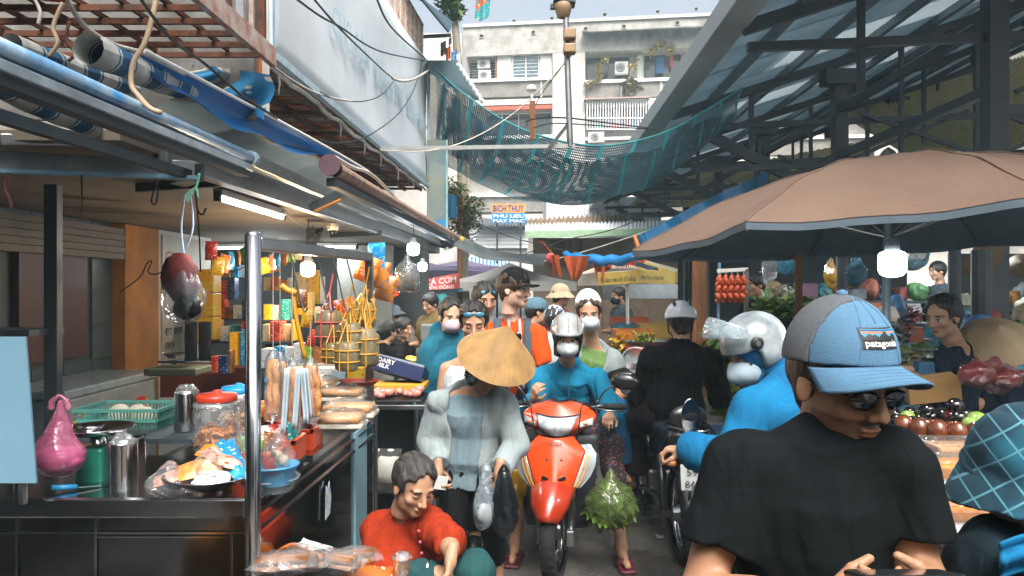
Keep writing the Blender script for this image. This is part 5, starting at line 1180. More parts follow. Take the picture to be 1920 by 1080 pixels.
lettering('CÁ CƠM',P(797,535.5,10.85),(1,-0.0,0.12),(0,0,1),0.12,TXW,rb,depth=0.02,font_bold=True);lettering('BIỂN ĐÔNG',P(799,543.5,10.82),(1,0,0.05),(0,0,1),0.075,TXW,rb,depth=0.02,font_bold=True)
MB().sheet(lambda u,v:P(lerp(736,868,u),lerp(543,550,v)-3*u,11.0),6,1).build('blue_edge',mat('pale_blue_edge','#5fa6bd',rough=0.6),rb)
for x in(760,815):pb=pbox('name_strip',M_BLACK,x-4,x+40,549.5,557,10.9,0.02,rb);lettering('MIN-SU',P(x,556,10.88),(1,0,0),(0,0,1),0.055,TXW,rb,font_bold=True,depth=0.004)
yu=thing('stall_parasol','cream and yellow advertising parasol with green lettering on its valance','parasol',P(1178,640,9.5));yu.location.z=0
CRM=mat('cream_canvas','#c9bfae',rough=0.7,var=0.12,translucent=0.25);YEL=mat('yellow_canvas','#b59a4a',rough=0.7,var=0.15,translucent=0.25)
ap=P(1175,478,9.6);vv=[(1083,514,9.6),(1122,512,9.0),(1198,507,8.7),(1265,510,9.1),(1275,505,10.2)]
for i in range(4):
 a_,b_=P(*vv[i]),P(*vv[i+1])
 MB().sheet(lambda u,v:ap.lerp(a_.lerp(b_,u),v),3,4).build('canopy_panel',CRM if i!=2 else YEL,yu,smooth=True)
 MB().sheet(lambda u,v:a_.lerp(b_,u)+Vector((0,0,-0.15*v)),3,1).build('valance',YEL if i else CRM,yu)
MB().tube([P(1178,700,9.5),ap],0.022,8).build('pole',M_WHITE,yu)
a_,b_=P(*vv[1]),P(*vv[2]);lettering('Tự sâm màu khí đi nắng',a_+Vector((0.02,-0.01,-0.115)),b_-a_,(0,0,1),0.075,TXG,yu,width=0.47,depth=0.006,font_bold=True);lettering('nhân hộ',P(1140,503,8.93),(1,-0.1,0),(0,0,1),0.10,TXR,yu,width=0.3,depth=0.03)
a_,b_=P(*vv[2]),P(*vv[3]);lettering('Nhân được sĩ vùng thiên',a_+Vector((0.02,-0.01,-0.10)),b_-a_,(0,0,1),0.065,TXK,yu,width=0.4,depth=0.006,font_bold=True)
a_,b_=P(*vv[0]),P(*vv[1]);lettering('bưởi trong',a_+Vector((0.02,-0.01,-0.10)),b_-a_,(0,0,1),0.06,TXR,yu,width=0.24,depth=0.006,font_bold=True)
st=thing('stainless_counter','long stainless back counter behind the man in grey','counter',P(1200,640,12));st.location.z=0
pbox('panel',M_STEELD,1130,1275,533,560,12,0.1,st);pbox('base',mat('tan_base','#8a7763',rough=0.8,dirt=0.3),1130,1275,560.5,730,12.02,0.1,st)
ck=thing('dark_curtain','dark blue plastic curtain at the corner of the hall','curtain',P(1297,640,7.5));ck.location.z=0
MB().sheet(lambda u,v:P(lerp(1271,1322,u),lerp(478,720,v),7.5+0.06*math.sin(u*20)),20,4).build('sheet',mat('dark_blue_plastic','#1c2930',rough=0.5,var=0.3),ck,smooth=True)
# underbone scooters
M_SRED=mat('scooter_red','#c4400f',rough=0.28,var=0.14,coat=0.6,scale=3,dirt=0.10);M_SREDD=mat('scooter_dark_red','#9a2c10',rough=0.3,var=0.14,coat=0.6,scale=3,dirt=0.14)
M_SBLK=mat('scooter_black','#15181b',rough=0.3,var=0.2,coat=0.4);M_SGREY=mat('scooter_grey_plastic','#2b2f33',rough=0.6,var=0.25);M_TYRE=mat('tyre_rubber','#191a1b',rough=0.85,var=0.3,bump=0.3,bscale=50)
M_SILV=mat('silver_panel','#aab4b8',rough=0.25,metal=0.4,var=0.12,scale=4,coat=0.4);M_LENS=mat('headlamp_glass','#c3ccd0',rough=0.08,col2='#6d7a82',scale=26,spec=0.9,stretch=(1,1,0.3));M_AMB=mat('amber_lens','#b8763a',rough=0.15,spec=0.8);M_TAIL=mat('red_tail_lens','#8f1712',rough=0.15,spec=0.8)
M_CHROME=mat('chrome','#c7cacc',rough=0.08,metal=1.0,var=0.05)
def scooter(label,axle,heading,paint,paint2,steer=0.0,plate=None,front=True,mirrors=(1,-1),brand=False):
 "axle: ground point under the front axle; heading: forward direction"
 f=Vector((heading[0],heading[1],0)).normalized();r=f.cross(Vector((0,0,1)));o_=Vector((axle[0],axle[1],0));up=Vector((0,0,1))
 fs=(Matrix.Rotation(R(steer),3,'Z')@f);rs=fs.cross(up)
 def W(x,y,z):return o_+r*x+f*y+up*z
 def S(x,y,z):return o_+rs*x+fs*y+up*z
 t=thing('scooter',label,'scooter',o_-f*0.6)
 def wheel(Wf,yc,ax,fw_):
  c=Wf(0,yc,0.285);w=MB().lathe([(0.225,-0.035),(0.25,-0.045),(0.275,-0.038),(0.287,-0.018),(0.290,0),(0.287,0.018),(0.275,0.038),(0.25,0.045),(0.225,0.035)],c,40,ax).build('wheel',M_TYRE,t,smooth=True)
  MB().lathe([(0.225,-0.022),(0.212,-0.018),(0.208,0),(0.212,0.018),(0.225,0.022)],c,36,ax).build('rim',M_CHROME,w,smooth=True);MB().lathe([(0.04,-0.06),(0.055,-0.02),(0.055,0.02),(0.04,0.06)],c,16,ax,cap=True).build('hub',M_STEELD,w)
  d,s_,t_=basis(ax,(0,1,0))
  for k in range(18):
   a=2*math.pi*k/18;MB().tube([c+(s_*math.cos(a+.25)+t_*math.sin(a+.25))*0.05+d*(0.03 if k%2 else -0.03),c+(s_*math.cos(a)+t_*math.sin(a))*0.212],0.002,4).build('spoke',M_CHROME,w)
  for k in range(36):
   a=2*math.pi*k/36;e=s_*math.cos(a)+t_*math.sin(a);tg=-s_*math.sin(a)+t_*math.cos(a)
   for sd in(-1,1):MB().bar(c+e*0.288+d*sd*0.006,c+e*0.281+d*sd*0.034+tg*0.014,0.012,0.006,e).build('tread_block',M_TYRE,w)
  return w
 fw=wheel(S,0,rs,fs);wheel(W,-1.22,r,f)
 MB().lathe([(0.05,0),(0.105,0.002),(0.105,0.006),(0.05,0.006)],S(-0.062,0,0.285),28,rs).build('brake_disc',M_STEEL,fw)
 for sx in(-1,1):
  MB().tube([S(sx*0.085,0.0,0.27),S(sx*0.085,-0.07,0.48),S(sx*0.085,-0.13,0.70)],[0.025,0.022,0.016],10).build('fork_leg',M_STEELD,t,smooth=True);MB().box(S(sx*0.085,0.01,0.25),(0.05,0.05,0.09)).build('fork_end',M_STEELD,t,bevel=0.008)
 def fend(u,v):
  a=lerp(R(158),R(24),u);hw=np.interp(u,[0,0.35,0.6,0.85,1],[0.10,0.135,0.13,0.105,0.06]);x=lerp(-1,1,v);rr=0.325+0.02*math.sin(u*3.14)-0.075*abs(x)**2.2
  return S(x*hw,math.cos(a)*rr,0.285+math.sin(a)*rr)
 MB().sheet(fend,26,14).build('front_mudguard',paint2,t,smooth=True,solid=0.006)
 zs=[0.50,0.55,0.60,0.66,0.72,0.77,0.81];ws=[0.075,0.14,0.185,0.215,0.22,0.185,0.10]
 def shield(x,z,off=0.0):
  w=float(np.interp(z,zs,ws));k=max(-1,min(1,x/max(w,.01)));return W(x,0.06+0.10*math.cos(k*1.35)-(z-0.5)*0.38+0.03*math.exp(-(x/0.03)**2)*(0.8-z)*2+off,z)
 def wz(z):return float(np.interp(z,zs,ws))
 def cw_(z):return float(np.interp(z,[0.50,0.58,0.66,0.74,0.81],[0.07,0.11,0.14,0.17,0.098]))
 MB().sheet(lambda u,v:shield(lerp(-1,1,u)*cw_(lerp(0.50,0.81,v)),lerp(0.50,0.81,v),0.010),26,18).build('front_shield',paint,t,smooth=True,solid=0.008)
 for sx in(-1,1):
  wing=MB().sheet(lambda u,v:shield(sx*lerp(cw_(lerp(0.54,0.77,v))+.003,wz(lerp(0.54,0.77,v))+0.012,u),lerp(0.54,0.77,v),0.004),8,14).build('side_wing',M_SILV,t,smooth=True,solid=0.006)
  for k in(0.25,0.5):MB().tube([shield(sx*lerp(cw_(z),wz(z),k),z-0.02*k,0.010) for z in np.linspace(0.56,0.73,8)],0.0035,5).build('wing_stripe',mat('stripe_orange','#c8892c',rough=0.4),wing)
  MB().sheet(lambda u,v:W(sx*lerp(0.05,0.235-0.05*v*v,u),-0.10-0.06*u-0.08*v+0.02,lerp(0.80,0.24,v)),8,14).build('leg_shield',M_SGREY,t,smooth=True,solid=0.008)
  MB().box(shield(sx*0.042,0.605,0.016),(0.05,0.012,0.016),rot3(0,sx*22,0)).build('air_slot',M_BLACK,t);MB().lathe([(0.007,0),(0.007,0.005),(0.001,0.006)],shield(sx*0.04,0.70,0.012),10,f).build('screw',M_STEELD,t)
 if brand:lettering('HONDA',shield(0.042,0.775,0.022),-r,up,0.030,M_CHROME,t,width=0.085,font_bold=True,depth=0.008)
 hz_=[0.80,0.84,0.88,0.92,0.96,0.985];hw_=[0.075,0.15,0.205,0.215,0.16,0.06]
 def cowl(x,z,off=0.0):
  w=float(np.interp(z,hz_,hw_));k=max(-1,min(1,x/w));return S(x,-0.13+0.13*math.cos(k*1.3)-max(0,z-0.86)*0.75-max(0,0.86-z)*0.3+off,z)
 MB().sheet(lambda u,v:cowl(lerp(-1,1,u)*float(np.interp(lerp(0.80,0.985,v),hz_,hw_)),lerp(0.80,0.985,v)),30,16).build('headlamp_cowl',paint,t,smooth=True,solid=0.008)
 MB().sheet(lambda u,v:cowl(lerp(-1,1,u)*0.95*float(np.interp(lerp(0.80,0.985,v),hz_,hw_)),lerp(0.80,0.985,v),-0.09),20,8).build('dash',M_SBLK,t,smooth=True,solid=0.02)
 lampw=lambda z:float(np.interp(z,[0.804,0.84,0.928],[0.052,0.085,0.125]))
 hl_=MB().sheet(lambda u,v:cowl(lerp(-1,1,u)*lampw(lerp(0.804,0.928,v)),lerp(0.804,0.928,v)-0.012*math.cos(lerp(-1.5,1.5,u))*v,0.010+0.006*math.sin(v*3)),18,8).build('headlamp',M_LENS,t,smooth=True,solid=0.006)
 MB().tube([cowl(lerp(-1,1,u)*lampw(0.928),0.928-0.012*math.cos(lerp(-1.5,1.5,u)),0.016) for u in np.linspace(0,1,12)],0.005,5).build('lamp_edge',M_SGREY,hl_)
 for sx in(-1,1):
  il=MB().sheet(lambda u,v:cowl(sx*lerp(0.125,0.20,u),lerp(0.855,0.895,v)+0.012*u-0.012*(1-u)*v,0.009),8,6).build('indicator',M_LENS,t,smooth=True,solid=0.005);MB().blob(cowl(sx*0.16,0.878,0.012),(0.018,0.008,0.010),10).build('indicator_bulb',M_AMB,il,smooth=True)
  MB().tube([S(sx*0.10,-0.20,0.93),S(sx*0.22,-0.23,0.955),S(sx*0.36,-0.30,0.945)],0.012,8).build('handlebar',M_SBLK,t,smooth=True);MB().tube([S(sx*0.25,-0.24,0.953),S(sx*0.37,-0.305,0.944)],0.019,10).build('grip',M_TYRE,t,smooth=True)
  MB().tube([S(sx*0.20,-0.21,0.945),S(sx*0.28,-0.19,0.935),S(sx*0.36,-0.235,0.93)],0.006,6).build('brake_lever',M_STEELD,t,smooth=True)
  if sx in mirrors:
   MB().tube(smooth_path([S(sx*0.20,-0.22,0.955),S(sx*0.25,-0.22,1.04),S(sx*0.31,-0.24,1.08)],8),0.006,6).build('mirror_stem',M_SBLK,t,smooth=True)
   mb_=MB();d,s_,t_=basis(fs);c=S(sx*0.37,-0.25,1.10)
   for k in range(7):pass
   mb_.blob(c,(0.085,0.03,0.048),16,Matrix((rs,fs,up)).transposed());mi=mb_.build('mirror',M_SBLK,t,smooth=True)
   MB().lathe([(0.001,0.0),(0.042,0.0),(0.044,-0.004)],c-fs*0.027,20,-fs,sx=1.8,sy=1.0).build('mirror_glass',M_CHROME,mi)
 for sx in(-1,1):MB().tube(smooth_path([S(sx*0.19,-0.2,0.94),S(sx*0.15,-0.02,0.99),S(sx*0.13,-0.03,0.86),S(sx*0.10,-0.06,0.7),S(sx*0.09,0.0,0.32)],20),0.004,5).build('brake_cable',M_BLACK,t,smooth=True)
 g=Grid((-0.25,-1.6,0.2),(0.25,0.05,0.95),0.012)
 g.cone((0,-0.12,0.66),(0,-0.55,0.46),0.06,0.07,k=0.0).cone((0,-0.5,0.46),(0,-0.75,0.58),0.09,0.11,k=0.05).ell((0,-1.0,0.62),(0.12,0.42,0.11),k=0.05).cone((0,-1.15,0.66),(0,-1.5,0.72),0.09,0.045,k=0.05)
 v,q=g.mesh();Fm=np.stack([np.array(r),np.array(f),np.array(up)],1);link('body_panel',np_mesh('bp',v@Fm.T+np.array(o_),q),paint2,t)
 g=Grid((-0.2,-1.6,0.6),(0.2,-0.4,0.95),0.01);g.box((0,-0.98,0.755),(0.125,0.46,0.05),None,0.045,0.0).box((0,-1.25,0.785),(0.115,0.2,0.045),None,0.04,0.03).folds(0.002,30,3);v,q=g.mesh();link('seat',np_mesh('seat',v@Fm.T+np.array(o_),q),M_SBLK,t)
 g=Grid((-0.2,-0.9,0.15),(0.2,-0.2,0.5),0.012);g.box((0,-0.52,0.33),(0.11,0.15,0.09),None,0.03,0.0).cone((0,-0.4,0.33),(0,-0.25,0.36),0.07,0.06,k=0.02);v,q=g.mesh();link('engine',np_mesh('engine',v@Fm.T+np.array(o_),q),M_STEELD,t)
 MB().tube([W(0.12,-0.45,0.24),W(0.15,-0.8,0.24),W(0.16,-1.0,0.29),W(0.165,-1.42,0.36)],[0.015,0.018,0.042,0.045],12).build('exhaust',M_STEELD,t,smooth=True)
 for sx in(-1,1):
  MB().tube([W(sx*0.08,-0.55,0.27),W(sx*0.24,-0.55,0.28)],0.012,8).build('foot_peg',M_TYRE,t);MB().tube([W(sx*0.09,-0.9,0.33),W(sx*0.22,-0.92,0.36)],0.01,8).build('foot_peg',M_TYRE,t)
  MB().tube([W(sx*0.11,-1.22,0.30),W(sx*0.11,-1.12,0.62)],0.028,10).build('rear_shock',M_SBLK,t,smooth=True);MB().bar(W(sx*0.09,-0.7,0.30),W(sx*0.09,-1.24,0.285),0.03,0.04).build('swing_arm',M_STEELD,t)
  MB().tube(smooth_path([W(sx*0.10,-1.15,0.80),W(sx*0.105,-1.4,0.84),W(sx*0.06,-1.56,0.85),W(0,-1.58,0.85)],10),0.011,8).build('grab_rail',M_STEEL,t,smooth=True)
  MB().blob(W(sx*0.13,-1.52,0.66),(0.03,0.025,0.022),10).build('indicator',M_AMB,t,smooth=True)
 def rfend(u,v):
  a=lerp(R(60),R(172),u);x=lerp(-1,1,v);rr=0.335-0.03*x*x;return W(x*0.075,-1.22+math.cos(a)*rr,0.285+math.sin(a)*rr)
 MB().sheet(rfend,14,6).build('rear_mudguard',M_SBLK,t,smooth=True,solid=0.006)
 tl=MB().blob(W(0,-1.545,0.735),(0.075,0.03,0.035),14,Matrix((r,f,up)).transposed()).build('tail_light',M_TAIL,t,smooth=True)
 if plate:
  pb=MB().box(W(0,-1.60,0.60),(0.19,0.006,0.14),Matrix((r,f,up)).transposed()@rot3(-12,0,0)).build('number_plate',mat('plate_white','#b9bdbc',rough=0.4,var=0.1,dirt=0.1),t,bevel=0.003)
  for s,dz,w in((plate[0],0.010,0.13),(plate[1],-0.052,0.155)):lettering(s,W(-w/2,-1.606-0.008+(0.012 if dz<0 else -0.006)*-1,0.60+dz),r,up+f*0.2,0.056,TXK,pb,width=w,depth=0.002)
  MB().bar(W(0,-1.50,0.66),W(0,-1.59,0.62),0.06,0.02).build('plate_bracket',M_SBLK,t)
 return t
scooter('red underbone scooter facing the viewer with rider and passenger',(0.245,4.18),(-0.13,-1.0),M_SRED,M_SREDD,steer=-6,brand=True)
scooter('black motorbike seen from behind with white number plate 59-S1',(1.03,5.70),(0.0,1.0),M_SBLK,M_SBLK,plate=('59-S1','845.57'))
scooter('dark motorbike under the rider in the blue jacket',(1.07,3.50),(-0.2,0.98),M_SGREY,M_SBLK,mirrors=(-1,1))
def bag(name,label,cat,c,rad,m,handles=True,fold=0.012,seed=1,res=0.008,group=None,tall=1.5):
 c=V3(*c);rad=V3(*rad);g=Grid(c-rad*1.7,c+rad*(1.6,1.6,tall+1.1),res)
 g.ell(c,rad,k=0).cone(c+V3(0,0,rad[2]*0.3),c+V3(0,0,rad[2]*tall),float(rad[0])*0.75,0.012,k=0.04).folds(fold,24,seed,(1,1,0.3));v,q=g.mesh()
 o=thing(name,label,cat,(c[0],c[1],c[2]-rad[2]),group);link('film',np_mesh('film',v,q),m,o)
 if handles:
  for sx in(-1,1):MB().tube(smooth_path([c+V3(sx*rad[0]*0.35,0,rad[2]*(tall-.4)),c+V3(sx*rad[0]*0.3,0,rad[2]*(tall+.1)),c+V3(0,0,rad[2]*(tall+.45))],8),[0.014-0.001*k for k in range(9)],6).build('handle',m,o,smooth=True)
 return o
FILM=plastic_film('clear_bag_film','#dfe6ea',0.10);FILMB=mat('black_bag_film','#12181c',rough=0.18,var=0.3,bump=0.5,bscale=25);FILMP=plastic_film('pink_bag_film','#d06a94',0.42);FILMG=plastic_film('green_bag_film','#a8c27a',0.10);FILMT=plastic_film('blue_bag_film','#2b7f9c',0.75);FILMR=plastic_film('red_bag_film','#7d2a2a',0.55);FILMY=plastic_film('yellow_bag_film','#d8a82a',0.8)
b1=bag('shopping_bag','clear plastic bag in the hand of the woman in the conical hat','bag',P(912,955,3.62),(0.05,0.045,0.085),plastic_film('pale_bag_film','#a9bcc8',0.3),seed=3,tall=2.2)
MB().blob(P(910,965,3.62),(0.045,0.04,0.055),12,jit=0.1).build('contents',mat('white_food','#c2c8c6',rough=0.7),b1,smooth=True)
bag('shopping_bag','glossy black plastic bag in the hand of the woman in the conical hat','bag',P(945,965,3.60),(0.062,0.05,0.10),FILMB,seed=5,fold=0.012,tall=2.0)
b2=bag('vegetable_bag','bulging clear bag of green leaves hanging on the scooter','bag',P(1146,948,4.22),(0.15,0.12,0.13),FILMG,seed=8,fold=0.004,handles=False)
leaves('leaves',mat('water_spinach','#6a8a2a',rough=0.5,col2='#34561a',scale=30,translucent=0.3),b2,[P(x,y,4.22) for x,y in((1122,952),(1146,962),(1168,948),(1136,932),(1158,930),(1134,968),(1158,968))],0.042,48,0.085,31)
bag('yellow_bag','yellow plastic bag behind the scooter leg shield','bag',P(968,930,4.35),(0.05,0.05,0.09),FILMY,seed=9)
# fabrics
def cloth(name,c,c2=None,sc=40,bump=0.25,rough=0.92,**k):return mat(name,c,rough=rough,col2=c2,var=0.22,scale=sc,bump=bump,bscale=320,spec=0.15,wrinkle=0.35,**k)
F_CHAR=mat('charcoal_heather','#12181b',rough=0.95,col2='#0a0e10',scale=60,stretch=(0.25,0.25,3),bump=0.2,bscale=300,wrinkle=0.3,spec=0.12)
F_BLUEH=cloth('blue_hoodie_cloth','#1b7a9f','#13617f',6);F_BLUEL=cloth('light_blue_hoodie_cloth','#176f9e','#0f5780',6)
F_GREYH=cloth('grey_hoodie_cloth','#8f9a9d','#788487',6);F_BLUEG=cloth('blue_grey_tee','#758b94','#647a84',6)
F_BLACK=cloth('black_cloth','#14171a','#0c0e10',20);F_RED=cloth('red_knit','#a5361a','#852812',30,0.5);F_TEAL=cloth('dark_teal_cloth','#274f50','#1c3c40',10)
F_ORANGE=cloth('orange_tee','#d2511b','#b84312',8);F_GREEN=cloth('green_tee','#6b8a52','#587545',8);F_DENIM=cloth('denim','#2a6488','#1c4d70',30)
F_NAVY=cloth('navy_cloth_top','#1b2638','#111a28',25);F_WHITE=cloth('white_cloth','#b9bfc0','#9da5a8',8);F_TAN=cloth('tan_cloth','#7d6a45','#5e4f33',8)
F_GREY=cloth('grey_cloth','#4e5860','#3b444b',8);F_YEL=cloth('yellow_cloth','#b98a2a','#96701e',8);F_TEALH=cloth('teal_hoodie_cloth','#1f6479','#174f61',8)
F_FLORAL=printed('floral_trousers','#16181c','#2a2f3a','#a83c3c',24,0.9);F_TANTEE=cloth('amber_tee','#b5772f','#94601f',8)
M_MASK=mat('white_mask','#b9c4c8',rough=0.8,var=0.1,bump=0.2,bscale=120);M_MASKP=mat('pink_mask','#b3a1ab',rough=0.8,var=0.1);M_MASKB=mat('pale_blue_mask','#a9c0cc',rough=0.75,var=0.1)
M_RSAN=mat('dark_red_sandal','#5a1f28',rough=0.45);M_BSAN=mat('brown_sandal','#4a3024',rough=0.6)
M_HELG=mat('grey_helmet_shell','#8f969a',rough=0.25,var=0.12,coat=0.6,scale=4);M_HELW=mat('white_helmet_shell','#e2e8ea',rough=0.22,var=0.08,coat=0.6);M_HELS=mat('scratched_helmet_shell','#9aa4a8',rough=0.35,col2='#5f6a70',scale=16,coat=0.3)
M_SUNG=mat('dark_lens','#0b0d0f',rough=0.06,var=0.0,spec=0.9);M_SUNB=mat('blue_lens','#3f7f96',rough=0.06,var=0.1,spec=0.9)
S1,S2,S3,S4='#a67c60','#b58b70','#c49a80','#8c644a'
def straw(name,c,c2):
 m=mat(name,c,rough=0.6,col2=c2,scale=5,bump=0.15);return m
M_STRAW=stripes('straw',[(0,'#a98552'),(0.3,'#b8945e'),(0.62,'#9a7542'),(0.86,'#7d5c30')],130,'X',0.6,bump=0.3);M_STRAWP=straw('pale_straw','#b9a07c','#9c845f')
def conical_hat(label_parent,apex,axis,r,h,m=None,name='conical_hat'):
 apex,ax=Vector(apex),Vector(axis).normalized();d,s_,t_=basis(ax,(0,1,0));mb=MB();n=96
 mb.sheet(lambda u,v:apex-ax*h*(0.004+v*.996)+(s_*math.cos(u*6.28319)+t_*math.sin(u*6.28319))*r*(0.004+v*.996)*(1+0.02*math.sin(v*3.14))*(1+0.004*math.sin(u*300)),96,18)
 o=mb.build(name,m or M_STRAW,label_parent,smooth=False,solid=0.004)
 for k in range(1,9):
  t=k/8.0;MB().tube([apex-ax*(h*t)+(s_*math.cos(a)+t_*math.sin(a))*r*t*(1+0.02*math.sin(t*3.14)) for a in np.linspace(0,6.2832,49)],0.0032 if k==8 else 0.0014,5).build('hoop',m or M_STRAW,o)
 return o
def glasses(root,hc,hm,z=0.0,y=0.092,m=None,w=0.030,hgt=0.019,tilt=0.0,name='sunglasses'):
 o=None
 for sx in(-1,1):
  def fn(u,v):
   a=u*6.2832;r=v;x=sx*0.033+math.cos(a)*w*r;zz=z+math.sin(a)*hgt*r*(1.0 if math.sin(a)<0 else 0.8);return H(hc,hm,x,y+0.006*(1-r)-0.35*abs(x)**1.5+tilt*zz,zz)
  g=MB().sheet(fn,20,3).build(name if o is None else 'lens',m or M_SUNG,root if o is None else o,smooth=True,solid=0.003)
  o=o or g
  MB().tube([H(hc,hm,sx*0.062,y-0.012,z+0.006),H(hc,hm,sx*0.078,y-0.05,z+0.004),H(hc,hm,sx*0.078,-0.005,z)],0.0022,5).build('temple',M_BLACK,o)
 MB().tube([H(hc,hm,-0.008,y+0.003,z+0.004),H(hc,hm,0.008,y+0.003,z+0.004)],0.0025,5).build('bridge',M_BLACK,o)
def mask(root,hc,hm,m,sc=1.0):
 o=put_piece('face_mask','mask',m,root,hc,hm,sc,0.005)
 for sx in(-1,1):
  for zz in(-0.025,-0.09):MB().tube([H(hc,hm,sx*0.066*sc,0.02,zz*sc),H(hc,hm,sx*0.082*sc,-0.012,-0.012*sc)],0.0016,4).build('strap',m,o)
def helmet(root,hc,hm,kind,m,sc=1.0,strap=True):
 o=put_piece('helmet',kind,m,root,hc,hm,sc,0.0055)
 if strap:
  for sx in(-1,1):MB().tube([H(hc,hm,sx*0.088,0.0,0.03),H(hc,hm,sx*0.078,0.03,-0.06),H(hc,hm,sx*0.02,0.05,-0.118)],0.006,5).build('chin_strap',M_BLACK,o)
 return o
def vizor(o,hc,hm):
 for sx in(-1,1):MB().lathe([(0.026,0),(0.026,0.012),(0.016,0.016),(0.001,0.016)],H(hc,hm,sx*0.112,0.02,0.045),20,Vector(hm@V3(sx,0,0))).build('vizor_pivot',M_BLACK,o);MB().lathe([(0.012,0.016),(0.010,0.019),(0.001,0.019)],H(hc,hm,sx*0.112,0.02,0.045),16,Vector(hm@V3(sx,0,0))).build('pivot_cap',M_STEELD,o)
 def fn(u,v):
  a=lerp(-1.35,1.35,u);el=lerp(0.45,1.05,v);rr=0.135;return H(hc,hm,rr*math.sin(a),0.02+rr*1.12*math.cos(a)*math.cos(el*0.9)*1.15,0.05+rr*math.sin(el)*(0.35+0.9*math.cos(a)))
 MB().sheet(fn,20,8).build('vizor',plastic_film('clear_vizor','#b8cdd6',0.35,0.08),o,smooth=True,solid=0.002)
# man in the cap, right foreground
hc=P(1582,716,1.45)
near,hc,hm=person('man in charcoal t-shirt, blue trucker cap and sunglasses looking down at a phone',(0.585,1.50,0.86),P(1541,824,1.46),[(P(1385,872,1.46),P(1312,1120,1.42),P(1540,1128,1.20),((1,-0.15,0.05),(0,0.9,0.45),1,0.32)),(P(1682,872,1.40),P(1726,1090,1.38),P(1770,1128,1.16),((-1,-0.1,0.05),(0,0.9,0.45),-1,0.32))],[((0.49,1.5,0.83),(0.47,1.44,0.46),(0.46,1.5,0.08),(0.47,1.33,0.03)),((0.68,1.5,0.83),(0.69,1.42,0.46),(0.70,1.48,0.08),(0.71,1.31,0.03))],(hc,164,11,0),S1,dict(mat=F_CHAR,off=0.014,ks=0.034,sleeve=0.30,neck=0.972,folds=0.0036,r=0.9,freq=15,collar=False),dict(mat=F_NAVY),'crop',res=0.0075,hres=0.0034,sc=0.98,wide=0.86,beard=0.95,headsc=1.05,shoes=(M_BLACK,'shoe'))
hc_face,hm_face=hc,hm;hm=hm@np.array(rot3(7,0,0));hc=hc+hm@V3(0,-0.004,0.014)
C_BL=mat('blue_cap_cotton','#4c7390',rough=0.9,var=0.12,scale=20,bump=0.35,bscale=420);C_MESH=mat('grey_cap_mesh','#666c73',rough=0.85,col2='#4a5056',scale=260,bump=0.6,bscale=500)
def cap_surface(x,z,rx=0.096,ry=0.112,rz=0.124,c=(0,-0.012,0.026),off=0.0):
 k=1-(x/rx)**2-((z-c[2])/rz)**2;return H(hc,hm,*(np.array((x,c[1]+ry*math.sqrt(max(k,0.0))+off,z))*1.05))
for nm,sgn,mm in(('cap',1,C_BL),('mesh_back',-1,C_MESH)):
 g=Grid((-0.12,-0.14,0),(0.12,0.13,0.17),0.0036);g.ell((0,-0.012,0.026),(0.096,0.112,0.124),k=0).half((0,0,0.026),(0,0.05,-1)).ell((0,-0.012,0.018),(0.089,0.105,0.115),k=0.003,sub=True)
 g.half((0,0.012,0),(0,-sgn,0.10*sgn));v,q=g.mesh();co=link(nm,np_mesh(nm,(v*1.05)@hm.T+np.array(hc),q),mm,near)
 if sgn>0:capo=co
MB().lathe([(0.011,0),(0.010,0.006),(0.001,0.009)],H(hc,hm,0,-0.012*1.05,0.150*1.05),14,Vector(hm@V3(0,0,1))).build('button',C_BL,capo,smooth=True)
def brim_fn(u,v,dz=0.0):
 a=lerp(-1.30,1.30,u);w=math.sin(a);ln=0.082*v*max(0,math.cos(a))**0.55;return H(hc,hm,*(np.array((w*(0.094+0.004*v),-0.012+math.cos(a)*0.110+ln,0.030-0.012*v-0.032*w*w*(0.35+0.9*v)+dz))*1.05))
MB().sheet(brim_fn,30,10).build('brim',C_BL,capo,smooth=True,solid=0.0045)
for k in(0.25,0.42,0.59,0.76,0.92):MB().tube([brim_fn(u,k,0.0026) for u in np.linspace(0.03,0.97,30)],0.0007,4).build('stitching',mat('stitch','#4d7ea3',rough=0.9),capo)
for a in(-0.5,0.0,0.5):MB().tube([cap_surface(0.09*math.sin(a)*s_,0.034+(0.112)*(1-s_**2.2),off=0.0012) for s_ in np.linspace(1.0,0.05,14)],0.0009,4).build('seam',mat('stitch','#4d7ea3'),capo) if a else MB().tube([cap_surface(0.0,z,off=0.0012) for z in np.linspace(0.105,0.147,8)],0.0009,4).build('seam',MATS['stitch'],capo)
def patch(name,m,pts_fn,x0,x1,z0,z1,off,top=None):
 MB().sheet(lambda u,v:cap_surface(lerp(x0,x1,u),lerp(z0,(z1 if top is None else top(u)),v),off=off),40,4).build(name,m,capo,smooth=True)
PX0,PX1,PZ0,PZ1=-0.036,0.036,0.062,0.098
patch('logo_patch',TXK,None,PX0,PX1,PZ0,PZ1,0.0018)
patch('logo_sky',mat('logo_blue','#3f8fb8',rough=0.8),None,PX0+.002,PX1-.002,0.078,PZ1-.0025,0.0024)
patch('logo_band',mat('logo_orange','#c8743a',rough=0.8),None,PX0+.002,PX1-.002,0.0885,0.0912,0.0028)
patch('logo_band',mat('logo_violet','#28497a',rough=0.8),None,PX0+.002,PX1-.002,0.0925,0.0945,0.0028)
def ridge(u):return 0.0815+0.003*abs(math.sin(u*17))+0.0035*abs(math.sin(u*9+1))+(0.006 if 0.30<u<0.42 else 0)
patch('logo_ridge',TXK,None,PX0+.002,PX1-.002,0.077,0,0.0030,ridge)
lt=lettering('patagonia',(0,0,0),(1,0,0),(0,0,1),0.0165,TXW,capo,width=0.064,font_bold=True)
off_=wloc(capo)
for v in lt.data.vertices:
 x,z=v.co.x,v.co.z;v.co=cap_surface(0.032-x,0.0665+z,off=0.0034)
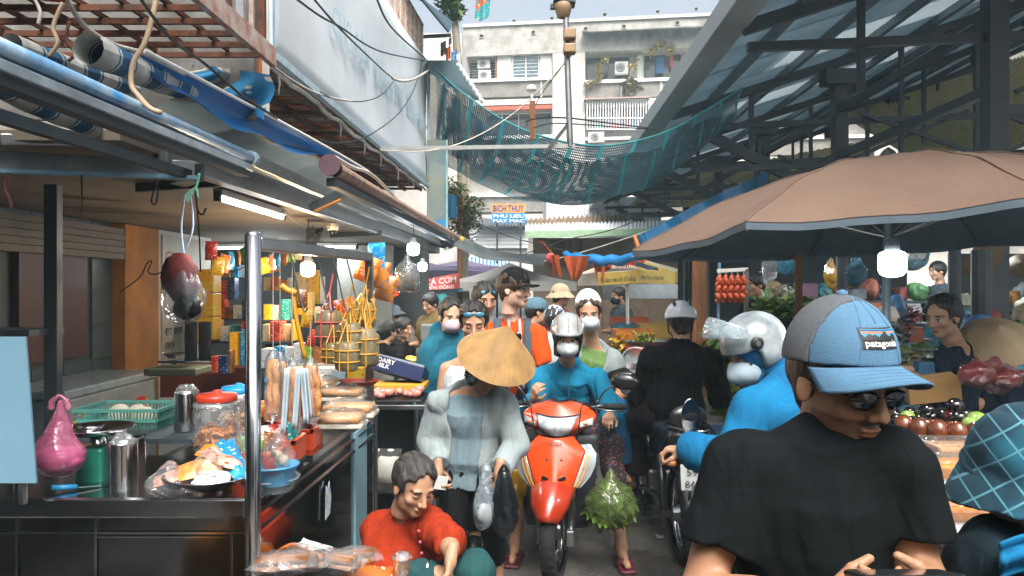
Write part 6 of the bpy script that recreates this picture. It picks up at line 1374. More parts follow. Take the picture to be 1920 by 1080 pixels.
hc,hm=hc_face,hm_face
glasses(near,hc,hm,z=-0.002,y=0.098,w=0.031,hgt=0.021)
ph=thing('phone','smartphone held low by the man in the charcoal t-shirt','phone',P(1690,1085,1.08))
MB().box(P(1696,1080,1.10),(0.15,0.08,0.009),rot3(-14,0,0)).build('case',M_BLACK,ph,bevel=0.004);MB().box(P(1696,1080,1.10)+Vector((0,0,0.0055)),(0.14,0.07,0.001),rot3(-14,0,0)).build('screen',mat('phone_glass','#232a2e',rough=0.05,spec=0.8),ph)
# plaid-hat person, right edge
def plaid_mat():
 m=bpy.data.materials.new('teal_plaid');m.use_nodes=True;nt=m.node_tree;b=nt.nodes['Principled BSDF'];L=nt.links.new
 tc=_n(nt,'ShaderNodeTexCoord');mp=_n(nt,'ShaderNodeMapping');mp.inputs['Rotation'].default_value=(0.4,0.5,0.6);mp.inputs['Scale'].default_value=(27,27,27);L(tc.outputs['Object'],mp.inputs[0]);sx=_n(nt,'ShaderNodeSeparateXYZ');L(mp.outputs[0],sx.inputs[0]);acc=None
 for ax in('X','Z'):
  fr=_n(nt,'ShaderNodeMath',operation='FRACT');L(sx.outputs[ax],fr.inputs[0]);lt_=_n(nt,'ShaderNodeMath',operation='LESS_THAN');lt_.inputs[1].default_value=0.09;L(fr.outputs[0],lt_.inputs[0])
  if acc is None:acc=lt_.outputs[0]
  else:
   ad=_n(nt,'ShaderNodeMath',operation='MAXIMUM');L(acc,ad.inputs[0]);L(lt_.outputs[0],ad.inputs[1]);acc=ad.outputs[0]
 nz=_n(nt,'ShaderNodeTexNoise');nz.inputs['Scale'].default_value=9;L(tc.outputs['Object'],nz.inputs['Vector']);rp=_n(nt,'ShaderNodeValToRGB');e=rp.color_ramp.elements;e[0].position=0.42;e[0].color=(*C('#0c3342'),1);e[1].position=0.6;e[1].color=(*C('#175a70'),1);L(nz.outputs['Fac'],rp.inputs['Fac'])
 mx=_n(nt,'ShaderNodeMix',data_type='RGBA');L(acc,mx.inputs[0]);L(rp.outputs[0],mx.inputs[6]);mx.inputs[7].default_value=(*C('#4a8090'),1);L(mx.outputs[2],b.inputs['Base Color']);b.inputs['Roughness'].default_value=0.95
 bp=_n(nt,'ShaderNodeBump');bp.inputs['Strength'].default_value=0.3;n3=_n(nt,'ShaderNodeTexNoise');n3.inputs['Scale'].default_value=350;L(tc.outputs['Object'],n3.inputs['Vector']);L(n3.outputs['Fac'],bp.inputs['Height']);L(bp.outputs[0],b.inputs['Normal'])
 return m
PLAID=plaid_mat()
pr,ph_,pm_=person('person in a teal plaid bucket hat and dark checked shirt at the right edge',(0.98,1.32,0.72),P(2005,985,1.46),[(P(1862,1052,1.38),P(1845,1240,1.3),P(1900,1240,1.1),None),(P(2120,1045,1.5),P(2170,1240,1.3),P(2060,1230,1.1),None)],[((0.9,1.32,0.68),(0.88,1.25,0.40),(0.88,1.3,0.08),(0.86,1.15,0.03)),((1.08,1.34,0.68),(1.08,1.25,0.40),(1.08,1.3,0.08),(1.06,1.15,0.03))],(P(1928,905,1.42),208,13,0),S4,dict(mat=cloth('dark_check_shirt','#14242c','#0c181e',9),off=0.02,sleeve=0.9,folds=0.006,collar=True),dict(mat=F_BLACK),'crop',res=0.010,hres=0.0045,sc=0.92,headsc=1.0)
put_piece('bucket_hat','cloche',PLAID,pr,ph_+pm_@V3(0,0.004,0.0),pm_,1.03,0.004)
MB().tube([Vector(ph_+pm_@(V3(0.106*math.cos(a),-0.012+0.121*math.sin(a),0.032)*1.03)) for a in np.linspace(0,6.2832,40)],0.005,6).build('hat_band',mat('dark_band','#123442',rough=0.9),pr)
MB().sheet(lambda u,v:P(lerp(1875,2000,u),lerp(1020,1085,v)-18*math.sin(u*3),1.27+0.02*math.sin(v*9)),14,8).build('scarf',F_BLUEL,pr,smooth=True,solid=0.006)
# woman in the conical hat
F_SCARF=printed('scarf_print','#20303a','#7fa6b4','#b9c9ce',30,0.9)
cw,hc1,hm1=person('woman in a conical straw hat and grey zip hoodie looking down beside the stall',P(878,862,3.98),P(880,732,3.93),[(P(828,756,3.92),P(806,828,3.94),P(822,876,3.80),((0.1,-0.15,-1),(0.9,-0.2,0),-1,0.6)),(P(943,760,3.88),P(966,836,3.86),P(936,880,3.70),((-0.15,-0.2,-1),(-0.8,-0.3,0),1,0.75))],[(P(855,875,3.98),P(848,985,3.93),P(852,1098,3.98),P(846,1130,3.80)),(P(903,875,3.98),P(925,985,3.86),P(932,1098,3.92),P(938,1135,3.74))],(P(912,694,3.84),172,38,-6),S2,[dict(mat=F_BLUEG,off=0.013,sleeve=0.0,hem=-0.30,flare=1.08,neck=0.97,folds=0.005,name='t_shirt',freq=13),dict(mat=F_GREYH,off=0.026,sleeve=0.93,arm=0.5,cuff=0.008,hem=-0.24,flare=1.06,neck=0.98,folds=0.007,open=(0.085,-1),name='hoodie',freq=15)],dict(mat=F_BLACK,off=0.009,len=0.80,waist=-0.06,folds=0.002),'bob',fem=True,res=0.009,sc=0.94,wide=0.98,deep=1.0,shoes=(M_BSAN,'sandal'),eyes='closed')
conical_hat(cw,P(953,611,3.70),(0.277,-0.52,0.79),0.208,0.215)
MB().blob(P(884,698,3.74),(0.035,0.03,0.06),12,jit=0.12).build('scarf',F_SCARF,cw,smooth=True)
MB().box(P(826,905,3.75),(0.07,0.004,0.07),rot3(5,12,20)).build('paper_slip',mat('paper','#b9bdbb'),None,'small white paper slip held by the woman in the conical hat','paper')
# seated woman in red
rw,hc2,hm2=person('older woman in a red cardigan sitting low beside the stall',(-0.50,3.36,0.27),P(757,975,3.26),[(P(714,992,3.30),P(722,1092,3.12),P(800,1068,2.96),((1,-0.1,-0.1),(0.1,0.2,-0.9),1,0.6)),(P(803,982,3.22),P(842,1016,3.00),P(846,1044,2.80),((-0.1,-0.55,-0.8),(-0.9,0.1,0),1,0.6))],[((-0.56,3.36,0.25),(-0.36,2.98,0.46),(-0.38,2.95,0.08),(-0.36,2.8,0.03)),((-0.40,3.38,0.25),(-0.16,3.04,0.48),(-0.14,3.0,0.08),(-0.12,2.84,0.03))],(P(777,911,3.13),144,20,-4),S2,dict(mat=F_RED,off=0.022,sleeve=0.62,folds=0.006,neck=0.96,hem=-0.10,name='cardigan'),dict(mat=F_TEAL,off=0.03,len=0.96,flare=0.02),'bun',fem=True,res=0.008,hres=0.0042,sc=0.92,deep=1.08,eyes='closed',hairm=HAIRG,shoes=(M_BSAN,'sandal'))
strands(rw,hc2,hm2,HAIRG,420,3)
MB().tube([Vector(V3(*P(803,1066,2.96))+0.032*V3(0,math.cos(a),math.sin(a))) for a in np.linspace(0,6.28,20)],0.005,6).build('wrist_watch',M_STEEL,rw)
for k in range(5):MB().blob(P(790,1008,3.0)+Vector((0.006*k-0.01,-0.01,-0.045*k+0.03)),0.007,8).build('button',mat('pink_button','#b8506c',rough=0.3),rw)
for sx in(-1,1):MB().blob(H(hc2,hm2,sx*0.078,-0.004,-0.045),0.006,8).build('earring',M_STEEL,rw)
ls=thing('low_stool','low plastic stool under the seated woman in red','stool',(-0.5,3.38,0));MB().box((-0.5,3.40,0.155),(0.26,0.24,0.025)).build('seat',mat('blue_plastic','#2a6a96',rough=0.4),ls,bevel=0.008)
for a in(-1,1):
 for b in(-1,1):MB().bar((-0.5+a*.11,3.4+b*.1,0),(-0.5+a*.1,3.4+b*.09,0.15),0.03).build('leg',MATS['blue_plastic'],ls)
# scooter rider and passenger
rd,hc3,hm3=person('scooter rider in a blue zip hoodie, grey helmet and white mask',(0.37,5.02,0.84),P(1066,684,4.92),[(P(1016,712,4.90),P(994,790,4.80),P(1000,748,4.58),((0.1,-0.5,0.6),(0.6,0.5,0),-1,0.55)),(P(1118,712,4.90),P(1148,782,4.82),P(1143,778,4.52),((-0.25,-0.9,-0.15),(0,0.1,-1),1,0.7))],[((0.30,5.0,0.82),(0.10,4.62,0.66),(0.02,4.52,0.10),(0.0,4.36,0.04)),((0.45,5.0,0.82),(0.62,4.64,0.66),(0.655,4.44,0.10),(0.67,4.28,0.04))],(P(1064,634,4.74),181,10,0),S2,dict(mat=F_BLUEH,off=0.02,sleeve=0.95,arm=0.85,hem=-0.1,folds=0.008,collar=True,name='hoodie',cuff=0.006,freq=14),dict(mat=F_FLORAL,off=0.02,len=0.72),'bob',fem=True,res=0.009,hres=0.005,sc=0.96,shoes=(M_RSAN,'sandal'))
hl=helmet(rd,hc3+hm3@V3(0,-0.012,0.012),hm3,'halfhelmet',M_HELG,1.02);mask(rd,hc3,hm3,M_MASK)
MB().tube([H(hc3,hm3,0.0,0.128*math.cos(a),0.03+0.120*math.sin(a)) for a in np.linspace(0.25,2.2,16)],0.003,5).build('helmet_ridge',mat('helmet_trim','#6f6a5f',rough=0.4),hl)
for sx in(-1,1):MB().tube([H(hc3,hm3,sx*0.062,0.108*math.cos(a),0.036+0.104*math.sin(a)) for a in np.linspace(0.2,2.0,14)],0.004,5).build('helmet_band',mat('helmet_tan','#8a7458',rough=0.4),hl)
MB().tube([Vector(V3(*P(1066,696,4.74))+V3(0,0,-0.48*t)+V3(0.0,-0.02*math.sin(t*3),0)) for t in np.linspace(0,1,10)],0.004,5).build('zip',mat('zip_dark','#17465a',rough=0.5),rd)
pi,hc4,hm4=person('scooter passenger in a green top, grey vest and white mask',(0.50,5.52,0.88),P(1116,652,5.52),[(P(1078,676,5.50),P(1062,745,5.40),P(1075,760,5.15),None),(P(1148,676,5.50),P(1166,738,5.42),P(1140,762,5.20),((-0.6,-0.6,-0.2),(0,0.1,-1),1,0.5))],[((0.42,5.5,0.86),(0.28,5.14,0.78),(0.26,5.2,0.38),(0.25,5.04,0.33)),((0.60,5.5,0.86),(0.73,5.12,0.80),(0.77,5.16,0.40),(0.79,5.0,0.35))],(P(1104,588,5.40),184,8,3),S2,[dict(mat=F_GREEN,off=0.018,sleeve=0.0,folds=0.006,name='top',neck=0.95),dict(mat=F_GREYH,off=0.028,sleeve=0.16,folds=0.006,open=(0.10,-1),name='vest')],dict(mat=F_DENIM,off=0.022,len=0.95,flare=0.01),'bun',fem=True,res=0.010,hres=0.005,sc=0.95,headsc=1.06,shoes=(M_BSAN,'sandal'),hairm=HAIRB)
strands(pi,hc4,hm4,HAIRB,260,5,1.06);mask(pi,hc4,hm4,M_MASK,1.05);helmet(pi,hc4+hm4@V3(0,-0.03,0.035),hm4,'cap',M_HELW,1.08,False)
# tourists and neighbours in the queue
to,hc5,hm5=person('tall man in an orange t-shirt and black cap with backpack straps looking right',(0.0,5.62,0.95),P(962,606,5.45),[(P(918,628,5.46),P(905,715,5.5),P(915,760,5.3),None),(P(1004,628,5.42),P(1022,706,5.4),P(1012,770,5.25),None)],[((-0.08,5.6,0.92),(-0.08,5.55,0.5),(-0.08,5.6,0.08),(-0.06,5.42,0.03)),((0.1,5.6,0.92),(0.1,5.55,0.5),(0.1,5.6,0.08),(0.12,5.42,0.03))],(P(966,542,5.38),122,2,0),'#d8ad94',dict(mat=F_ORANGE,off=0.018,sleeve=0.34,folds=0.006,neck=0.95),dict(mat=F_NAVY),'short',res=0.009,hres=0.0045,headsc=1.16,hairm=HAIRB,beard=0.35,shoes=(M_BLACK,'shoe'))
put_piece('cap','cap',F_BLACK,to,hc5+hm5@V3(0,0,0.008),hm5,1.17,0.005)
brm=MB().sheet(lambda u,v:Vector(hc5+hm5@(V3(math.sin(lerp(-1.2,1.2,u))*0.088,-0.006+math.cos(lerp(-1.2,1.2,u))*0.1+0.075*v*max(0,math.cos(lerp(-1.2,1.2,u)))**0.6,0.034-0.004*v-0.02*math.sin(lerp(-1.2,1.2,u))**2)*1.17)),16,5).build('brim',F_BLACK,to,smooth=True,solid=0.005)
for dx,mm,w in((-0.115,mat('grey_strap','#3a4a55',rough=0.9),0.055),(0.105,MATS['grey_strap'],0.055),(-0.03,mat('pale_strap','#8f979b',rough=0.9),0.022),(0.045,MATS['pale_strap'],0.022)):
 MB().sheet(lambda u,v:V3(*P(962,606,5.3))+V3(dx+w*(u-.5)+(0.03*v if abs(dx)<.09 and dx>0 else 0),0.10*(1-v)**3-0.015+(0.02 if abs(dx)>.1 else 0),0.03-0.5*v),3,12).build('backpack_strap' if abs(dx)>0.1 else 'camera_strap',mm,to,smooth=True,solid=0.006)
cm=thing('hanging_sunglasses','dark sunglasses hanging on the collar of the orange shirt','sunglasses',P(972,645,5.2))
for y in(632,655):MB().blob(P(971,y,5.25),(0.028,0.008,0.036),12).build('lens',M_SUNG,cm,smooth=True)
am,hc6,hm6=person('man with blue sunglasses pushed up on short dark hair behind the queue',(-0.24,5.95,0.9),P(900,612,5.9),[(P(862,640,5.9),P(850,715,5.9),P(856,760,5.8),None),(P(940,640,5.9),P(950,715,5.9),P(946,760,5.8),None)],[((-0.34,5.95,0.88),(-0.34,5.9,0.48),(-0.34,5.95,0.08),(-0.34,5.8,0.03)),((-0.16,5.95,0.88),(-0.16,5.9,0.48),(-0.16,5.95,0.08),(-0.16,5.8,0.03))],(P(908,562,5.8),158,8,0),S2,dict(mat=F_ORANGE,off=0.018,sleeve=0.3,folds=0.006),dict(mat=F_BLACK),'crop',res=0.011,hres=0.005,headsc=1.14,shoes=(M_BLACK,'shoe'))
glasses(am,hc6+hm6@V3(0,-0.004,0.07),hm6,z=0.0,y=0.092,m=M_SUNB)
sw,hc7,hm7=person('woman with sunglasses on her hair and a white sleeveless top behind the conical hat',P(872,850,4.75),P(880,672,4.7),[(P(838,692,4.7),P(822,790,4.7),P(835,840,4.6),None),(P(925,695,4.7),P(935,790,4.7),P(925,840,4.6),None)],[(P(855,860,4.75),(-0.34,4.7,0.42),(-0.34,4.75,0.08),(-0.34,4.6,0.03)),(P(890,860,4.75),(-0.24,4.7,0.42),(-0.24,4.75,0.08),(-0.24,4.6,0.03))],(P(888,606,4.6),176,14,0),S2,dict(mat=F_WHITE,off=0.014,sleeve=0.0,folds=0.005,neck=0.93),dict(mat=F_BLACK),'pony',fem=True,res=0.010,hres=0.0048,sc=0.95,headsc=1.06,shoes=(M_BLACK,'shoe'),eyes='closed')
strands(sw,hc7,hm7,HAIR,260,7,1.06);glasses(sw,hc7+hm7@V3(0,-0.012,0.078),hm7,z=0.0,y=0.094,m=M_SUNB,w=0.032)
tw,hc8,hm8=person('woman in a teal hoodie and pink mask left of the queue',P(838,800,5.55),P(834,636,5.55),[(P(808,655,5.55),P(800,735,5.5),P(815,775,5.4),None),(P(868,655,5.55),P(875,735,5.5),P(865,775,5.4),None)],[(P(825,805,5.55),(-0.55,5.5,0.44),(-0.55,5.55,0.08),(-0.55,5.4,0.03)),(P(852,805,5.55),(-0.44,5.5,0.44),(-0.44,5.55,0.08),(-0.44,5.4,0.03))],(P(846,592,5.5),160,12,0),S3,dict(mat=F_TEALH,off=0.03,sleeve=0.95,arm=0.8,folds=0.008,hood=True,name='hoodie'),dict(mat=F_NAVY),'bun',fem=True,res=0.011,hres=0.005,headsc=1.04,shoes=(M_BLACK,'shoe'))
strands(tw,hc8,hm8,HAIR,220,6,1.04);mask(tw,hc8,hm8,M_MASKP,1.03)
# riders at right
br,hc9,hm9=person('motorbike rider in a loose black top and white helmet seen from behind',(1.055,4.86,0.82),P(1273,648,4.92),[(P(1222,676,4.90),P(1200,745,5.08),P(1203,712,5.36),((0,1,0),(0,0,-1),1,0.6)),(P(1326,676,4.90),P(1352,745,5.05),P(1350,745,5.36),((0,1,0),(0,0,-1),-1,0.6))],[((0.97,4.88,0.80),(0.84,5.24,0.70),(0.84,5.2,0.32),(0.83,5.34,0.27)),((1.14,4.88,0.80),(1.28,5.24,0.70),(1.28,5.2,0.32),(1.29,5.34,0.27))],(P(1276,604,4.98),4,12,0),S2,dict(mat=F_BLACK,off=0.022,sleeve=0.9,folds=0.008,hem=-0.16,flare=1.10,neck=0.94,name='top'),dict(mat=cloth('dark_plum_cloth','#2a1f28','#191318',9),off=0.03,len=0.96,flare=0.04),'under',fem=True,res=0.010,hres=0.0055,sc=0.97,shoes=(M_BLACK,'shoe'))
hl9=helmet(br,hc9,hm9,'halfhelmet',M_HELW,0.99)
for sx in(-1,1):MB().tube([H(hc9,hm9,sx*(0.045+0.012*math.sin(a)),-0.012-0.124*math.cos(a),0.03+0.113*math.sin(a)) for a in np.linspace(0.55,1.25,10)],[0.003,0.008,0.011,0.012,0.012,0.012,0.011,0.01,0.007,0.003],6).build('helmet_graphic',mat('maroon_graphic','#3a1c1c',rough=0.3),hl9,smooth=True)
MB().lathe([(0.016,0),(0.012,0.006),(0.001,0.007)],H(hc9,hm9,0,-0.10,0.112),16,Vector(hm9@V3(0,-0.7,0.7))).build('helmet_badge',M_HELW,hl9)
bl,hcA,hmA=person('rider in a bright blue hooded jacket and scuffed open helmet leaning left',(1.24,2.85,0.84),P(1478,722,2.98),[(P(1415,772,2.86),P(1378,862,2.78),P(1290,846,2.98),((-0.8,0.5,0.0),(0,0,-1),1,0.7)),(P(1500,752,3.16),P(1440,850,3.2),P(1420,850,3.3),((-0.3,0.9,0),(0,0,-1),-1,0.7))],[((1.18,2.74,0.82),(1.0,3.08,0.70),(1.02,3.05,0.32),(0.98,3.19,0.28)),((1.36,2.78,0.82),(1.30,3.14,0.70),(1.32,3.1,0.32),(1.29,3.25,0.28))],(P(1412,660,3.12),262,22,0),S2,dict(mat=F_BLUEL,off=0.036,sleeve=0.97,arm=0.8,folds=0.006,freq=9,name='jacket',cuff=0.004),dict(mat=F_BLACK,off=0.02),None,res=0.0085,hres=0.0045,sc=1.0,shoes=(M_BLACK,'shoe'))
put_piece('hood','hood',F_BLUEL,bl,hcA,hmA,1.0,0.006);mask(bl,hcA,hmA,M_MASKB,1.12)
hlA=helmet(bl,hcA+hmA@V3(0,-0.005,0.012),hmA,'openhelmet',M_HELS,1.02);vizor(hlA,hcA+hmA@V3(0,0,0.012),hmA)
MB().lathe([(0.014,0),(0.014,0.006),(0.001,0.008)],H(hcA,hmA,-0.088,0.02,-0.085),14,Vector(hmA@V3(-1,0,0))).build('strap_buckle',M_STEEL,hlA)
for sx in(-1,1):
 for yy,zz in((0.075,-0.012),(0.035,-0.002),(-0.06,-0.01)):MB().lathe([(0.006,0),(0.006,0.004),(0.001,0.005)],H(hcA,hmA,sx*0.113,yy,zz),10,Vector(hmA@V3(sx,0,0))).build('rivet',M_BLACK,hlA)
# vendors and the far crowd
vd,hcB,hmB=person('market vendor in a navy top with her hair tied back under the umbrella',(2.60,4.42,0.82),P(1800,655,4.40),[(P(1752,680,4.26),P(1738,728,4.10),P(1694,694,3.98),((-1,-0.1,0.0),(0,0.2,-1),1,0.5)),(P(1846,682,4.52),P(1850,750,4.5),P(1800,770,4.4),None)],[((2.52,4.4,0.8),(2.5,4.35,0.44),(2.5,4.4,0.08),(2.36,4.36,0.03)),((2.7,4.46,0.8),(2.7,4.4,0.44),(2.7,4.45,0.08),(2.56,4.4,0.03))],(P(1768,594,4.30),246,12,0),S2,dict(mat=F_NAVY,off=0.018,sleeve=0.28,folds=0.006,neck=0.94),dict(mat=F_BLACK),'bun',fem=True,res=0.010,hres=0.005,shoes=(M_BLACK,'shoe'))
strands(vd,hcB,hmB,HAIR,260,8)
def crowd(label,px,py,d,yaw,topm,botm=F_NAVY,hair='crop',sit=False,pitch=5,fem=False,arm='bent',skin=S2,lean=0.0,hat=None,hatm=None,msk=None,res=0.018,sleeve=0.3,Hh=None,seat=0.4):
 "a distant figure whose head centre falls on the pixel"
 c=P(px,py,d);hz=c.z
 if sit:
  st_=max(-0.03,hz-0.785);pel,neck,A,Lg,hh=simple_sit(c.x,c.y,yaw,st_,1.0,0.06+lean,arm)
 else:pel,neck,A,Lg,hh=simple_stand(c.x,c.y,yaw,Hh or(hz+0.10)/0.97,arm,lean)
 dv=V3(*c)-hh;dv[2]=0;mv=lambda q:V3(*q)+dv
 A=[(mv(a[0]),mv(a[1]),mv(a[2]),None) for a in A];Lg=[tuple(mv(x) for x in l) for l in Lg]
 r_,h_,m_=person(label,mv(pel),mv(neck),A,Lg,(mv(hh),yaw,pitch,0),skin,dict(mat=topm,off=0.02,sleeve=sleeve,folds=0.006),dict(mat=botm),hair,fem=fem,res=res,hres=0.007,sc=0.97,group=None,shoes=(M_BLACK,'shoe'))
 if hat:put_piece('hat',hat,hatm,r_,h_,m_,1.05,0.009)
 if msk:mask(r_,h_,m_,msk)
 return r_,h_,m_
crowd('man in grey with a dark mask working at the far stall under the yellow parasol',1160,562,10.2,250,F_GREY,F_FLORAL,'crop',msk=F_NAVY)
crowd('person in a beige bucket hat far down the lane',1052,562,8.2,60,cloth('maroon_cloth','#5a2430'),hat='bucket',hatm=mat('beige_hat','#a8977c',rough=0.9))
crowd('person in a blue and white checked hat behind the scooter passenger',1040,592,6.6,20,F_WHITE,hat='cap',hatm=printed('check_hat','#c2cdd2','#2f6a92','#1f4f78',40,0.9),hair='under',Hh=1.45)
gc=crowd('person in a grey-blue peaked cap facing right behind the tall man',1008,580,6.9,80,cloth('slate_cloth','#4d6470'),hat='cap',hatm=cloth('slate_cap','#51707f'),Hh=1.52)
cap_brim(gc[0],gc[1],gc[2],MATS['slate_cap'],z=0.032)
crowd('vendor woman in a tan dress standing at her stall far left',806,578,8.6,215,F_TAN,F_TAN,'short',fem=True,pitch=14)
crowd('stooping person with a grey sun hat in the far left crowd',737,590,9.8,290,cloth('taupe_cloth','#6b6258'),hat='bucket',hatm=mat('grey_hat','#66737a',rough=0.9),lean=0.2,pitch=20)
crowd('dark-clothed woman with tied hair sitting at the far left stall',728,622,8.4,40,F_BLACK,sit=True,hair='bun',fem=True)
crowd('grey-haired woman in black sitting beside the steel scale',758,616,8.7,120,F_BLACK,sit=True,hair='short',fem=True)
crowd('person in a white shirt in the far left crowd',752,574,11.2,150,F_WHITE,hat='bucket',hatm=F_WHITE,sleeve=0.9)
crowd('person in a mustard shirt in the far left crowd',770,574,11.8,200,F_YEL,hair='short')
crowd('person in pale clothes right of the mustard shirt',786,580,11.0,250,F_WHITE,hair='short')
crowd('person in a teal bucket hat and mask in the far crowd',829,576,10.4,190,F_TEALH,hat='bucket',hatm=mat('teal_hat','#1f7a80',rough=0.9),msk=M_MASKB)
crowd('man in a dark shirt standing behind the red sausages',1416,542,7.6,250,F_BLACK,hair='short')
crowd('distant vendor with dark hair at the back of the hall',1757,514,9.6,260,F_GREY,hair='short')
crowd('person behind the vegetable heap in the dark hall',1590,575,7.2,200,F_TEALH,hair='short',Hh=1.45)
mg=crowd('man in a green cap sitting inside the left shop',524,652,6.1,110,F_TEAL,sit=True,hair='crop',hat='cap',hatm=mat('green_cap','#1f4a46',rough=0.9),res=0.012)
cap_brim(mg[0],mg[1],mg[2],MATS['green_cap'],z=0.032)
hv,hh_,hm_=crowd('vendor with a pale conical hat sitting behind the umbrella pole at far right',1884,668,4.4,220,F_NAVY,sit=True,fem=True,hair='bun',res=0.012)
conical_hat(hv,P(1872,612,4.3),(-0.05,-0.10,0.12),0.20,0.13,M_STRAWP)
crowd('person in an amber t-shirt sitting low in front of the counter',110,1210,1.86,20,F_TANTEE,F_NAVY,'short',sit=True,pitch=20,res=0.013)
# left stall: steel counter and goods
cx0,cy0,ctz=-0.875,2.50,0.94
def CXR(d):return lerp(-0.875,-0.80,(d-2.5)/1.75)
ct=thing('steel_counter','L-shaped stainless steel food counter of the left stall','counter',(-1.6,3.0,0))
M_MIRR=mat('polished_steel_panel','#84888a',rough=0.13,metal=1.0,var=0.3,scale=2.5,bump=0.10,bscale=3.0)
def csheet(x0,x1,y0,y1,z,th,m,name):return MB().box(((x0+x1)/2,(y0+y1)/2,z-th/2),(x1-x0,y1-y0,th)).build(name,m,ct,bevel=0.004)
csheet(-3.0,-0.885,2.5,3.15,ctz,0.03,M_STEEL,'worktop')
MB().prism([(-1.45,3.15),(CXR(3.15),3.15),(CXR(4.25),4.25),(-1.45,4.25)],(0,0,ctz-0.032),(1,0,0),(0,1,0),0.03).build('worktop',M_STEEL,ct)
MB().box((-1.95,2.545,0.455),(2.1,0.03,0.90)).build('front_panel',M_MIRR,ct)
MB().prism([(0,0.0),(1.72,0.0),(1.72,0.9),(0,0.9)],(CXR(2.53)-0.02,2.53,0.005),(0.043,0.999,0),(0,0,1),0.02).build('side_panel',M_MIRR,ct)
MB().box((-1.95,2.512,0.905),(2.1,0.035,0.065)).build('edge_trim',M_STEEL,ct,bevel=0.006)
for z in(0.868,0.815):MB().bar((-3.0,2.525,z),(-0.90,2.525,z),0.008,0.006).build('trim_line',M_CHROME,ct)
for x in(-1.42,-1.69):MB().bar((x,2.525,0.02),(x,2.525,0.87),0.008,0.005,(0,1,0)).build('trim_line',M_CHROME,ct)
MB().bar((-0.96,2.526,0.02),(-0.96,2.526,0.81),0.006,0.005,(0,1,0)).build('trim_line',M_CHROME,ct);MB().bar((-1.42,2.526,0.80),(-0.96,2.526,0.80),0.006,0.005).build('trim_line',M_CHROME,ct)
for z in(0.87,0.81):MB().bar((CXR(2.55)+0.004,2.55,z),(CXR(4.24)+0.004,4.24,z),0.012,0.012).build('trim_line',M_CHROME,ct)
MB().bar((CXR(4.0)-0.01,4.02,0.0),(CXR(4.0)-0.01,4.02,ctz-0.04),0.03,0.40).build('blue_end_panel',mat('pale_blue_panel','#8fb9c9',rough=0.35,metal=0.2,var=0.15,scale=6,dirt=0.15),ct)
stk=thing('sticker','small bird sticker on the steel side of the counter','sticker',(CXR(3.3),3.3,0.72));MB().prism([(0,0),(0.07,0.01),(0.09,0.08),(0.06,0.16),(0.035,0.13),(0.01,0.15)],(CXR(3.3)+0.012,3.28,0.62),(0.043,0.999,0),(0,0,1),0.002).build('print',printed('bird_sticker','#b9c4c8','#7fa9c4','#c8702c',20),stk)
fr=thing('display_stand','round steel tube frame with corner post standing at the counter corner','frame',(-0.865,2.48,0))
MB().tube([(-0.865,2.47,0),(-0.865,2.47,1.825)],0.026,16).build('post',M_STEEL,fr,smooth=True);MB().blob((-0.865,2.47,1.825),(0.026,0.026,0.018),12).build('cap',M_STEEL,fr,smooth=True)
MB().bar((-0.865,2.50,1.80),P(692,482,4.15),0.045,0.045).build('rail',M_STEELD,fr,bevel=0.006);MB().bar(P(692,482,4.15),P(694,790,4.15),0.045,0.03).build('post',M_STEELD,fr,bevel=0.004);MB().lathe([(0.012,0),(0.008,0.012),(0.001,0.014)],(-0.865,2.445,0.85),10,(0,-1,0)).build('bolt',M_CHROME,fr)
bd=thing('notice_board','pale blue notice sheet standing at the far left of the counter','sign',(-1.62,2.42,0.95));MB().prism([(0,0),(0.145,0),(0.11,0.475),(0,0.475)],P(-16,906,2.40),(1,0,0),(0,0,1),-0.008).build('sheet',mat('pale_blue_sheet','#6d94aa',rough=0.5,var=0.08,scale=2,dirt=0.06),bd)
for x in(38,):MB().tube([P(x,906,2.43),P(x,945,2.43)],0.02,10).build('foot',M_STEEL,bd)
pk=bag('pink_bag','pink plastic bag hanging above the left counter','bag',P(112,856,2.62),(0.088,0.06,0.058),FILMP,seed=12,fold=0.006,tall=3.3,res=0.006);MB().blob(P(112,860,2.62),(0.085,0.06,0.045),14,jit=0.08).build('contents',mat('pink_food','#b04f7c',rough=0.5,var=0.3,scale=20),pk,smooth=True)
sc_=thing('kitchen_scale','green spring scale with steel pan on the left counter','scale',P(180,910,2.75));M_SCG=mat('scale_green','#1f6f5f',rough=0.35,var=0.15,coat=0.3)
MB().box(P(181,872,2.76),(0.105,0.11,0.145),taper=0.9).build('case',M_SCG,sc_,bevel=0.012);MB().lathe([(0.03,0),(0.03,0.03),(0.09,0.04),(0.12,0.06),(0.125,0.065),(0.115,0.062),(0.001,0.043)],P(185,832,2.76),26).build('pan',M_STEEL,sc_,smooth=True)
for dx,dz in((-0.03,0.03),(0.03,0.035),(0,0.0),(-0.03,-0.045),(0.03,-0.035),(0.0,0.02)):MB().lathe([(0.005,0),(0.004,0.003),(0.001,0.003)],P(181,872,2.70)+Vector((dx,0,dz)),8,(0,-1,0)).build('screw',M_BLACK,sc_)
MB().lathe([(0.02,0),(0.045,0.03),(0.047,0.03),(0.022,-0.002)],P(170,812,2.76),18).build('bowl',M_STEEL,sc_,smooth=True)
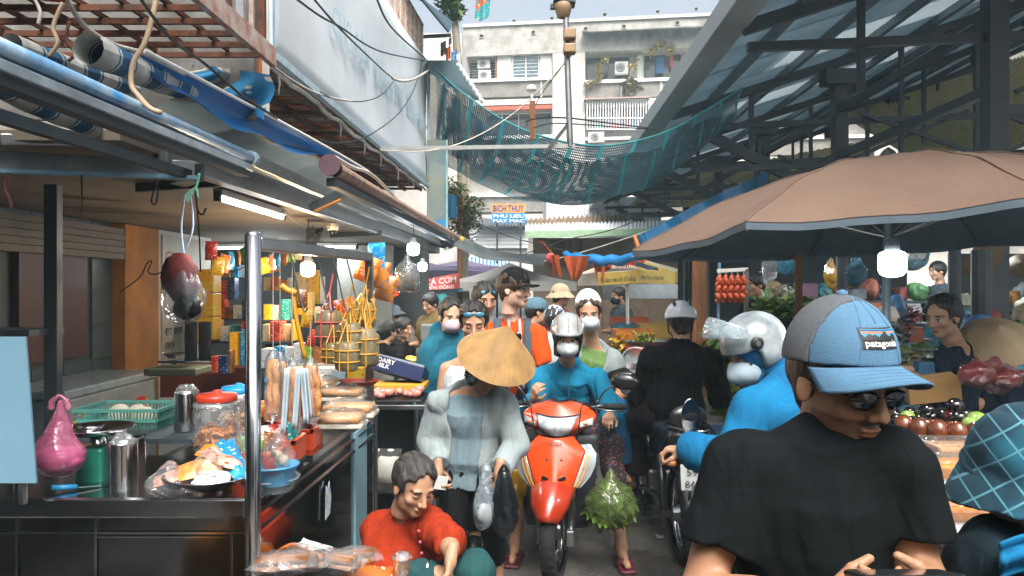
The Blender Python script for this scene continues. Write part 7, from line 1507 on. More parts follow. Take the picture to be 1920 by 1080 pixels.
for i,(x,y,d,r,h) in enumerate(((231,918,2.62,0.047,0.165),(247,893,2.85,0.05,0.15),(350,806,3.2,0.05,0.16))):
 c=thing('steel_canister',('front','rear','far')[i]+' steel canister on the left counter '+('beside the scale','behind the front one','by the green basket')[i],'canister',P(x,y,d));MB().lathe([(r*0.98,0),(r,0.01),(r,h),(r*1.03,h+0.004),(r*0.95,h),(r*0.93,0.02)],P(x,y,d),28).build('can',M_STEEL,c,smooth=True)
 if i!=1:MB().blob(P(x,y,d)+Vector((0,0,h)),(r*0.95,r*0.95,0.035),12,jit=0.25).build('bag_lining',FILM,c,smooth=True)
kn=thing('knife','knife with blue handle lying on the steel counter','knife',P(125,915,2.58));MB().tube([P(97,915,2.56),P(145,913,2.6)],0.010,8).build('handle',mat('blue_handle','#1f78a8',rough=0.4),kn,smooth=True);MB().bar(P(145,913,2.6),P(203,908,2.66),0.022,0.002,(0,0,1)).build('blade',M_STEEL,kn)
gb=thing('green_basket','green slatted plastic basket behind the scale','basket',P(245,803,3.35));GBM=mat('sea_green_plastic','#4f8f86',rough=0.45,var=0.15)
B0=P(245,803,3.35)
for z,k in((0.0,0.86),(0.055,0.93),(0.10,1.0)):
 pts=[B0+Vector((sx*0.185*k,sy*0.13*k,z)) for sx,sy in((-1,-1),(1,-1),(1,1),(-1,1),(-1,-1))]
 for a,b in zip(pts,pts[1:]):MB().bar(a,b,0.012,0.014).build('rim',GBM,gb)
for i in range(24):
 x=lerp(-0.17,0.17,i/23)
 for sy in(-1,1):MB().bar(B0+Vector((x*0.86,sy*0.112,0)),B0+Vector((x,sy*0.13,0.10)),0.006,0.004).build('slat',GBM,gb)
for i in range(14):
 y=lerp(-0.12,0.12,i/13)
 for sx in(-1,1):MB().bar(B0+Vector((sx*0.16,y*0.86,0)),B0+Vector((sx*0.185,y,0.10)),0.006,0.004).build('slat',GBM,gb)
MB().box(B0+Vector((0,0,0.004)),(0.32,0.22,0.006)).build('base',GBM,gb)
for dx,dy,dz,r in((-0.05,0,0.06,0.05),(0.06,0.02,0.05,0.045),(0.0,0.06,0.05,0.05)):MB().blob(B0+Vector((dx,dy,dz)),r,12,jit=0.06).build('bun',mat('pale_bun','#b5b09c',rough=0.7),gb,smooth=True)
MB().bar(P(165,812,3.2),P(420,812,3.2),0.35,0.02).build('shelf_board',M_DARKM,ct)
def jar(label,px,py,d,w,h,lid,fill):
 c=P(px,py,d);o=thing('plastic_jar',label,'jar',c);r=w/2
 MB().lathe([(r*0.9,0),(r,0.02),(r,h*0.82),(r*0.8,h*0.93),(r*0.78,h)],c,28).build('jar',plastic_film('jar_plastic','#c9d2d4',0.12,0.08),o,smooth=True)
 MB().lathe([(r*0.86,h*0.95),(r*0.88,h*1.02),(r*0.82,h*1.07),(r*0.2,h*1.09),(r*0.18,h*1.14),(0.001,h*1.15)],c,28).build('lid',lid,o,smooth=True)
 mb=MB();rg=random.Random(px)
 for _ in range(160):
  a=rg.uniform(0,6.28);q=math.sqrt(rg.random())*r*0.84;p=c+Vector((math.cos(a)*q,math.sin(a)*q,rg.uniform(0.02,h*0.42)));dr=Vector((rg.uniform(-1,1),rg.uniform(-1,1),rg.uniform(-.6,.6))).normalized()*0.022;mb.tube([p-dr,p+Vector((0,0,.006)),p+dr],0.006,5)
 mb.build('filling',fill,o,kind='stuff')
 MB().blob(c+Vector((0,0,h*0.88)),(r*1.03,r*1.03,h*0.10),16,jit=0.10).build('wrap',FILM,o,smooth=True)
jar('big clear jar of orange shredded snack with red lid',407,848,2.78,0.17,0.205,mat('red_lid','#a8321c',rough=0.35,var=0.1),mat('orange_snack','#c8781a',rough=0.6,col2='#8f4a12',scale=40))
jar('clear jar with blue lid behind the red-lidded jar',448,812,3.05,0.16,0.18,mat('blue_lid','#1f86c0',rough=0.35,var=0.1),mat('pale_snack','#b98a5a',rough=0.6))
ds=thing('steel_dish','wide steel dish piled with wrapped snacks at the counter corner','dish',P(400,918,2.52));DC=P(398,915,2.56)
MB().lathe([(0.001,0.0),(0.06,0.0),(0.10,0.02),(0.155,0.05),(0.16,0.052),(0.15,0.052),(0.095,0.026),(0.001,0.008)],DC,36).build('dish',M_STEEL,ds,smooth=True)
def pillow(name,c,size,rz,tilt,m,parent=None,seed=0,**kw):
 "sealed crinkled packet"
 c=Vector(c);rm=rot3(tilt[0],tilt[1],rz);lx,ly,lz=size;rg=random.Random(seed)
 ph1,ph2=rg.uniform(0,6),rg.uniform(0,6);mb=MB()
 for sg in(1,-1):mb.sheet(lambda u,v:c+rm@Vector((lerp(-lx,lx,u)/2,lerp(-ly,ly,v)/2,sg*lz/2*(math.sin(u*math.pi)**0.5)*(math.sin(v*math.pi)**0.6)+0.04*lx*math.sin(v*11+ph1)*math.sin(u*8+ph2)*(0.4 if 0<u<1 else 1))),10,8)
 return mb.build(name,m,parent,smooth=True,**kw)
PK=[printed('pack_blue','#1878b0','#1f9ad0','#c9d63a',30,0.25),printed('pack_orange','#c8641c','#d89a3a','#b9c4c8',26,0.3),printed('pack_green','#4f8a2a','#8fb52c','#d8d2b0',26,0.3),printed('pack_red','#b0281c','#d8502a','#e0c890',26,0.3),printed('pack_yellow','#d0a01c','#c8b43a','#b5382a',20,0.35),printed('pack_white','#c9ccc8','#8fb0c0','#b5483a',24,0.35),printed('pack_pinkish','#b98a7a','#c9a894','#a84a3a',24,0.3),printed('pack_teal','#1f7f86','#3aa79a','#d8d8c0',24,0.3),printed('pack_brown','#6e4326','#8f5a30','#c8a05a',24,0.4),printed('pack_violet','#4a3a6a','#7a5a8a','#d0b0c0',24,0.4),printed('pack_navy','#16305a','#1f4a86','#b9c4cc',24,0.35),printed('pack_cream','#c2b28a','#a9986a','#8a4a2a',22,0.5)]
def food(label,name,o,cat='snack',group=None):return tag(o,label,cat,group)
food('long bright blue snack packet leaning in the steel dish','s',pillow('snack_packet',DC+Vector((0.075,0.0,0.10)),(0.20,0.065,0.03),-48,(0,32,0),PK[0],None,1))
food('orange shrimp cracker packet lying across the steel dish','s',pillow('snack_packet',DC+Vector((-0.03,-0.02,0.075)),(0.15,0.10,0.045),25,(18,-10,0),mat('orange_crackers','#c2612a',rough=0.4,col2='#d8a05a',scale=30),None,2))
food('yellow packet behind the crackers in the steel dish','s',pillow('snack_packet',DC+Vector((-0.01,0.05,0.115)),(0.16,0.06,0.02),-30,(30,0,0),mat('amber_pack','#d08a1c',rough=0.35),None,3))
food('packet of sausages with pink film in the steel dish','s',pillow('snack_packet',DC+Vector((0.03,0.0,0.105)),(0.17,0.07,0.04),-28,(10,14,0),PK[6],None,4))
food('white and red sticker packet at the front of the steel dish','s',pillow('snack_packet',DC+Vector((0.03,-0.07,0.055)),(0.12,0.07,0.03),5,(24,0,0),PK[5],None,5))
food('flat pale packet with blue rim at the left of the steel dish','s',pillow('snack_packet',DC+Vector((-0.12,-0.03,0.05)),(0.13,0.09,0.02),20,(12,-16,0),PK[6],None,6))
bag('snack_bag','clear bag of pale dumplings standing in the steel dish','bag',DC+Vector((0.0,-0.02,0.07)),(0.04,0.035,0.035),FILM,handles=False,seed=21)
wt_=bag('wrapped_sheet','crumpled clear wrap with price writing in front of the dish','wrap',P(325,905,2.55),(0.07,0.05,0.03),FILM,handles=False,seed=22)
def tub(name,label,px,py,d,r,h,m,cat='tub',rim_m=None,group=None):
 c=P(px,py,d);o=thing(name,label,cat,c,group);MB().lathe([(r*0.8,0),(r,h),(r*1.06,h),(r*1.06,h-0.008),(r*0.97,h-0.004),(r*0.78,0.008),(0.001,0.008)],c,28).build('tub',m,o,smooth=True);return o
BTUB=mat('translucent_blue_tub','#4fa0cc',rough=0.25,var=0.1,spec=0.6,alpha=0.75)
tub('plastic_tub','translucent blue tub behind the steel post',514,905,2.72,0.085,0.07,BTUB);tub('plastic_tub','clear shallow tub under the blue tub at the steel post',508,918,2.75,0.10,0.05,mat('clear_tub','#9fb9c4',rough=0.2,alpha=0.5))
bag('snack_bag','clear bag of round nuts by the steel post','bag',P(520,858,2.82),(0.05,0.05,0.045),FILM,handles=False,seed=24);bag('snack_bag','clear bag of cubes left of the steel post','bag',P(462,860,2.75),(0.04,0.04,0.05),FILM,handles=False,seed=25)
for k,(x,y) in enumerate(((520,855),(512,865),(530,862),(463,862),(455,870),(470,868))):MB().blob(P(x,y,2.8),0.022,10,jit=0.1).build('rice_cake',mat('rice_cake','#a99a82',rough=0.7),None,'pale rice cake '+('at the back','at the left','at the right','on top','lowest','rightmost')[k]+' of the clear bag '+('right' if k<3 else 'left')+' of the steel post','rice cake',smooth=True)
OB=mat('orange_plastic','#c2421a',rough=0.4,var=0.12)
def crate(label,c,s,m,name='plastic_basket',cat='basket'):
 c=Vector(c);o=thing(name,label,cat,c);lx,ly,h=s
 for sx,sy,w,l in((0,-1,lx,0),(0,1,lx,0),(-1,0,0,ly),(1,0,0,ly)):
  p=c+Vector((sx*lx/2,sy*ly/2,h/2));MB().box(p,(w or 0.008,l or 0.008,h)).build('side',m,o)
  MB().box(p+Vector((0,0,h/2)),((w+0.016) or 0.016,(l+0.016) if l else 0.016,0.012)).build('rim',m,o)
 MB().box(c+Vector((0,0,0.006)),(lx-0.01,ly-0.01,0.008)).build('base',m,o);return o
for i,(d,w) in enumerate(((2.86,0.13),(3.08,0.14),(3.32,0.15))):
 crate('orange plastic basket of packets on the counter edge, %s of three'%('nearest','middle','farthest')[i],(CXR(d)-0.11,d,ctz),(0.15,0.17,0.085),OB)
 for k in range(3):food(('green','red','dark')[k]+' packet standing in the %s orange basket'%('nearest','middle','farthest')[i],'s',pillow('snack_packet',(CXR(d)-0.15+0.04*k,d-0.03+0.03*k,ctz+0.10),(0.11,0.09,0.035),30*k+20*i,(70,10*k,0),PK[(2,3,8,5,3,7,3,5,6)[i*3+k]],None,i*5+k))
M_SAUCE=mat('dark_sauce_glass','#3a1408',rough=0.1,var=0.3,spec=0.7);M_CAPO=mat('orange_cap','#d0701a',rough=0.4)
bi=0
for i,(dx,d) in enumerate(((-0.30,2.85),(-0.25,2.90),(-0.20,2.98),(-0.29,3.02),(-0.24,3.06),(-0.19,3.14),(-0.30,3.2),(-0.25,3.24),(-0.2,3.30),(-0.30,3.38))):
 c=Vector((CXR(d)+dx,d,ctz));o=thing('sauce_bottle','dark sauce bottle with orange cap, %s from the post among ten'%('first','second','third','fourth','fifth','sixth','seventh','eighth','ninth','tenth')[i],'bottle',c,'sauce bottles with orange caps')
 MB().lathe([(0.026,0),(0.028,0.01),(0.028,0.10),(0.013,0.14),(0.012,0.16)],c,16,cap=True).build('bottle',M_SAUCE,o,smooth=True);MB().lathe([(0.015,0.145),(0.017,0.15),(0.017,0.185),(0.012,0.195),(0.001,0.196)],c,14).build('cap',M_CAPO,o);MB().lathe([(0.0285,0.03),(0.0285,0.085)],c,16).build('label',PK[(3,4,8)[i%3]],o)
SAUS=mat('spiced_sausage','#a8612c',rough=0.6,col2='#d09a5a',scale=45,bump=0.4,bscale=90)
for i,(x,d,y0,y1,n) in enumerate(((512,3.05,668,785,2),(525,3.1,672,775,2),(548,3.15,685,812,2),(582,3.25,680,790,3))):
 o=thing('sausage_bag','clear bag of long spiced bread sticks, %s from the steel post'%('first','second','third','fourth')[i],'bag',P(x,y1,d),'hanging bags of bread sticks')
 for k in range(n):
  xo=(k-(n-1)/2)*13;MB().tube([p+Vector((0.004*math.sin(j*1.3+k),0.004*math.cos(j),0)) for j,p in enumerate(smooth_path([P(x+xo*0.6,y0+6,d),P(x+xo,(y0+y1)/2,d),P(x+xo*0.9,y1-8,d)],14))],[0.012]+[0.0165+0.0015*math.sin(j*2.1) for j in range(13)]+[0.010],9).build('bread_stick',SAUS,o,smooth=True)
 c0_,c1_=P(x,y0+10,d),P(x,y1-4,d);MB().tube(smooth_path([c0_+Vector((0,0,0.05)),c0_,c0_.lerp(c1_,0.5),c1_,c1_-Vector((0,0,0.02))],16),[0.008,0.014,0.022,0.03,0.034]+[0.036+0.002*math.sin(j*2.0) for j in range(8)]+[0.034,0.028,0.02,0.006],12).build('film',FILM,o,smooth=True)
 MB().tube([c0_+Vector((0,0,0.05)),Vector((c0_.x,c0_.y,1.80))],0.0015,4).build('string',M_CABLEW,o)
for i,(x,d) in enumerate(((535,3.0),(556,3.02),(571,3.05),(577,3.1))):
 MB().sheet(lambda u,v:P(x-5+10*u+8*(v-.5)*(1 if i>1 else -1),lerp(690,815-10*i,v),d+0.01*math.sin(u*6)),4,8).build('paper_strip',mat('pale_paper','#a9bcc8',rough=0.7,var=0.08),None,'pale paper strip hanging between the bread stick bags, %s from the post'%('first','second','third','fourth')[i],'paper',smooth=True,solid=0.002)
GIO=mat('leaf_wrapped_roll','#8a7f62',rough=0.3,col2='#55523e',scale=14,coat=0.3,bump=0.3,bscale=30);YST=mat('yellow_string','#bd8a18',rough=0.5);PST=mat('pink_string','#c2504a',rough=0.5)
rolls=((618,618,3.95,0.075,0.20,PST),(655,632,3.8,0.062,0.15,YST),(686,590,4.1,0.055,0.13,YST),(625,662,3.9,0.06,0.11,YST),(650,668,3.75,0.062,0.15,YST),(683,650,3.85,0.065,0.20,YST),(694,655,4.0,0.05,0.18,YST))
for i,(x,y,d,w,h,ms) in enumerate(rolls):
 c=P(x,y,d);o=thing('wrapped_roll',('leaf-wrapped roll tied with pink string beside the yellow ones','leaf-wrapped roll hanging highest in the middle of the bunch','small leaf-wrapped roll highest at the far post','short roll below the pink-tied one','lowest leaf-wrapped roll of the bunch','long leaf-wrapped roll at the right of the bunch','narrow leaf-wrapped roll nearest the far post')[i],'wrapped roll',c-Vector((0,0,h/2)),'leaf-wrapped rolls hung on the steel rail');r=w
 MB().lathe([(0.001,-h/2),(r*0.7,-h/2),(r*0.95,-h*0.42),(r,0),(r*0.95,h*0.42),(r*0.7,h/2),(0.001,h/2)],c,20,sx=1.0,sy=0.85).build('roll',GIO,o,smooth=True)
 for z in(-0.18,0.2):MB().tube([c+Vector((r*1.03*math.cos(a),r*0.88*math.sin(a),h*z)) for a in np.linspace(0,6.2832,24)],0.0045,5).build('string',ms,o)
 MB().tube([c+Vector((0.3*r,-r*0.86,-h/2)),c+Vector((0.3*r,-r*0.86,h/2)),c+Vector((0,0,h/2+0.10)),c+Vector((0.02,0,h/2+0.2))],0.0045,5).build('string',ms,o);MB().tube([c+Vector((-0.4*r,-r*0.84,-h/2)),c+Vector((-0.4*r,-r*0.84,h/2)),c+Vector((0,0,h/2+0.10))],0.004,5).build('string',ms,o)
ys=thing('string_bundle','bundle of yellow plastic string looped over the rolls','string',P(670,590,3.8))
for k in range(9):
 a=P(640+7*k,560+(k*7)%14,3.82);MB().tube(smooth_path([a,a+Vector((0.02*math.sin(k),0,-0.08)),a+Vector((0.05*math.cos(k*2),0,-0.20))],8),0.006,5).build('loop',YST,ys,smooth=True)
for i,x in enumerate((560,610,640,665)):
 hk=thing('wire_hook','wire S-hook on the steel rail, %s from the near post'%('first','second','third','fourth')[i],'hook',P(x,560,3.4+0.15*i),'wire hooks on the steel rail');d=3.1+0.28*i;MB().tube(smooth_path([P(x-18,462+4*i,d),P(x-6,520,d),P(x+4,565,d),P(x+12,585,d),P(x+18,575,d)],14),0.004,5).build('wire',M_STEELD,hk,smooth=True)
ysp=thing('yellow_tape_pole','bamboo stick wrapped with yellow tape leaning on the rail','stick',P(560,650,3.6));MB().tube(smooth_path([P(548,540,3.5),P(556,600,3.5),P(572,672,3.5)],10),0.011,7).build('stick',YST,ysp,smooth=True);MB().tube(smooth_path([P(527,535,3.5),P(540,545,3.5),P(556,550,3.5)],6),0.016,7).build('tape',YST,ysp,smooth=True)
for i,(x,y,d,w,h,m) in enumerate(((640,745,3.85,0.24,0.05,FILM),(655,775,3.55,0.26,0.05,FILM),(640,795,3.4,0.22,0.04,FILM),(610,730,3.95,0.16,0.07,FILM))):
 c=P(x,y,d);o=thing('tray_of_rolls','film-wrapped tray of pale rolls on the counter, '+('second row','third row','front row','back row')[i],'tray',c);MB().box(c,(w,0.16,0.02)).build('tray',mat('foam_tray','#b9b5aa',rough=0.7),o,bevel=0.005)
 for k in range(4):MB().tube([c+Vector((-w*0.42,-0.06+0.04*k,0.03)),c+Vector((w*0.42,-0.06+0.04*k,0.03))],0.018,8).build('roll',mat('fried_roll','#a8753f',rough=0.6,col2='#c99a62',scale=30),o,smooth=True)
 MB().blob(c+Vector((0,0,0.03)),(w*0.55,0.10,0.045),14,jit=0.12).build('wrap',m,o,smooth=True)
crt=thing('wicker_tray','bamboo tray with red rim at the back of the counter','tray',P(640,722,4.0));MB().lathe([(0.10,0),(0.12,0.03),(0.125,0.03),(0.10,0.004)],P(615,735,4.0),24).build('tray',M_STRAW,crt);MB().lathe([(0.09,0),(0.11,0.02),(0.115,0.02)],P(672,720,4.05),20).build('red_dish',mat('red_dish','#b0381c',rough=0.4),crt)
bxs=thing('counter_shelf','grey back shelf of the stall with clear boxes','shelf',P(600,710,4.3));MB().bar(P(545,716,4.35),P(700,716,4.35),0.12,0.03).build('board',mat('grey_board','#8f8b82',rough=0.6),bxs);MB().bar(P(545,716,4.40),P(700,716,4.40),0.02,0.22).build('riser',MATS['grey_board'],bxs)
for i,(x0,x1,m) in enumerate(((545,590,PK[11]),(592,648,PK[5]),(650,682,PK[4]))):food(('clear box of brown cakes','clear tray of pale slices','yellow packet')[i]+' on the grey back shelf','s',pbox('snack_box',m,x0,x1,690,711,4.3,0.10,bevel=0.004))
rg=random.Random(11);spec=[]
def shelf_row(y_base,x0,x1,d,hmin,hmax,wmin,wmax,place):
 x=x0;k=0
 while x<x1:
  w=rg.uniform(wmin,wmax);h=rg.uniform(hmin,hmax);spec.append((x,min(x+w,x1+4),y_base-h,y_base,d+rg.uniform(-0.05,0.05),place,k));x+=w+rg.uniform(0.5,2.0);k+=1
shelf_row(560,388,436,8.2,18,45,12,24,'top shelf left of the post');shelf_row(598,386,470,8.0,22,38,12,22,'second shelf left of the post');shelf_row(640,384,470,7.4,24,40,12,26,'third shelf left of the post');shelf_row(690,430,472,6.4,50,85,13,20,'low shelf left of the post')
shelf_row(600,494,542,6.4,24,44,12,20,'upper shelf right of the post');shelf_row(640,492,546,6.0,26,40,12,22,'middle shelf right of the post');shelf_row(690,490,560,5.6,30,48,14,26,'lower shelf right of the post');shelf_row(570,552,602,7.6,30,66,14,24,'rack behind the warm bulb');shelf_row(640,596,690,8.2,30,60,14,26,'far rack behind the rolls')
shelf_row(700,392,428,5.9,30,50,12,20,'near stack by the scale');shelf_row(520,400,470,8.6,14,30,10,20,'highest shelf left of the post');shelf_row(545,494,540,7.8,14,30,10,18,'highest shelf right of the post');shelf_row(690,564,640,6.6,30,60,14,24,'floor stack behind the bread sticks')
ordn=('first','second','third','fourth','fifth','sixth','seventh','eighth','ninth','tenth')
pkn=('blue','orange','green','red','yellow','white','tan','teal','brown','violet','navy','cream')
for(x0,x1,y0,y1,d,place,k) in spec:
 ci=rg.choice((0,4,4,5,5,3,7,8,11,11,10,2,1));pbox('goods_box',PK[ci],x0,x1,y0,y1,d,rg.uniform(0.08,0.16),None,label='%s printed goods box, %s on the %s'%(pkn[ci],ordn[k%10],place),cat='box',group='packaged goods on the shop shelves',bevel=0.004)
for i in range(16):
 x,d=396+12.5*i,5.4+0.12*i
 if abs(x-480)<12:continue
 pillow('hanging_packet',P(x,470+(i*29)%34,d),(0.09,0.14,0.05),30*i,(88,6*(i%3),0),PK[(3,4,1,0,8,2,11)[i%7]],None,i,label='%s packet hanging in the strip under the shop ceiling, %s along'%(pkn[(3,4,1,0,8,2,11)[i%7]],(ordn+('eleventh','twelfth','thirteenth','fourteenth','fifteenth','sixteenth'))[i]),cat='packet',group='snack packets hanging under the shop ceiling')
for i in range(14):
 x,d=566+10*i,5.2+0.1*(i%5)
 pillow('hanging_packet',P(x,560+(i*37)%80,d),(0.08,0.13,0.05),25*i,(88,7*(i%3),0),(PK[8],PK[4],PK[3],PK[11],PK[1])[i%5],None,i,label='%s packet on the goods strip behind the leaf-wrapped rolls, %s along'%(('brown','yellow','red','cream','orange')[i%5],(ordn+('eleventh','twelfth','thirteenth','fourteenth'))[i]),cat='packet',group='packets on the strip behind the rolls')
shv=thing('goods_rack','dark shelf rack holding packaged goods in the back shop','rack',P(450,640,8));shv.location.z=0
for(y,x0,x1,d) in((561,384,440,8.25),(599,382,474,8.05),(641,380,474,7.45),(691,426,476,6.45),(601,490,546,6.45),(641,488,550,6.05),(691,486,566,5.65),(571,548,606,7.65),(641,592,694,8.25)):MB().bar(P(x0,y,d),P(x1,y,d),0.24,0.018).build('shelf',M_DARKM,shv)
for i,y in enumerate((505,550,595)):food('tall yellow soap carton stacked by the poster, %s'%('top','middle','bottom')[i],'s',pbox('carton',PK[4],366,400,y,y+43,7.2,0.2,bevel=0.004),'box')
pbox('shop_counter',mat('red_brown_counter','#5a2318',rough=0.4,var=0.2),300,470,690,745,6.2,0.5,None,label='dark red counter at the back shop',cat='counter')
pbox('cool_box',mat('yellow_rack','#c2952a',rough=0.5),553,585,548,590,6.8,0.1,None,label='yellow display rack below the warm bulb',cat='rack')
s2=thing('counter_scale','flat electronic scale with bowl below the hanging red bags','scale',P(332,705,5.2));MB().box(P(335,694,5.2),(0.36,0.28,0.05)).build('base',mat('olive_scale','#5d604c',rough=0.5),s2,bevel=0.01);MB().box(P(335,676,5.2),(0.2,0.2,0.015)).build('plate',M_STEEL,s2);MB().lathe([(0.03,0),(0.075,0.04),(0.078,0.04),(0.03,0.005)],P(325,672,5.2),18).build('bowl',M_STEEL,s2)
hb=bag('hanging_bag','big red and clear plastic bag hanging from the rail hooks','bag',P(345,560,4.6),(0.12,0.08,0.14),FILM,seed=33);MB().blob(P(338,520,4.6),(0.11,0.06,0.15),14,jit=0.15).build('contents',mat('red_wrap','#8a2a22',rough=0.75,col2='#3a1512',scale=9),hb,smooth=True);MB().blob(P(352,575,4.58),(0.09,0.05,0.08),14,jit=0.12).build('contents',mat('dark_goods','#1c1a1c',rough=0.3,var=0.4),hb,smooth=True)
MB().tube(smooth_path([P(345,480,4.6),P(340,420,4.6),P(352,350,4.5),P(362,420,4.5),P(350,462,4.55)],20),0.006,5).build('ribbon',mat('pale_ribbon','#9fb3d0',rough=0.5),hb)
for i,x in enumerate((358,384)):pillow('hanging_packet',P(x,640,4.9),(0.085,0.26,0.03),0,(90,0,0),printed('dark_pack','#1f2a22','#3a1c28','#5a2a4a',40,0.25),None,i,label='dark green packet hanging under the red bag, %s of two'%('left','right')[i],cat='packet')
hk2=thing('wire_hook','large black wire hook hanging from the near rail','hook',P(372,400,3.6));MB().tube(smooth_path([P(366,345,3.5),P(370,392,3.5),P(380,402,3.5),P(386,390,3.5)],12),0.005,6).build('wire',M_CABLE,hk2);MB().tube([P(370,395,3.5),P(374,450,3.6),P(376,510,3.7)],0.004,5).build('wire',M_CABLE,hk2)
for i,(x,y,d,m,s) in enumerate(((705,480,4.7,PK[0],'blue'),(712,515,4.7,printed('chips','#b5732a','#8a4a1c','#2a78b0',18,0.3),'brown and blue'),(724,540,4.8,MATS['chips'],'lower brown'),(690,505,4.6,PK[1],'orange'))):
 food('%s crisps packet hanging at the far post'%s,'s',pillow('crisps_packet',P(x,y,d),(0.13,0.17,0.06),10*i-20,(88,8*i,0),m,None,i),'crisps','crisps packets hanging at the far post')
jg=thing('clear_jug','clear bag of dark fish hanging below the white bulb','bag',P(762,545,6.2));MB().lathe([(0.07,0),(0.105,0.02),(0.11,0.16),(0.08,0.23),(0.03,0.27),(0.012,0.32)],P(763,548,6.2),22).build('film',plastic_film('jug_film','#b9c9c4',0.12,0.08),jg,smooth=True);MB().lathe([(0.001,0.01),(0.09,0.02),(0.095,0.15),(0.07,0.17),(0.001,0.17)],P(763,548,6.2),18).build('contents',mat('dark_dried_fish','#2b2320',rough=0.6,col2='#4a3a2c',scale=30),jg,smooth=True)
rf_=thing('red_pennant','red pennant hanging behind the crisps','pennant',P(735,550,6.5));MB().prism([(0,0),(0.10,0.03),(0.04,0.22),(0,0.2)],P(727,560,6.5),(1,0,0),(0,0,1),0.006).build('cloth',mat('red_cloth','#b5301c',rough=0.7),rf_)
tb=thing('poultry_table','steel table with raw chicken tray behind the counter end','table',P(745,770,4.7));tb.location.z=0
TA,TB_=P(700,762,4.75),P(795,752,4.95);tz=TA.z
MB().box(((TA.x+TB_.x)/2,4.95,tz),(0.42,0.5,0.03)).build('top',M_STEELD,tb,bevel=0.004)
for x in(TA.x+0.02,TB_.x-0.02):
 for y in(4.72,5.18):MB().tube([(x,y,0),(x,y,tz-0.015)],0.016,8).build('leg',M_STEELD,tb)
MB().box(((TA.x+TB_.x)/2,4.95,0.35),(0.40,0.46,0.02)).build('shelf',M_STEELD,tb)
ctr=thing('chicken_tray','tray of raw pink chicken pieces on the steel table','tray',P(745,745,4.9));MB().box((P(745,745,4.9).x,4.93,tz+0.028),(0.36,0.36,0.02)).build('tray',M_BLACK,ctr,bevel=0.005)
CH=mat('raw_chicken','#c28a7c',rough=0.3,col2='#b06a60',scale=18,spec=0.6)
for k in range(26):MB().blob((P(745,745,4.9).x+rg.uniform(-.15,.15),4.93+rg.uniform(-.14,.14),tz+0.055+0.035*rg.random()),(rg.uniform(.025,.05),rg.uniform(.02,.035),rg.uniform(.018,.028)),10,rotz(rg.uniform(0,180)),0.12).build('chicken_piece',CH,ctr,smooth=True)
MB().sheet(lambda u,v:(lerp(TB_.x-0.04,TB_.x+0.03,v),lerp(4.72,5.18,u),tz+0.02-0.20*v*v+0.01*math.sin(u*14)),12,6).build('blue_cloth',mat('blue_table_cloth','#1f6a80',rough=0.6),tb,smooth=True)
bgw=thing('printed_sack','white sack with black print on the shelf of the poultry table','sack',(P(725,850,4.8).x,4.8,0.36));pillow('sack',(P(722,850,4.8).x,4.78,0.50),(0.22,0.22,0.12),0,(80,0,0),printed('sack_print','#b5b5ae','#26282a','#b5b5ae',8,0.7),bgw,3)
cbx=thing('chocolate_box','open dark blue chocolate display box tilted behind the rolls','box',P(750,690,5.2));M_CHOC=mat('chocolate_box_blue','#12204a',rough=0.35,var=0.15);cr_=rot3(-14,14,-6);cc_=P(752,694,5.2)
MB().box(cc_,(0.36,0.24,0.10),cr_).build('tray',M_CHOC,cbx,bevel=0.004);MB().box(cc_+cr_@Vector((0,0.0,0.058)),(0.34,0.22,0.012),cr_).build('opening',mat('box_inside','#7f8a9a',rough=0.6),cbx)
for s,dz in(('Dairy',0.012),('MILK',-0.024)):lettering(s.upper(),cc_+cr_@Vector((-0.15,-0.122,dz)),cr_@Vector((1,0,0)),cr_@Vector((0,0,1)),0.042,TXW,cbx,depth=0.002,font_bold=True)
MB().bar(P(706,722,5.1),P(800,722,5.1),0.3,0.03).build('stand',mat('yellow_card','#c2922a',rough=0.6),cbx)
MB().box((P(752,800,5.2).x,5.25,0.42),(0.34,0.3,0.84)).build('pedestal',M_DARKM,cbx)
lg=thing('low_ledge','low ledge of wrapped bread in front of the counter side','ledge',(-0.66,2.75,0));MB().box((-0.70,2.78,0.27),(0.32,0.75,0.04)).build('board',M_STEELD,lg)
for sx in(-1,1):
 for sy in(-1,1):MB().bar((-0.70+sx*.14,2.78+sy*.34,0),(-0.70+sx*.14,2.78+sy*.34,0.26),0.025).build('leg',M_STEELD,lg)
BRD=mat('brown_roll','#8a5a30',rough=0.55,col2='#6a4020',scale=30)
for i,(x,y,d,rz,lab) in enumerate(((530,1072,2.5,10,'nearest packet of brown rolls on the low ledge'),(575,1062,2.62,-35,'second packet of brown rolls on the low ledge'),(628,1068,2.62,-20,'third packet of brown rolls on the low ledge'),(655,1062,2.75,30,'packet of short rolls at the ledge end'))):
 c0=P(x,y,d);o=thing('bread_packet',lab,'bread',c0);rm=rotz(rz)
 for k in range(5):MB().tube([c0+rm@Vector((-0.085,0.028*(k%3)-0.028,0.02+0.026*(k//3))),c0+rm@Vector((0.085,0.028*(k%3)-0.028,0.022+0.026*(k//3)))],0.0135,8).build('roll',BRD,o,smooth=True)
 pillow('wrap',c0+Vector((0,0,0.03)),(0.23,0.13,0.085),rz,(0,0,0),FILM,o,i)
for i,(x,y,d,s,m,lab) in enumerate(((548,1042,2.7,(0.13,0.11,0.07),PK[1],'orange carton of biscuits on the low ledge'),(585,1030,2.72,(0.13,0.09,0.03),PK[5],'white labelled packet on top of the bread'),(690,1078,2.72,(0.20,0.13,0.05),printed('noodle_pack','#b5622a','#c9b09a','#d8d2c2',16,0.25),'film-wrapped orange noodle tray at the ledge end'))):
 food(lab,'s',pillow('bread_packet',P(x,y,d),s,25*i-40,(12,10,0),m,None,i+40),'bread')
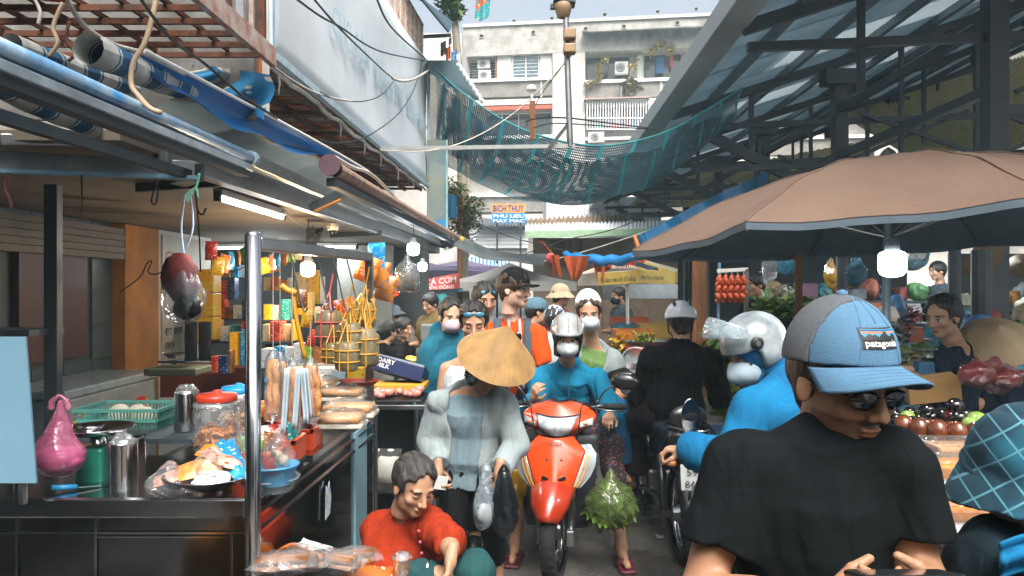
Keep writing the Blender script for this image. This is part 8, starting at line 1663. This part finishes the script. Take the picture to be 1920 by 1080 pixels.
cup=thing('drink_cup','clear plastic cup of milk tea in front of the red cardigan','cup',P(754,1085,2.75));MB().lathe([(0.026,0),(0.036,0.09),(0.038,0.09)],P(754,1090,2.75),20).build('cup',plastic_film('cup_film','#d0d8da',0.25,0.1),cup,smooth=True);MB().lathe([(0.001,0.004),(0.025,0.004),(0.032,0.062),(0.001,0.062)],P(754,1090,2.75),18).build('tea',mat('milk_tea','#a8805c',rough=0.3),cup,smooth=True);MB().lathe([(0.039,0.088),(0.039,0.096),(0.02,0.11),(0.001,0.112)],P(754,1090,2.75),18).build('lid',FILM,cup,smooth=True)
# market stalls under the umbrella and in the hall
def table(label,x0,x1,y0,y1,z,m,cat='table',name='stall_table',skirt=None):
 o=thing(name,label,cat,((x0+x1)/2,(y0+y1)/2,0));MB().box(((x0+x1)/2,(y0+y1)/2,z-0.015),(x1-x0,y1-y0,0.03)).build('top',m,o,bevel=0.004)
 for x in(x0+.04,x1-.04):
  for y in(y0+.04,y1-.04):MB().bar((x,y,0),(x,y,z-0.03),0.035).build('leg',M_DARKM,o)
 if skirt:MB().box(((x0+x1)/2,y0+0.01,z/2),(x1-x0-.02,0.01,z-0.06)).build('skirt',skirt,o)
 return o
rg=random.Random(5)
table('low steel stall table at the right carrying trays of eggplant',1.45,2.6,2.85,3.75,0.98,M_STEELD);table('front stall table with plastic boxes of fruit',1.32,2.1,2.05,2.75,0.80,M_STEELD)
def dish(label,c,r,name='steel_tray'):
 o=thing(name,label,'tray',c);MB().lathe([(0.001,0),(r*0.85,0.0),(r*0.97,0.02),(r,0.035),(r*1.02,0.035),(r*1.0,0.02),(r*0.86,-0.005)],c,40).build('tray',M_STEEL,o,smooth=True);return o
D1=Vector((1.90,3.25,0.99));dish('wide steel tray piled with eggplants and brown jelly bags',D1,0.29)
EGG=[mat('black_eggplant','#14100f',rough=0.10,var=0.3,spec=0.7),mat('brown_jelly','#3e1c0c',rough=0.12,col2='#6e3818',scale=12,spec=0.7),mat('green_aubergine','#46662a',rough=0.2,col2='#8aa24e',scale=14),mat('dark_red_fruit','#4a1214',rough=0.2)]
for i in range(40):
 a=rg.uniform(0,6.28);q=0.23*math.sqrt(rg.random());z=0.045+0.13*(1-q/0.26)*rg.uniform(0.3,1);k=1 if(i%4==0 and math.sin(a)<0) else(2 if i in(7,19,28) else 3 if i in(11,23) else 0)
 MB().blob(D1+Vector((math.cos(a)*q,math.sin(a)*q,z)),(rg.uniform(.035,.05),rg.uniform(.028,.036),rg.uniform(.028,.04)),12,rot3(rg.uniform(-40,40),rg.uniform(-40,40),rg.uniform(0,180))).build('eggplant',EGG[k],bpy.data.objects['steel_tray'],smooth=True)
for i in range(9):
 a=R(200+17*i);MB().lathe([(0.001,0),(0.034,0.0),(0.042,0.03),(0.036,0.075),(0.012,0.095)],D1+Vector((math.cos(a)*0.235,math.sin(a)*0.235,0.02)),12).build('jelly_bag',EGG[1],bpy.data.objects['steel_tray'],smooth=True)
D2=Vector((2.0,2.78,0.985));t2=dish('smaller steel tray of pale brown bags at the right',D2,0.17)
for i in range(8):MB().blob(D2+Vector((rg.uniform(-.1,.1),rg.uniform(-.1,.1),0.06)),(0.05,0.045,0.065),12,jit=0.06).build('bag_of_food',mat('brown_food','#7a4c30',rough=0.25,col2='#a8764e',scale=14),t2,smooth=True)
MB().bar((1.75,2.8,0.965),(2.2,2.8,0.965),0.4,0.025).build('side_board',M_STEELD,t2)
for i,(x,y,d,c) in enumerate(((1790,985,2.2,'#c8781a'),(1785,905,2.35,'#cf861c'),(1790,870,2.5,'#b98a5a'),(1752,895,2.6,'#a8b09a'))):
 o=thing('fruit_box','clear plastic box of %s on the front stall table, %s'%(('orange jackfruit','yellow jackfruit','brown cakes','pale sweets')[i],('lowest','second','upper','left')[i]),'box',P(x,y,d));c0=P(x,y,d)
 MB().box(c0,(0.19,0.14,0.05)).build('tray',mat('white_foam','#b5bcc0',rough=0.5),o,bevel=0.006);MB().box(c0+Vector((0,0,0.045)),(0.17,0.12,0.05)).build('fruit',mat('fruit'+c,c,rough=0.3,var=0.35,scale=22,bump=0.6,bscale=40),o,bevel=0.015);MB().box(c0+Vector((0,0,0.05)),(0.19,0.14,0.07)).build('lid',plastic_film('box_film','#cfd8da',0.10,0.06),o,bevel=0.008)
for i in range(12):
 c0=P(1745+9*i,868+(i*37)%60,2.45+0.03*(i%4));pillow('sweet_packet',c0,(0.07,0.055,0.035),31*i,(20,10,0),(FILM,PK[5],PK[6],PK[11],MATS['brown_food'])[i%5],None,i,label='small wrapped sweet packet, %s from the left on the fruit boxes'%('first','second','third','fourth','fifth','sixth','seventh','eighth','ninth','tenth','eleventh','twelfth')[i],cat='packet',group='sweet packets on the front stall table')
cbd=MB().box(P(1745,728,3.85),(0.25,0.12,0.12),rot3(8,-8,-10)).build('cardboard_box',mat('cardboard','#a37a48',rough=0.85,var=0.15,bump=0.1),None,'tan cardboard box behind the eggplant tray','box',bevel=0.003)
table('vendor table with bowls and a small scale',1.85,3.3,3.85,4.1,0.92,M_STEELD)
for i,(x,y,c) in enumerate(((1690,660,'#5a6a32'),(1712,668,'#8a6a2c'),(1730,655,'#3f5a2a'),(1700,690,'#6a5a3a'),(1660,672,'#4a6a3a'))):
 o=tub('produce_bowl','glass bowl of %s before the vendor, %s'%(('greens','pickles','herbs','roots','limes')[i],('back left','back centre','back right','front','far left')[i]),x,y+14,4.2,0.07,0.05,plastic_film('bowl_film','#b9c9c9',0.2,0.08),'bowl');MB().blob(P(x,y+4,4.2),(0.065,0.06,0.05),12,jit=0.2).build('produce',mat('prod'+c,c,rough=0.6,var=0.5,scale=40),o)
ds2=thing('dial_scale','small scale with white dial in front of the vendor','scale',P(1732,715,4.0));MB().box(P(1732,700,4.05),(0.10,0.08,0.13),taper=0.85).build('case',mat('scale_blue','#2a5a74',rough=0.4),ds2,bevel=0.01);MB().lathe([(0.045,0),(0.045,0.008),(0.001,0.01)],P(1733,692,3.99),20,(0,-1,0)).build('dial',M_WHITE,ds2)
M_VEG=mat('market_greens','#55702a',rough=0.6,col2='#2f4a1a',scale=30,translucent=0.2);M_VEG2=mat('yellow_greens','#8a9434',rough=0.6,col2='#5c7030',scale=30,translucent=0.2)
table('greens stall table in the hall',2.05,3.4,5.9,6.6,0.75,M_DARKM,skirt=FILMT)
vg=thing('heap_of_greens','long heap of leafy green vegetables on the hall stall','vegetables',P(1500,610,6.2));leaves('leaves',M_VEG,vg,[P(1440+14*k,592+8*math.sin(k*2),6.0+0.1*(k%3)) for k in range(10)],0.13,90,0.11,41);leaves('pale_leaves',M_VEG2,vg,[P(1452+18*k,586,6.05) for k in range(6)],0.10,40,0.09,42)
v2=thing('heap_of_greens','leafy greens stacked between the two motorbike riders','vegetables',P(1350,720,6.0));leaves('leaves',M_VEG,v2,[P(1345+12*k,640+22*(k%4),5.9) for k in range(8)],0.13,70,0.10,43);leaves('yellow_leaves',M_VEG2,v2,[P(1350+12*k,745+10*(k%2),5.4) for k in range(5)],0.10,40,0.09,44)
MB().box((P(1370,760,5.9).x,5.95,0.25),(0.6,0.5,0.5)).build('crate',mat('blue_crate','#1f4f78',rough=0.5),v2)
vbn=thing('vegetable_basin','orange basin of green beans by the far stall','basin',P(1207,665,7.6));MB().lathe([(0.14,0),(0.20,0.11),(0.215,0.11),(0.14,-0.01)],P(1209,668,7.6),26).build('basin',mat('red_orange_basin','#b03a18',rough=0.4),vbn,smooth=True);leaves('beans',M_VEG2,vbn,[P(1200+6*k,640,7.6) for k in range(4)],0.09,70,0.06,45);MB().lathe([(0.15,0),(0.20,0.05),(0.21,0.05)],P(1209,648,7.6),24).build('upper_basin',mat('grey_basin','#66737a',rough=0.4),vbn)
MB().box((P(1205,690,7.6).x,7.65,0.45),(0.6,0.5,0.9)).build('stand',M_DARKM,vbn)
for i,(x,y,d,w,h,c) in enumerate(((1185,632,8.2,.4,.14,'#b06a1c'),(1190,612,9.4,.5,.10,'#2f6a78'),(1180,600,9.8,.45,.10,'#b04a1c'),(1228,622,9.0,.4,.16,'#9a7a3a'),(1180,680,7.0,.25,.06,'#5f9a52'))):crate(('amber','teal','orange','straw','light green')[i]+' plastic crate in the stack by the far stall',P(x,y+10,d),(w,0.35,h),mat('crate'+c,c,rough=0.45),'plastic_crate','crate')
yv=thing('banana_bunch','yellow fruit heap at the foot of the yellow parasol','fruit',P(1168,650,8.0));leaves('fruit',mat('banana_yellow','#c2a02a',rough=0.5,var=0.3),yv,[P(1162,645,8.0),P(1172,648,8.0)],0.10,50,0.09,46)
fb_=thing('fish_basin','dark basin with fish and a colander on the wet lane','basin',P(1178,720,6.2));MB().lathe([(0.13,0),(0.19,0.2),(0.2,0.2),(0.15,0.02)],P(1172,722,6.2),24).build('basin',mat('dark_basin','#3a2a30',rough=0.4),fb_,smooth=True)
for k in range(9):MB().blob(P(1158+4*k,688+(k*5)%8,6.2),(0.07,0.025,0.02),10,rotz(30*k)).build('fish',mat('pink_fish','#7d4a4e',rough=0.3),fb_,smooth=True)
cln=thing('colander','wire colander leaning on the fish basin','colander',P(1192,690,6.0));MB().lathe([(0.115,0),(0.11,0.02),(0.06,0.06),(0.001,0.07)],P(1193,676,6.0),24,(0.1,0.8,-0.5)).build('bowl',plastic_film('mesh_grey','#8fa0a4',0.45,0.3),cln,smooth=True);MB().tube([P(1193,676,6.0)+(basis((0.1,.8,-.5),(0,1,0))[1]*math.cos(a)+basis((0.1,.8,-.5),(0,1,0))[2]*math.sin(a))*0.117 for a in np.linspace(0,6.2832,30)],0.006,5).build('rim',M_STEEL,cln)
for i,(x,y,d,c) in enumerate(((1218,755,5.9,'#2a5a7c'),(1890,730,3.9,'#174a78'))):
 c0=P(x,y,d);o=thing('plastic_stool',('blue plastic stool on the lane beside the black motorbike','dark blue plastic stool at the right edge')[i],'stool',(c0.x,c0.y,0));mm=mat('stool'+c,c,rough=0.4);z=0.42 if i==0 else 0.9
 MB().box((c0.x,c0.y,z),(0.26,0.26,0.03)).build('seat',mm,o,bevel=0.008)
 for sx in(-1,1):
  for sy in(-1,1):MB().bar((c0.x+sx*.14,c0.y+sy*.14,z-0.4),(c0.x+sx*.11,c0.y+sy*.11,z),0.035,0.03).build('leg',mm,o)
  MB().bar((c0.x+sx*.13,c0.y-.13,z-.22),(c0.x+sx*.13,c0.y+.13,z-.22),0.02).build('stretcher',mm,o)
table('bench of goods at the right edge behind the conical hat',2.3,3.6,3.6,4.0,0.5,M_DARKM)
rk=thing('sausage_rack','white pole rack hung with bags of red sausages','rack',P(1370,600,6.2));rk.location.z=0
MB().bar(P(1345,508,6.2),P(1402,505,6.2),0.03).build('bar',M_WHITE,rk);MB().bar(P(1400,505,6.2),P(1398,640,6.2),0.03).build('post',M_STEELD,rk);MB().bar(P(1349,482,6.2),P(1345,700,6.2),0.02).build('post',mat('blue_pole','#5f8aa8',rough=0.4),rk)
RS=mat('red_sausage','#a03018',rough=0.25,col2='#c05a30',scale=12)
for i in range(5):
 o=thing('sausage_bunch','bunch of red sausages on the white rack, %s from the left'%('first','second','third','fourth','fifth')[i],'sausages',P(1350+11*i,568,6.15),'red sausage bunches on the rack')
 for k in range(7):c0=P(1348+11.5*i+3*math.sin(k*2),522+6.5*k,6.12+0.02*math.cos(k*3));MB().blob(c0,(0.022,0.02,0.035),10,rot3(20*math.sin(k),25*math.cos(k*2),0)).build('sausage',RS,o,smooth=True)
 MB().tube([P(1350+11*i,507,6.15),P(1350+11*i,524,6.15)],0.003,4).build('string',M_CABLEW,o)
for i,(x,y0,y1,d,r,mm) in enumerate(((1497,476,900,5.2,0.026,M_WOOD),(1578,468,900,5.8,0.035,M_DARKM),(1303,486,900,7.0,0.03,M_WOOD),(1315,480,900,7.4,0.05,M_WOOD),(1790,440,900,6.5,0.05,M_DARKM),(1840,470,900,5.5,0.07,M_DARKM))):MB().tube([Vector((P(x,y0,d).x,d,0)),P(x,y0,d)],r,9).build('stall_pole',mm,None,('bamboo pole left of the blue hanging bag','dark post beside the blue hanging bag','thin wooden post behind the dark curtain','thick wooden post behind the dark curtain','dark post behind the vendor','thick dark post right of the vendor')[i],'pole')
for i,(x,y,d,mm,s,lab) in enumerate(((1605,512,5.4,FILMT,(.07,.05,.075),'turquoise bag hanging on the dark post'),(1445,505,6.4,FILM,(.06,.05,.10),'clear bag hanging behind the red sausages'),(1475,495,6.4,FILMT,(.08,.05,.09),'dark blue bag hanging behind the red sausages'),(1558,520,6.8,FILMY,(.05,.04,.09),'yellow bag hanging in the dark hall'),(1700,480,5.6,FILMT,(.16,.05,.09),'blue tarp bundle hanging right of the big bulb'),(1870,705,3.75,FILMR,(.12,.08,.05),'red plastic bag on the bench at right'),(1830,700,3.7,FILMR,(.08,.06,.05),'smaller red plastic bag beside the conical hat'))):bag('hanging_bag' if y<600 else 'plastic_bag',lab,'bag',P(x,y,d),s,mm,handles=y<600,seed=50+i,res=0.012)
GC=['#1f4f7a','#7a2f24','#3f6a3a','#8a7a5a','#b5b0a0','#5a3a4a','#2a6a74','#a8702c','#6a6f74','#94503a']
k=0
for row,(y,d,xs,xe,st_) in enumerate(((628,6.6,1560,1700,26),(600,8.0,1580,1720,24),(560,9.5,1420,1740,30),(572,8.6,1790,1960,26),(610,7.4,1820,1990,28),(640,6.0,1640,1720,30),(640,5.6,1830,2000,34))):
 x=xs
 while x<xe:
  c0=P(x,y,d+rg.uniform(-.2,.2));w,h=st_*0.9*d/FPX,rg.uniform(0.10,0.22);mm=mat('hallgoods%d'%(k%10),GC[k%10],rough=0.6,var=0.45,scale=14)
  lab='%s %s in the dark hall, %s of the %s row'%(('blue','rust','green','tan','pale','plum','teal','amber','grey','brick')[k%10],('crate','sack','produce heap')[k%3],ordn[int((x-xs)/st_)%10],('greens table','second','far','right far','right','near pole','right near')[row])
  if k%3==0:crate(lab,c0,(w,0.3,h),mm,'storage_crate','crate')
  elif k%3==1:
   g=Grid(V3(*c0)-0.25,V3(*c0)+(0.25,0.25,0.35),0.02);g.ell(V3(*c0)+V3(0,0,h*.6),(w*.55,0.14,h*.8),k=0).folds(0.02,16,k);v,q=g.mesh();tag(link('sack',np_mesh('sack',v,q),mm),lab,'sack')
  else:leaves('produce_heap',mm,None,[c0+Vector((w*(j-1.5)*.3,0,h*.4)) for j in range(4)],0.10,40,0.08,k);tag(bpy.context.scene.objects[-1] if False else COL.objects[-1],lab,'produce')
  x+=st_;k+=1
for i,(y,d,x0,x1) in enumerate(((632,6.6,1540,1720),(604,8.0,1560,1740),(564,9.5,1400,1760),(576,8.6,1770,1980),(614,7.4,1800,2000),(644,5.6,1815,2010))):
 a,b=P(x0,y,d),P(x1,y,d);table('dark market bench in the hall, %s row'%('greens','second','far','right far','right','right near')[i],a.x,b.x,d-0.25,d+0.3,a.z,M_DARKM,'bench','market_bench',FILMT if i%2 else None)
for i,(x,y,d) in enumerate(((1832,492,6.6),(1850,470,6.8),(1915,492,7.4))):tag(conical_hat(None,P(x,y,d),(-0.4,-0.5,0.3),0.13,0.07,mat('brown_straw','#5a4a34',rough=0.8),'hanging_hat'),'conical hat hanging in the dark hall, %s'%('lower left','upper','rightmost')[i],'hat')
bulb(P(1762,455,9.0),0.10,'bulb over the right benches in the hall',power=14,cord=0.6);bulb(P(1440,470,8.5),0.10,'bulb over the greens stall in the hall',power=14,cord=0.6);bulb(P(1880,468,7.6),0.09,'bulb near the right edge in the hall',power=8,cord=0.5)
fs=thing('far_stall','far left stall counter with steel scale and printed board','stall',P(770,690,8));fs.location.z=0
a=P(700,640,8.0);b=P(800,640,8.0);MB().box(((a.x+b.x)/2,8.0,0.42),(b.x-a.x,0.4,0.84)).build('counter',mat('printed_board','#8f9290',rough=0.6,col2='#2a2e30',scale=3),fs);MB().box(P(817,622,7.9),(0.3,0.2,0.16)).build('scale_box',mat('grey_scale','#5f6a6c',rough=0.4),fs,bevel=0.01);MB().box((P(817,660,7.9).x,7.95,0.5),(0.34,0.3,1.0)).build('stand',M_DARKM,fs);lettering('NING',P(757,668,7.78),(0,0,1),(-1,0,0),0.12,TXK,fs,font_bold=True,depth=0.003)
for i in range(14):pillow('snack_packet',P(772+3*i,672+(i*11)%16,6.2+0.05*i),(0.10,0.08,0.04),40*i,(15,10,0),PK[(4,5,2,1,11)[i%5]],None,i,label='small bright packet on the far stall front, number %s along'%('one','two','three','four','five','six','seven','eight','nine','ten','eleven','twelve','thirteen','fourteen')[i],cat='packet',group='packets on the far stall front')
table('low table of bright packets before the far stall',-1.0,-0.5,6.1,7.0,0.95,M_DARKM)
rear=thing('shophouse','unseen shophouse added behind the viewer to darken reflections','house',(0,-7,0))  # unseen house, added so the polished counter mirrors something dark
MB().box((0,-8,3.2),(14,2,6.4)).build('wall',M_WALL,rear)
for x in(-4,-1.5,1.5,4):MB().box((x,-6.97,1.2),(1.6,0.08,2.4)).build('shutter',M_DARKM,rear);MB().box((x,-6.97,4.2),(1.0,0.08,1.2)).build('window',M_GLASSD,rear)
MB().box((-4.6,-2.5,2.6),(2,9,5.2)).build('side_wall',M_SHWALL,rear);MB().box((-2.9,-2.4,2.3),(1.6,7,0.06)).build('side_awning',M_DARKM,rear)
table('unseen stall table added behind the viewer on the right',2.2,3.6,-4,0.3,0.9,M_DARKM,skirt=F_NAVY)  # unseen stall, added along with the house for darker reflections
# cables and cords
for i,(pts,r,m,lab) in enumerate((([(115,-20,2.2),(157,47,2.4),(213,83,2.6),(267,100,2.75),(345,140,3.0)],0.008,M_CABLEW,'thick white cable curving down over the rusty grating'),([(255,-15,2.3),(320,72,2.6),(385,120,2.9),(455,180,3.2),(520,222,3.5)],0.006,M_CABLE,'black cable running down beside the blue tarpaulin'),([(292,-5,2.5),(288,22,2.5),(272,80,2.5),(250,118,2.5),(246,158,2.5),(258,178,2.48),(280,202,2.46),(302,211,2.45)],0.009,mat('old_rope','#a8947c',rough=0.9,var=0.3),'knotted old rope dangling at upper left'),([(545,-10,4.4),(600,30,5),(640,52,5.6),(715,97,7.5),(798,114,11.8)],0.008,M_CABLE,'black cable sagging across the top of the white panel'),([(582,-10,4.8),(632,48,5.5),(690,105,6.8),(736,146,8.4),(760,152,9.5),(803,132,11.8)],0.008,M_CABLE,'second black cable crossing the white panel'),([(736,147,8.4),(755,152,9.0),(780,146,10.2),(808,128,11.8),(808,118,11.9)],0.018,M_CABLEW,'pale cable bundle tied at the end of the white panel'),([(704,-10,7.4),(720,30,8.0),(740,58,8.8),(770,86,10.2),(797,110,11.6)],0.012,M_CABLE,'black cable along the upper edge of the white panel'),([(793,112,11.5),(775,170,10),(745,215,8.6),(690,255,6.8),(640,268,5.6),(598,262,5.0)],0.006,M_CABLE,'thin black cable drooping to the tarpaulin hem'),([(740,150,8.3),(715,178,7.4),(680,190,6.6),(630,186,5.6),(600,172,5.0)],0.005,M_CABLE,'thin loop of cable low on the white panel'),([(500,115,4.0),(560,158,4.8),(610,180,5.3),(660,190,5.9)],0.007,M_CABLEW,'white cable along the lower edge of the white panel'),([(714,282,6.7),(800,283,6.7),(880,262,6.8),(960,215,6.9),(1030,150,6.8),(1073,102,6.7)],0.006,M_CABLEW,'white wire rising from the cross bar to the camera box'),([(1075,90,6.7),(1050,130,7.4),(1010,185,9.0),(985,240,10.5)],0.005,M_CABLE,'thin wire from the camera box to the net'),([(985,228,7.4),(1010,222,7.2),(1060,221,6.8),(1120,228,7.4),(1215,240,8.6)],0.008,M_CABLE,'black wires strung past the camera pole'),([(1000,240,7.3),(1030,232,7.0),(1070,232,6.7),(1150,238,7.8),(1230,243,8.8)],0.006,M_CABLE,'lower black wire strung past the camera pole'),([(985,476,10),(1060,450,9.8),(1150,430,9.6),(1260,385,9),(1340,345,8.5)],0.007,M_CABLE,'black cable rising to the hall behind the blue tarpaulin'),([(1020,490,9.5),(1080,476,9.3),(1180,445,9),(1300,400,8.6)],0.006,M_CABLEW,'pale cord above the blue tarpaulin bundle'),([(900,420,11),(960,445,10.6),(1060,470,10.2),(1110,480,10)],0.006,M_CABLE,'wire from the bush to the orange flags'),([(15,328,3.0),(10,352,3.0),(18,372,3.0),(22,390,3.0)],0.006,mat('brown_cord','#5a2f22',rough=0.8),'brown cord hanging from the front rail at far left'),([(153,328,3.1),(154,365,3.1),(153,405,3.1)],0.004,M_CABLE,'short black wire hanging from the front rail'),([(296,335,3.3),(284,375,3.3),(292,382,3.3),(298,350,3.3)],0.004,M_CABLE,'wire loop hanging from the front rail'),([(374,325,3.2),(368,350,3.2),(354,362,3.2),(350,380,3.2),(366,352,3.2),(372,372,3.2)],0.006,mat('mint_ribbon','#7fbfa8',rough=0.5),'mint green ribbon tied at the end of the front rail'),([(225,548,6.5),(262,520,6.5),(275,495,6.4),(285,490,6.4),(278,510,6.4),(300,512,6.4),(340,480,6.3)],0.006,M_CABLE,'black cable tacked across the ochre column'),([(60,-10,2.4),(75,20,2.4),(72,45,2.4)],0.006,M_CABLEW,'frayed cord hanging from the rusty grating'),([(118,5,2.5),(100,50,2.5),(108,80,2.5),(92,105,2.5)],0.007,MATS['old_rope'],'pale cord tangled under the rusty grating'),([(130,40,2.6),(125,75,2.6),(140,100,2.6),(128,115,2.6)],0.006,M_RUST,'rusty wire curled under the grating'),([(530,395,4.6),(560,418,5.4),(600,428,6.2),(660,425,7)],0.004,M_CABLE,'thin cable clipped along the shop ceiling'),([(390,512,7),(440,508,6.8),(480,490,6.6),(560,460,6.4)],0.004,M_CABLE,'sagging wire in front of the soap cartons'),)):cable('cable' if 'cord' not in lab and 'rope' not in lab and 'ribbon' not in lab else 'cord',[P(*p) for p in pts],r,m,lab,'cable' if 'cord' not in lab and 'rope' not in lab and 'ribbon' not in lab else 'cord')
for i in range(4):
 p=Vector((rg.uniform(0.55,1.0),rg.uniform(4.4,8.5),0.006));s_=rg.uniform(0.02,0.06)
 MB().sheet(lambda u,v:p+Vector(((u-.5)*s_,(v-.5)*s_*1.4,0.004+0.008*math.sin(u*5+i)*v)),3,3).build('scrap',(M_LEAF,MATS['paper'],M_LEAFY,MATS['cardboard'])[i%4],None,'scrap of %s on the wet lane'%('leaf','paper','yellow peel','cardboard')[i%4],'litter','scraps of litter on the lane')
# teal-tinted haze volume, added to soften and lift the dark tones
hz=bpy.data.materials.new('market_haze');hz.use_nodes=True;hn=hz.node_tree;hn.nodes.remove(hn.nodes['Principled BSDF'])
pv=hn.nodes.new('ShaderNodeVolumePrincipled');pv.inputs['Color'].default_value=(0.68,0.90,0.98,1);pv.inputs['Density'].default_value=0.0030;hn.links.new(pv.outputs[0],hn.nodes['Material Output'].inputs['Volume'])
MB().box((0,50,9.25),(124,144,20.5)).build('haze',hz,None,kind='stuff')
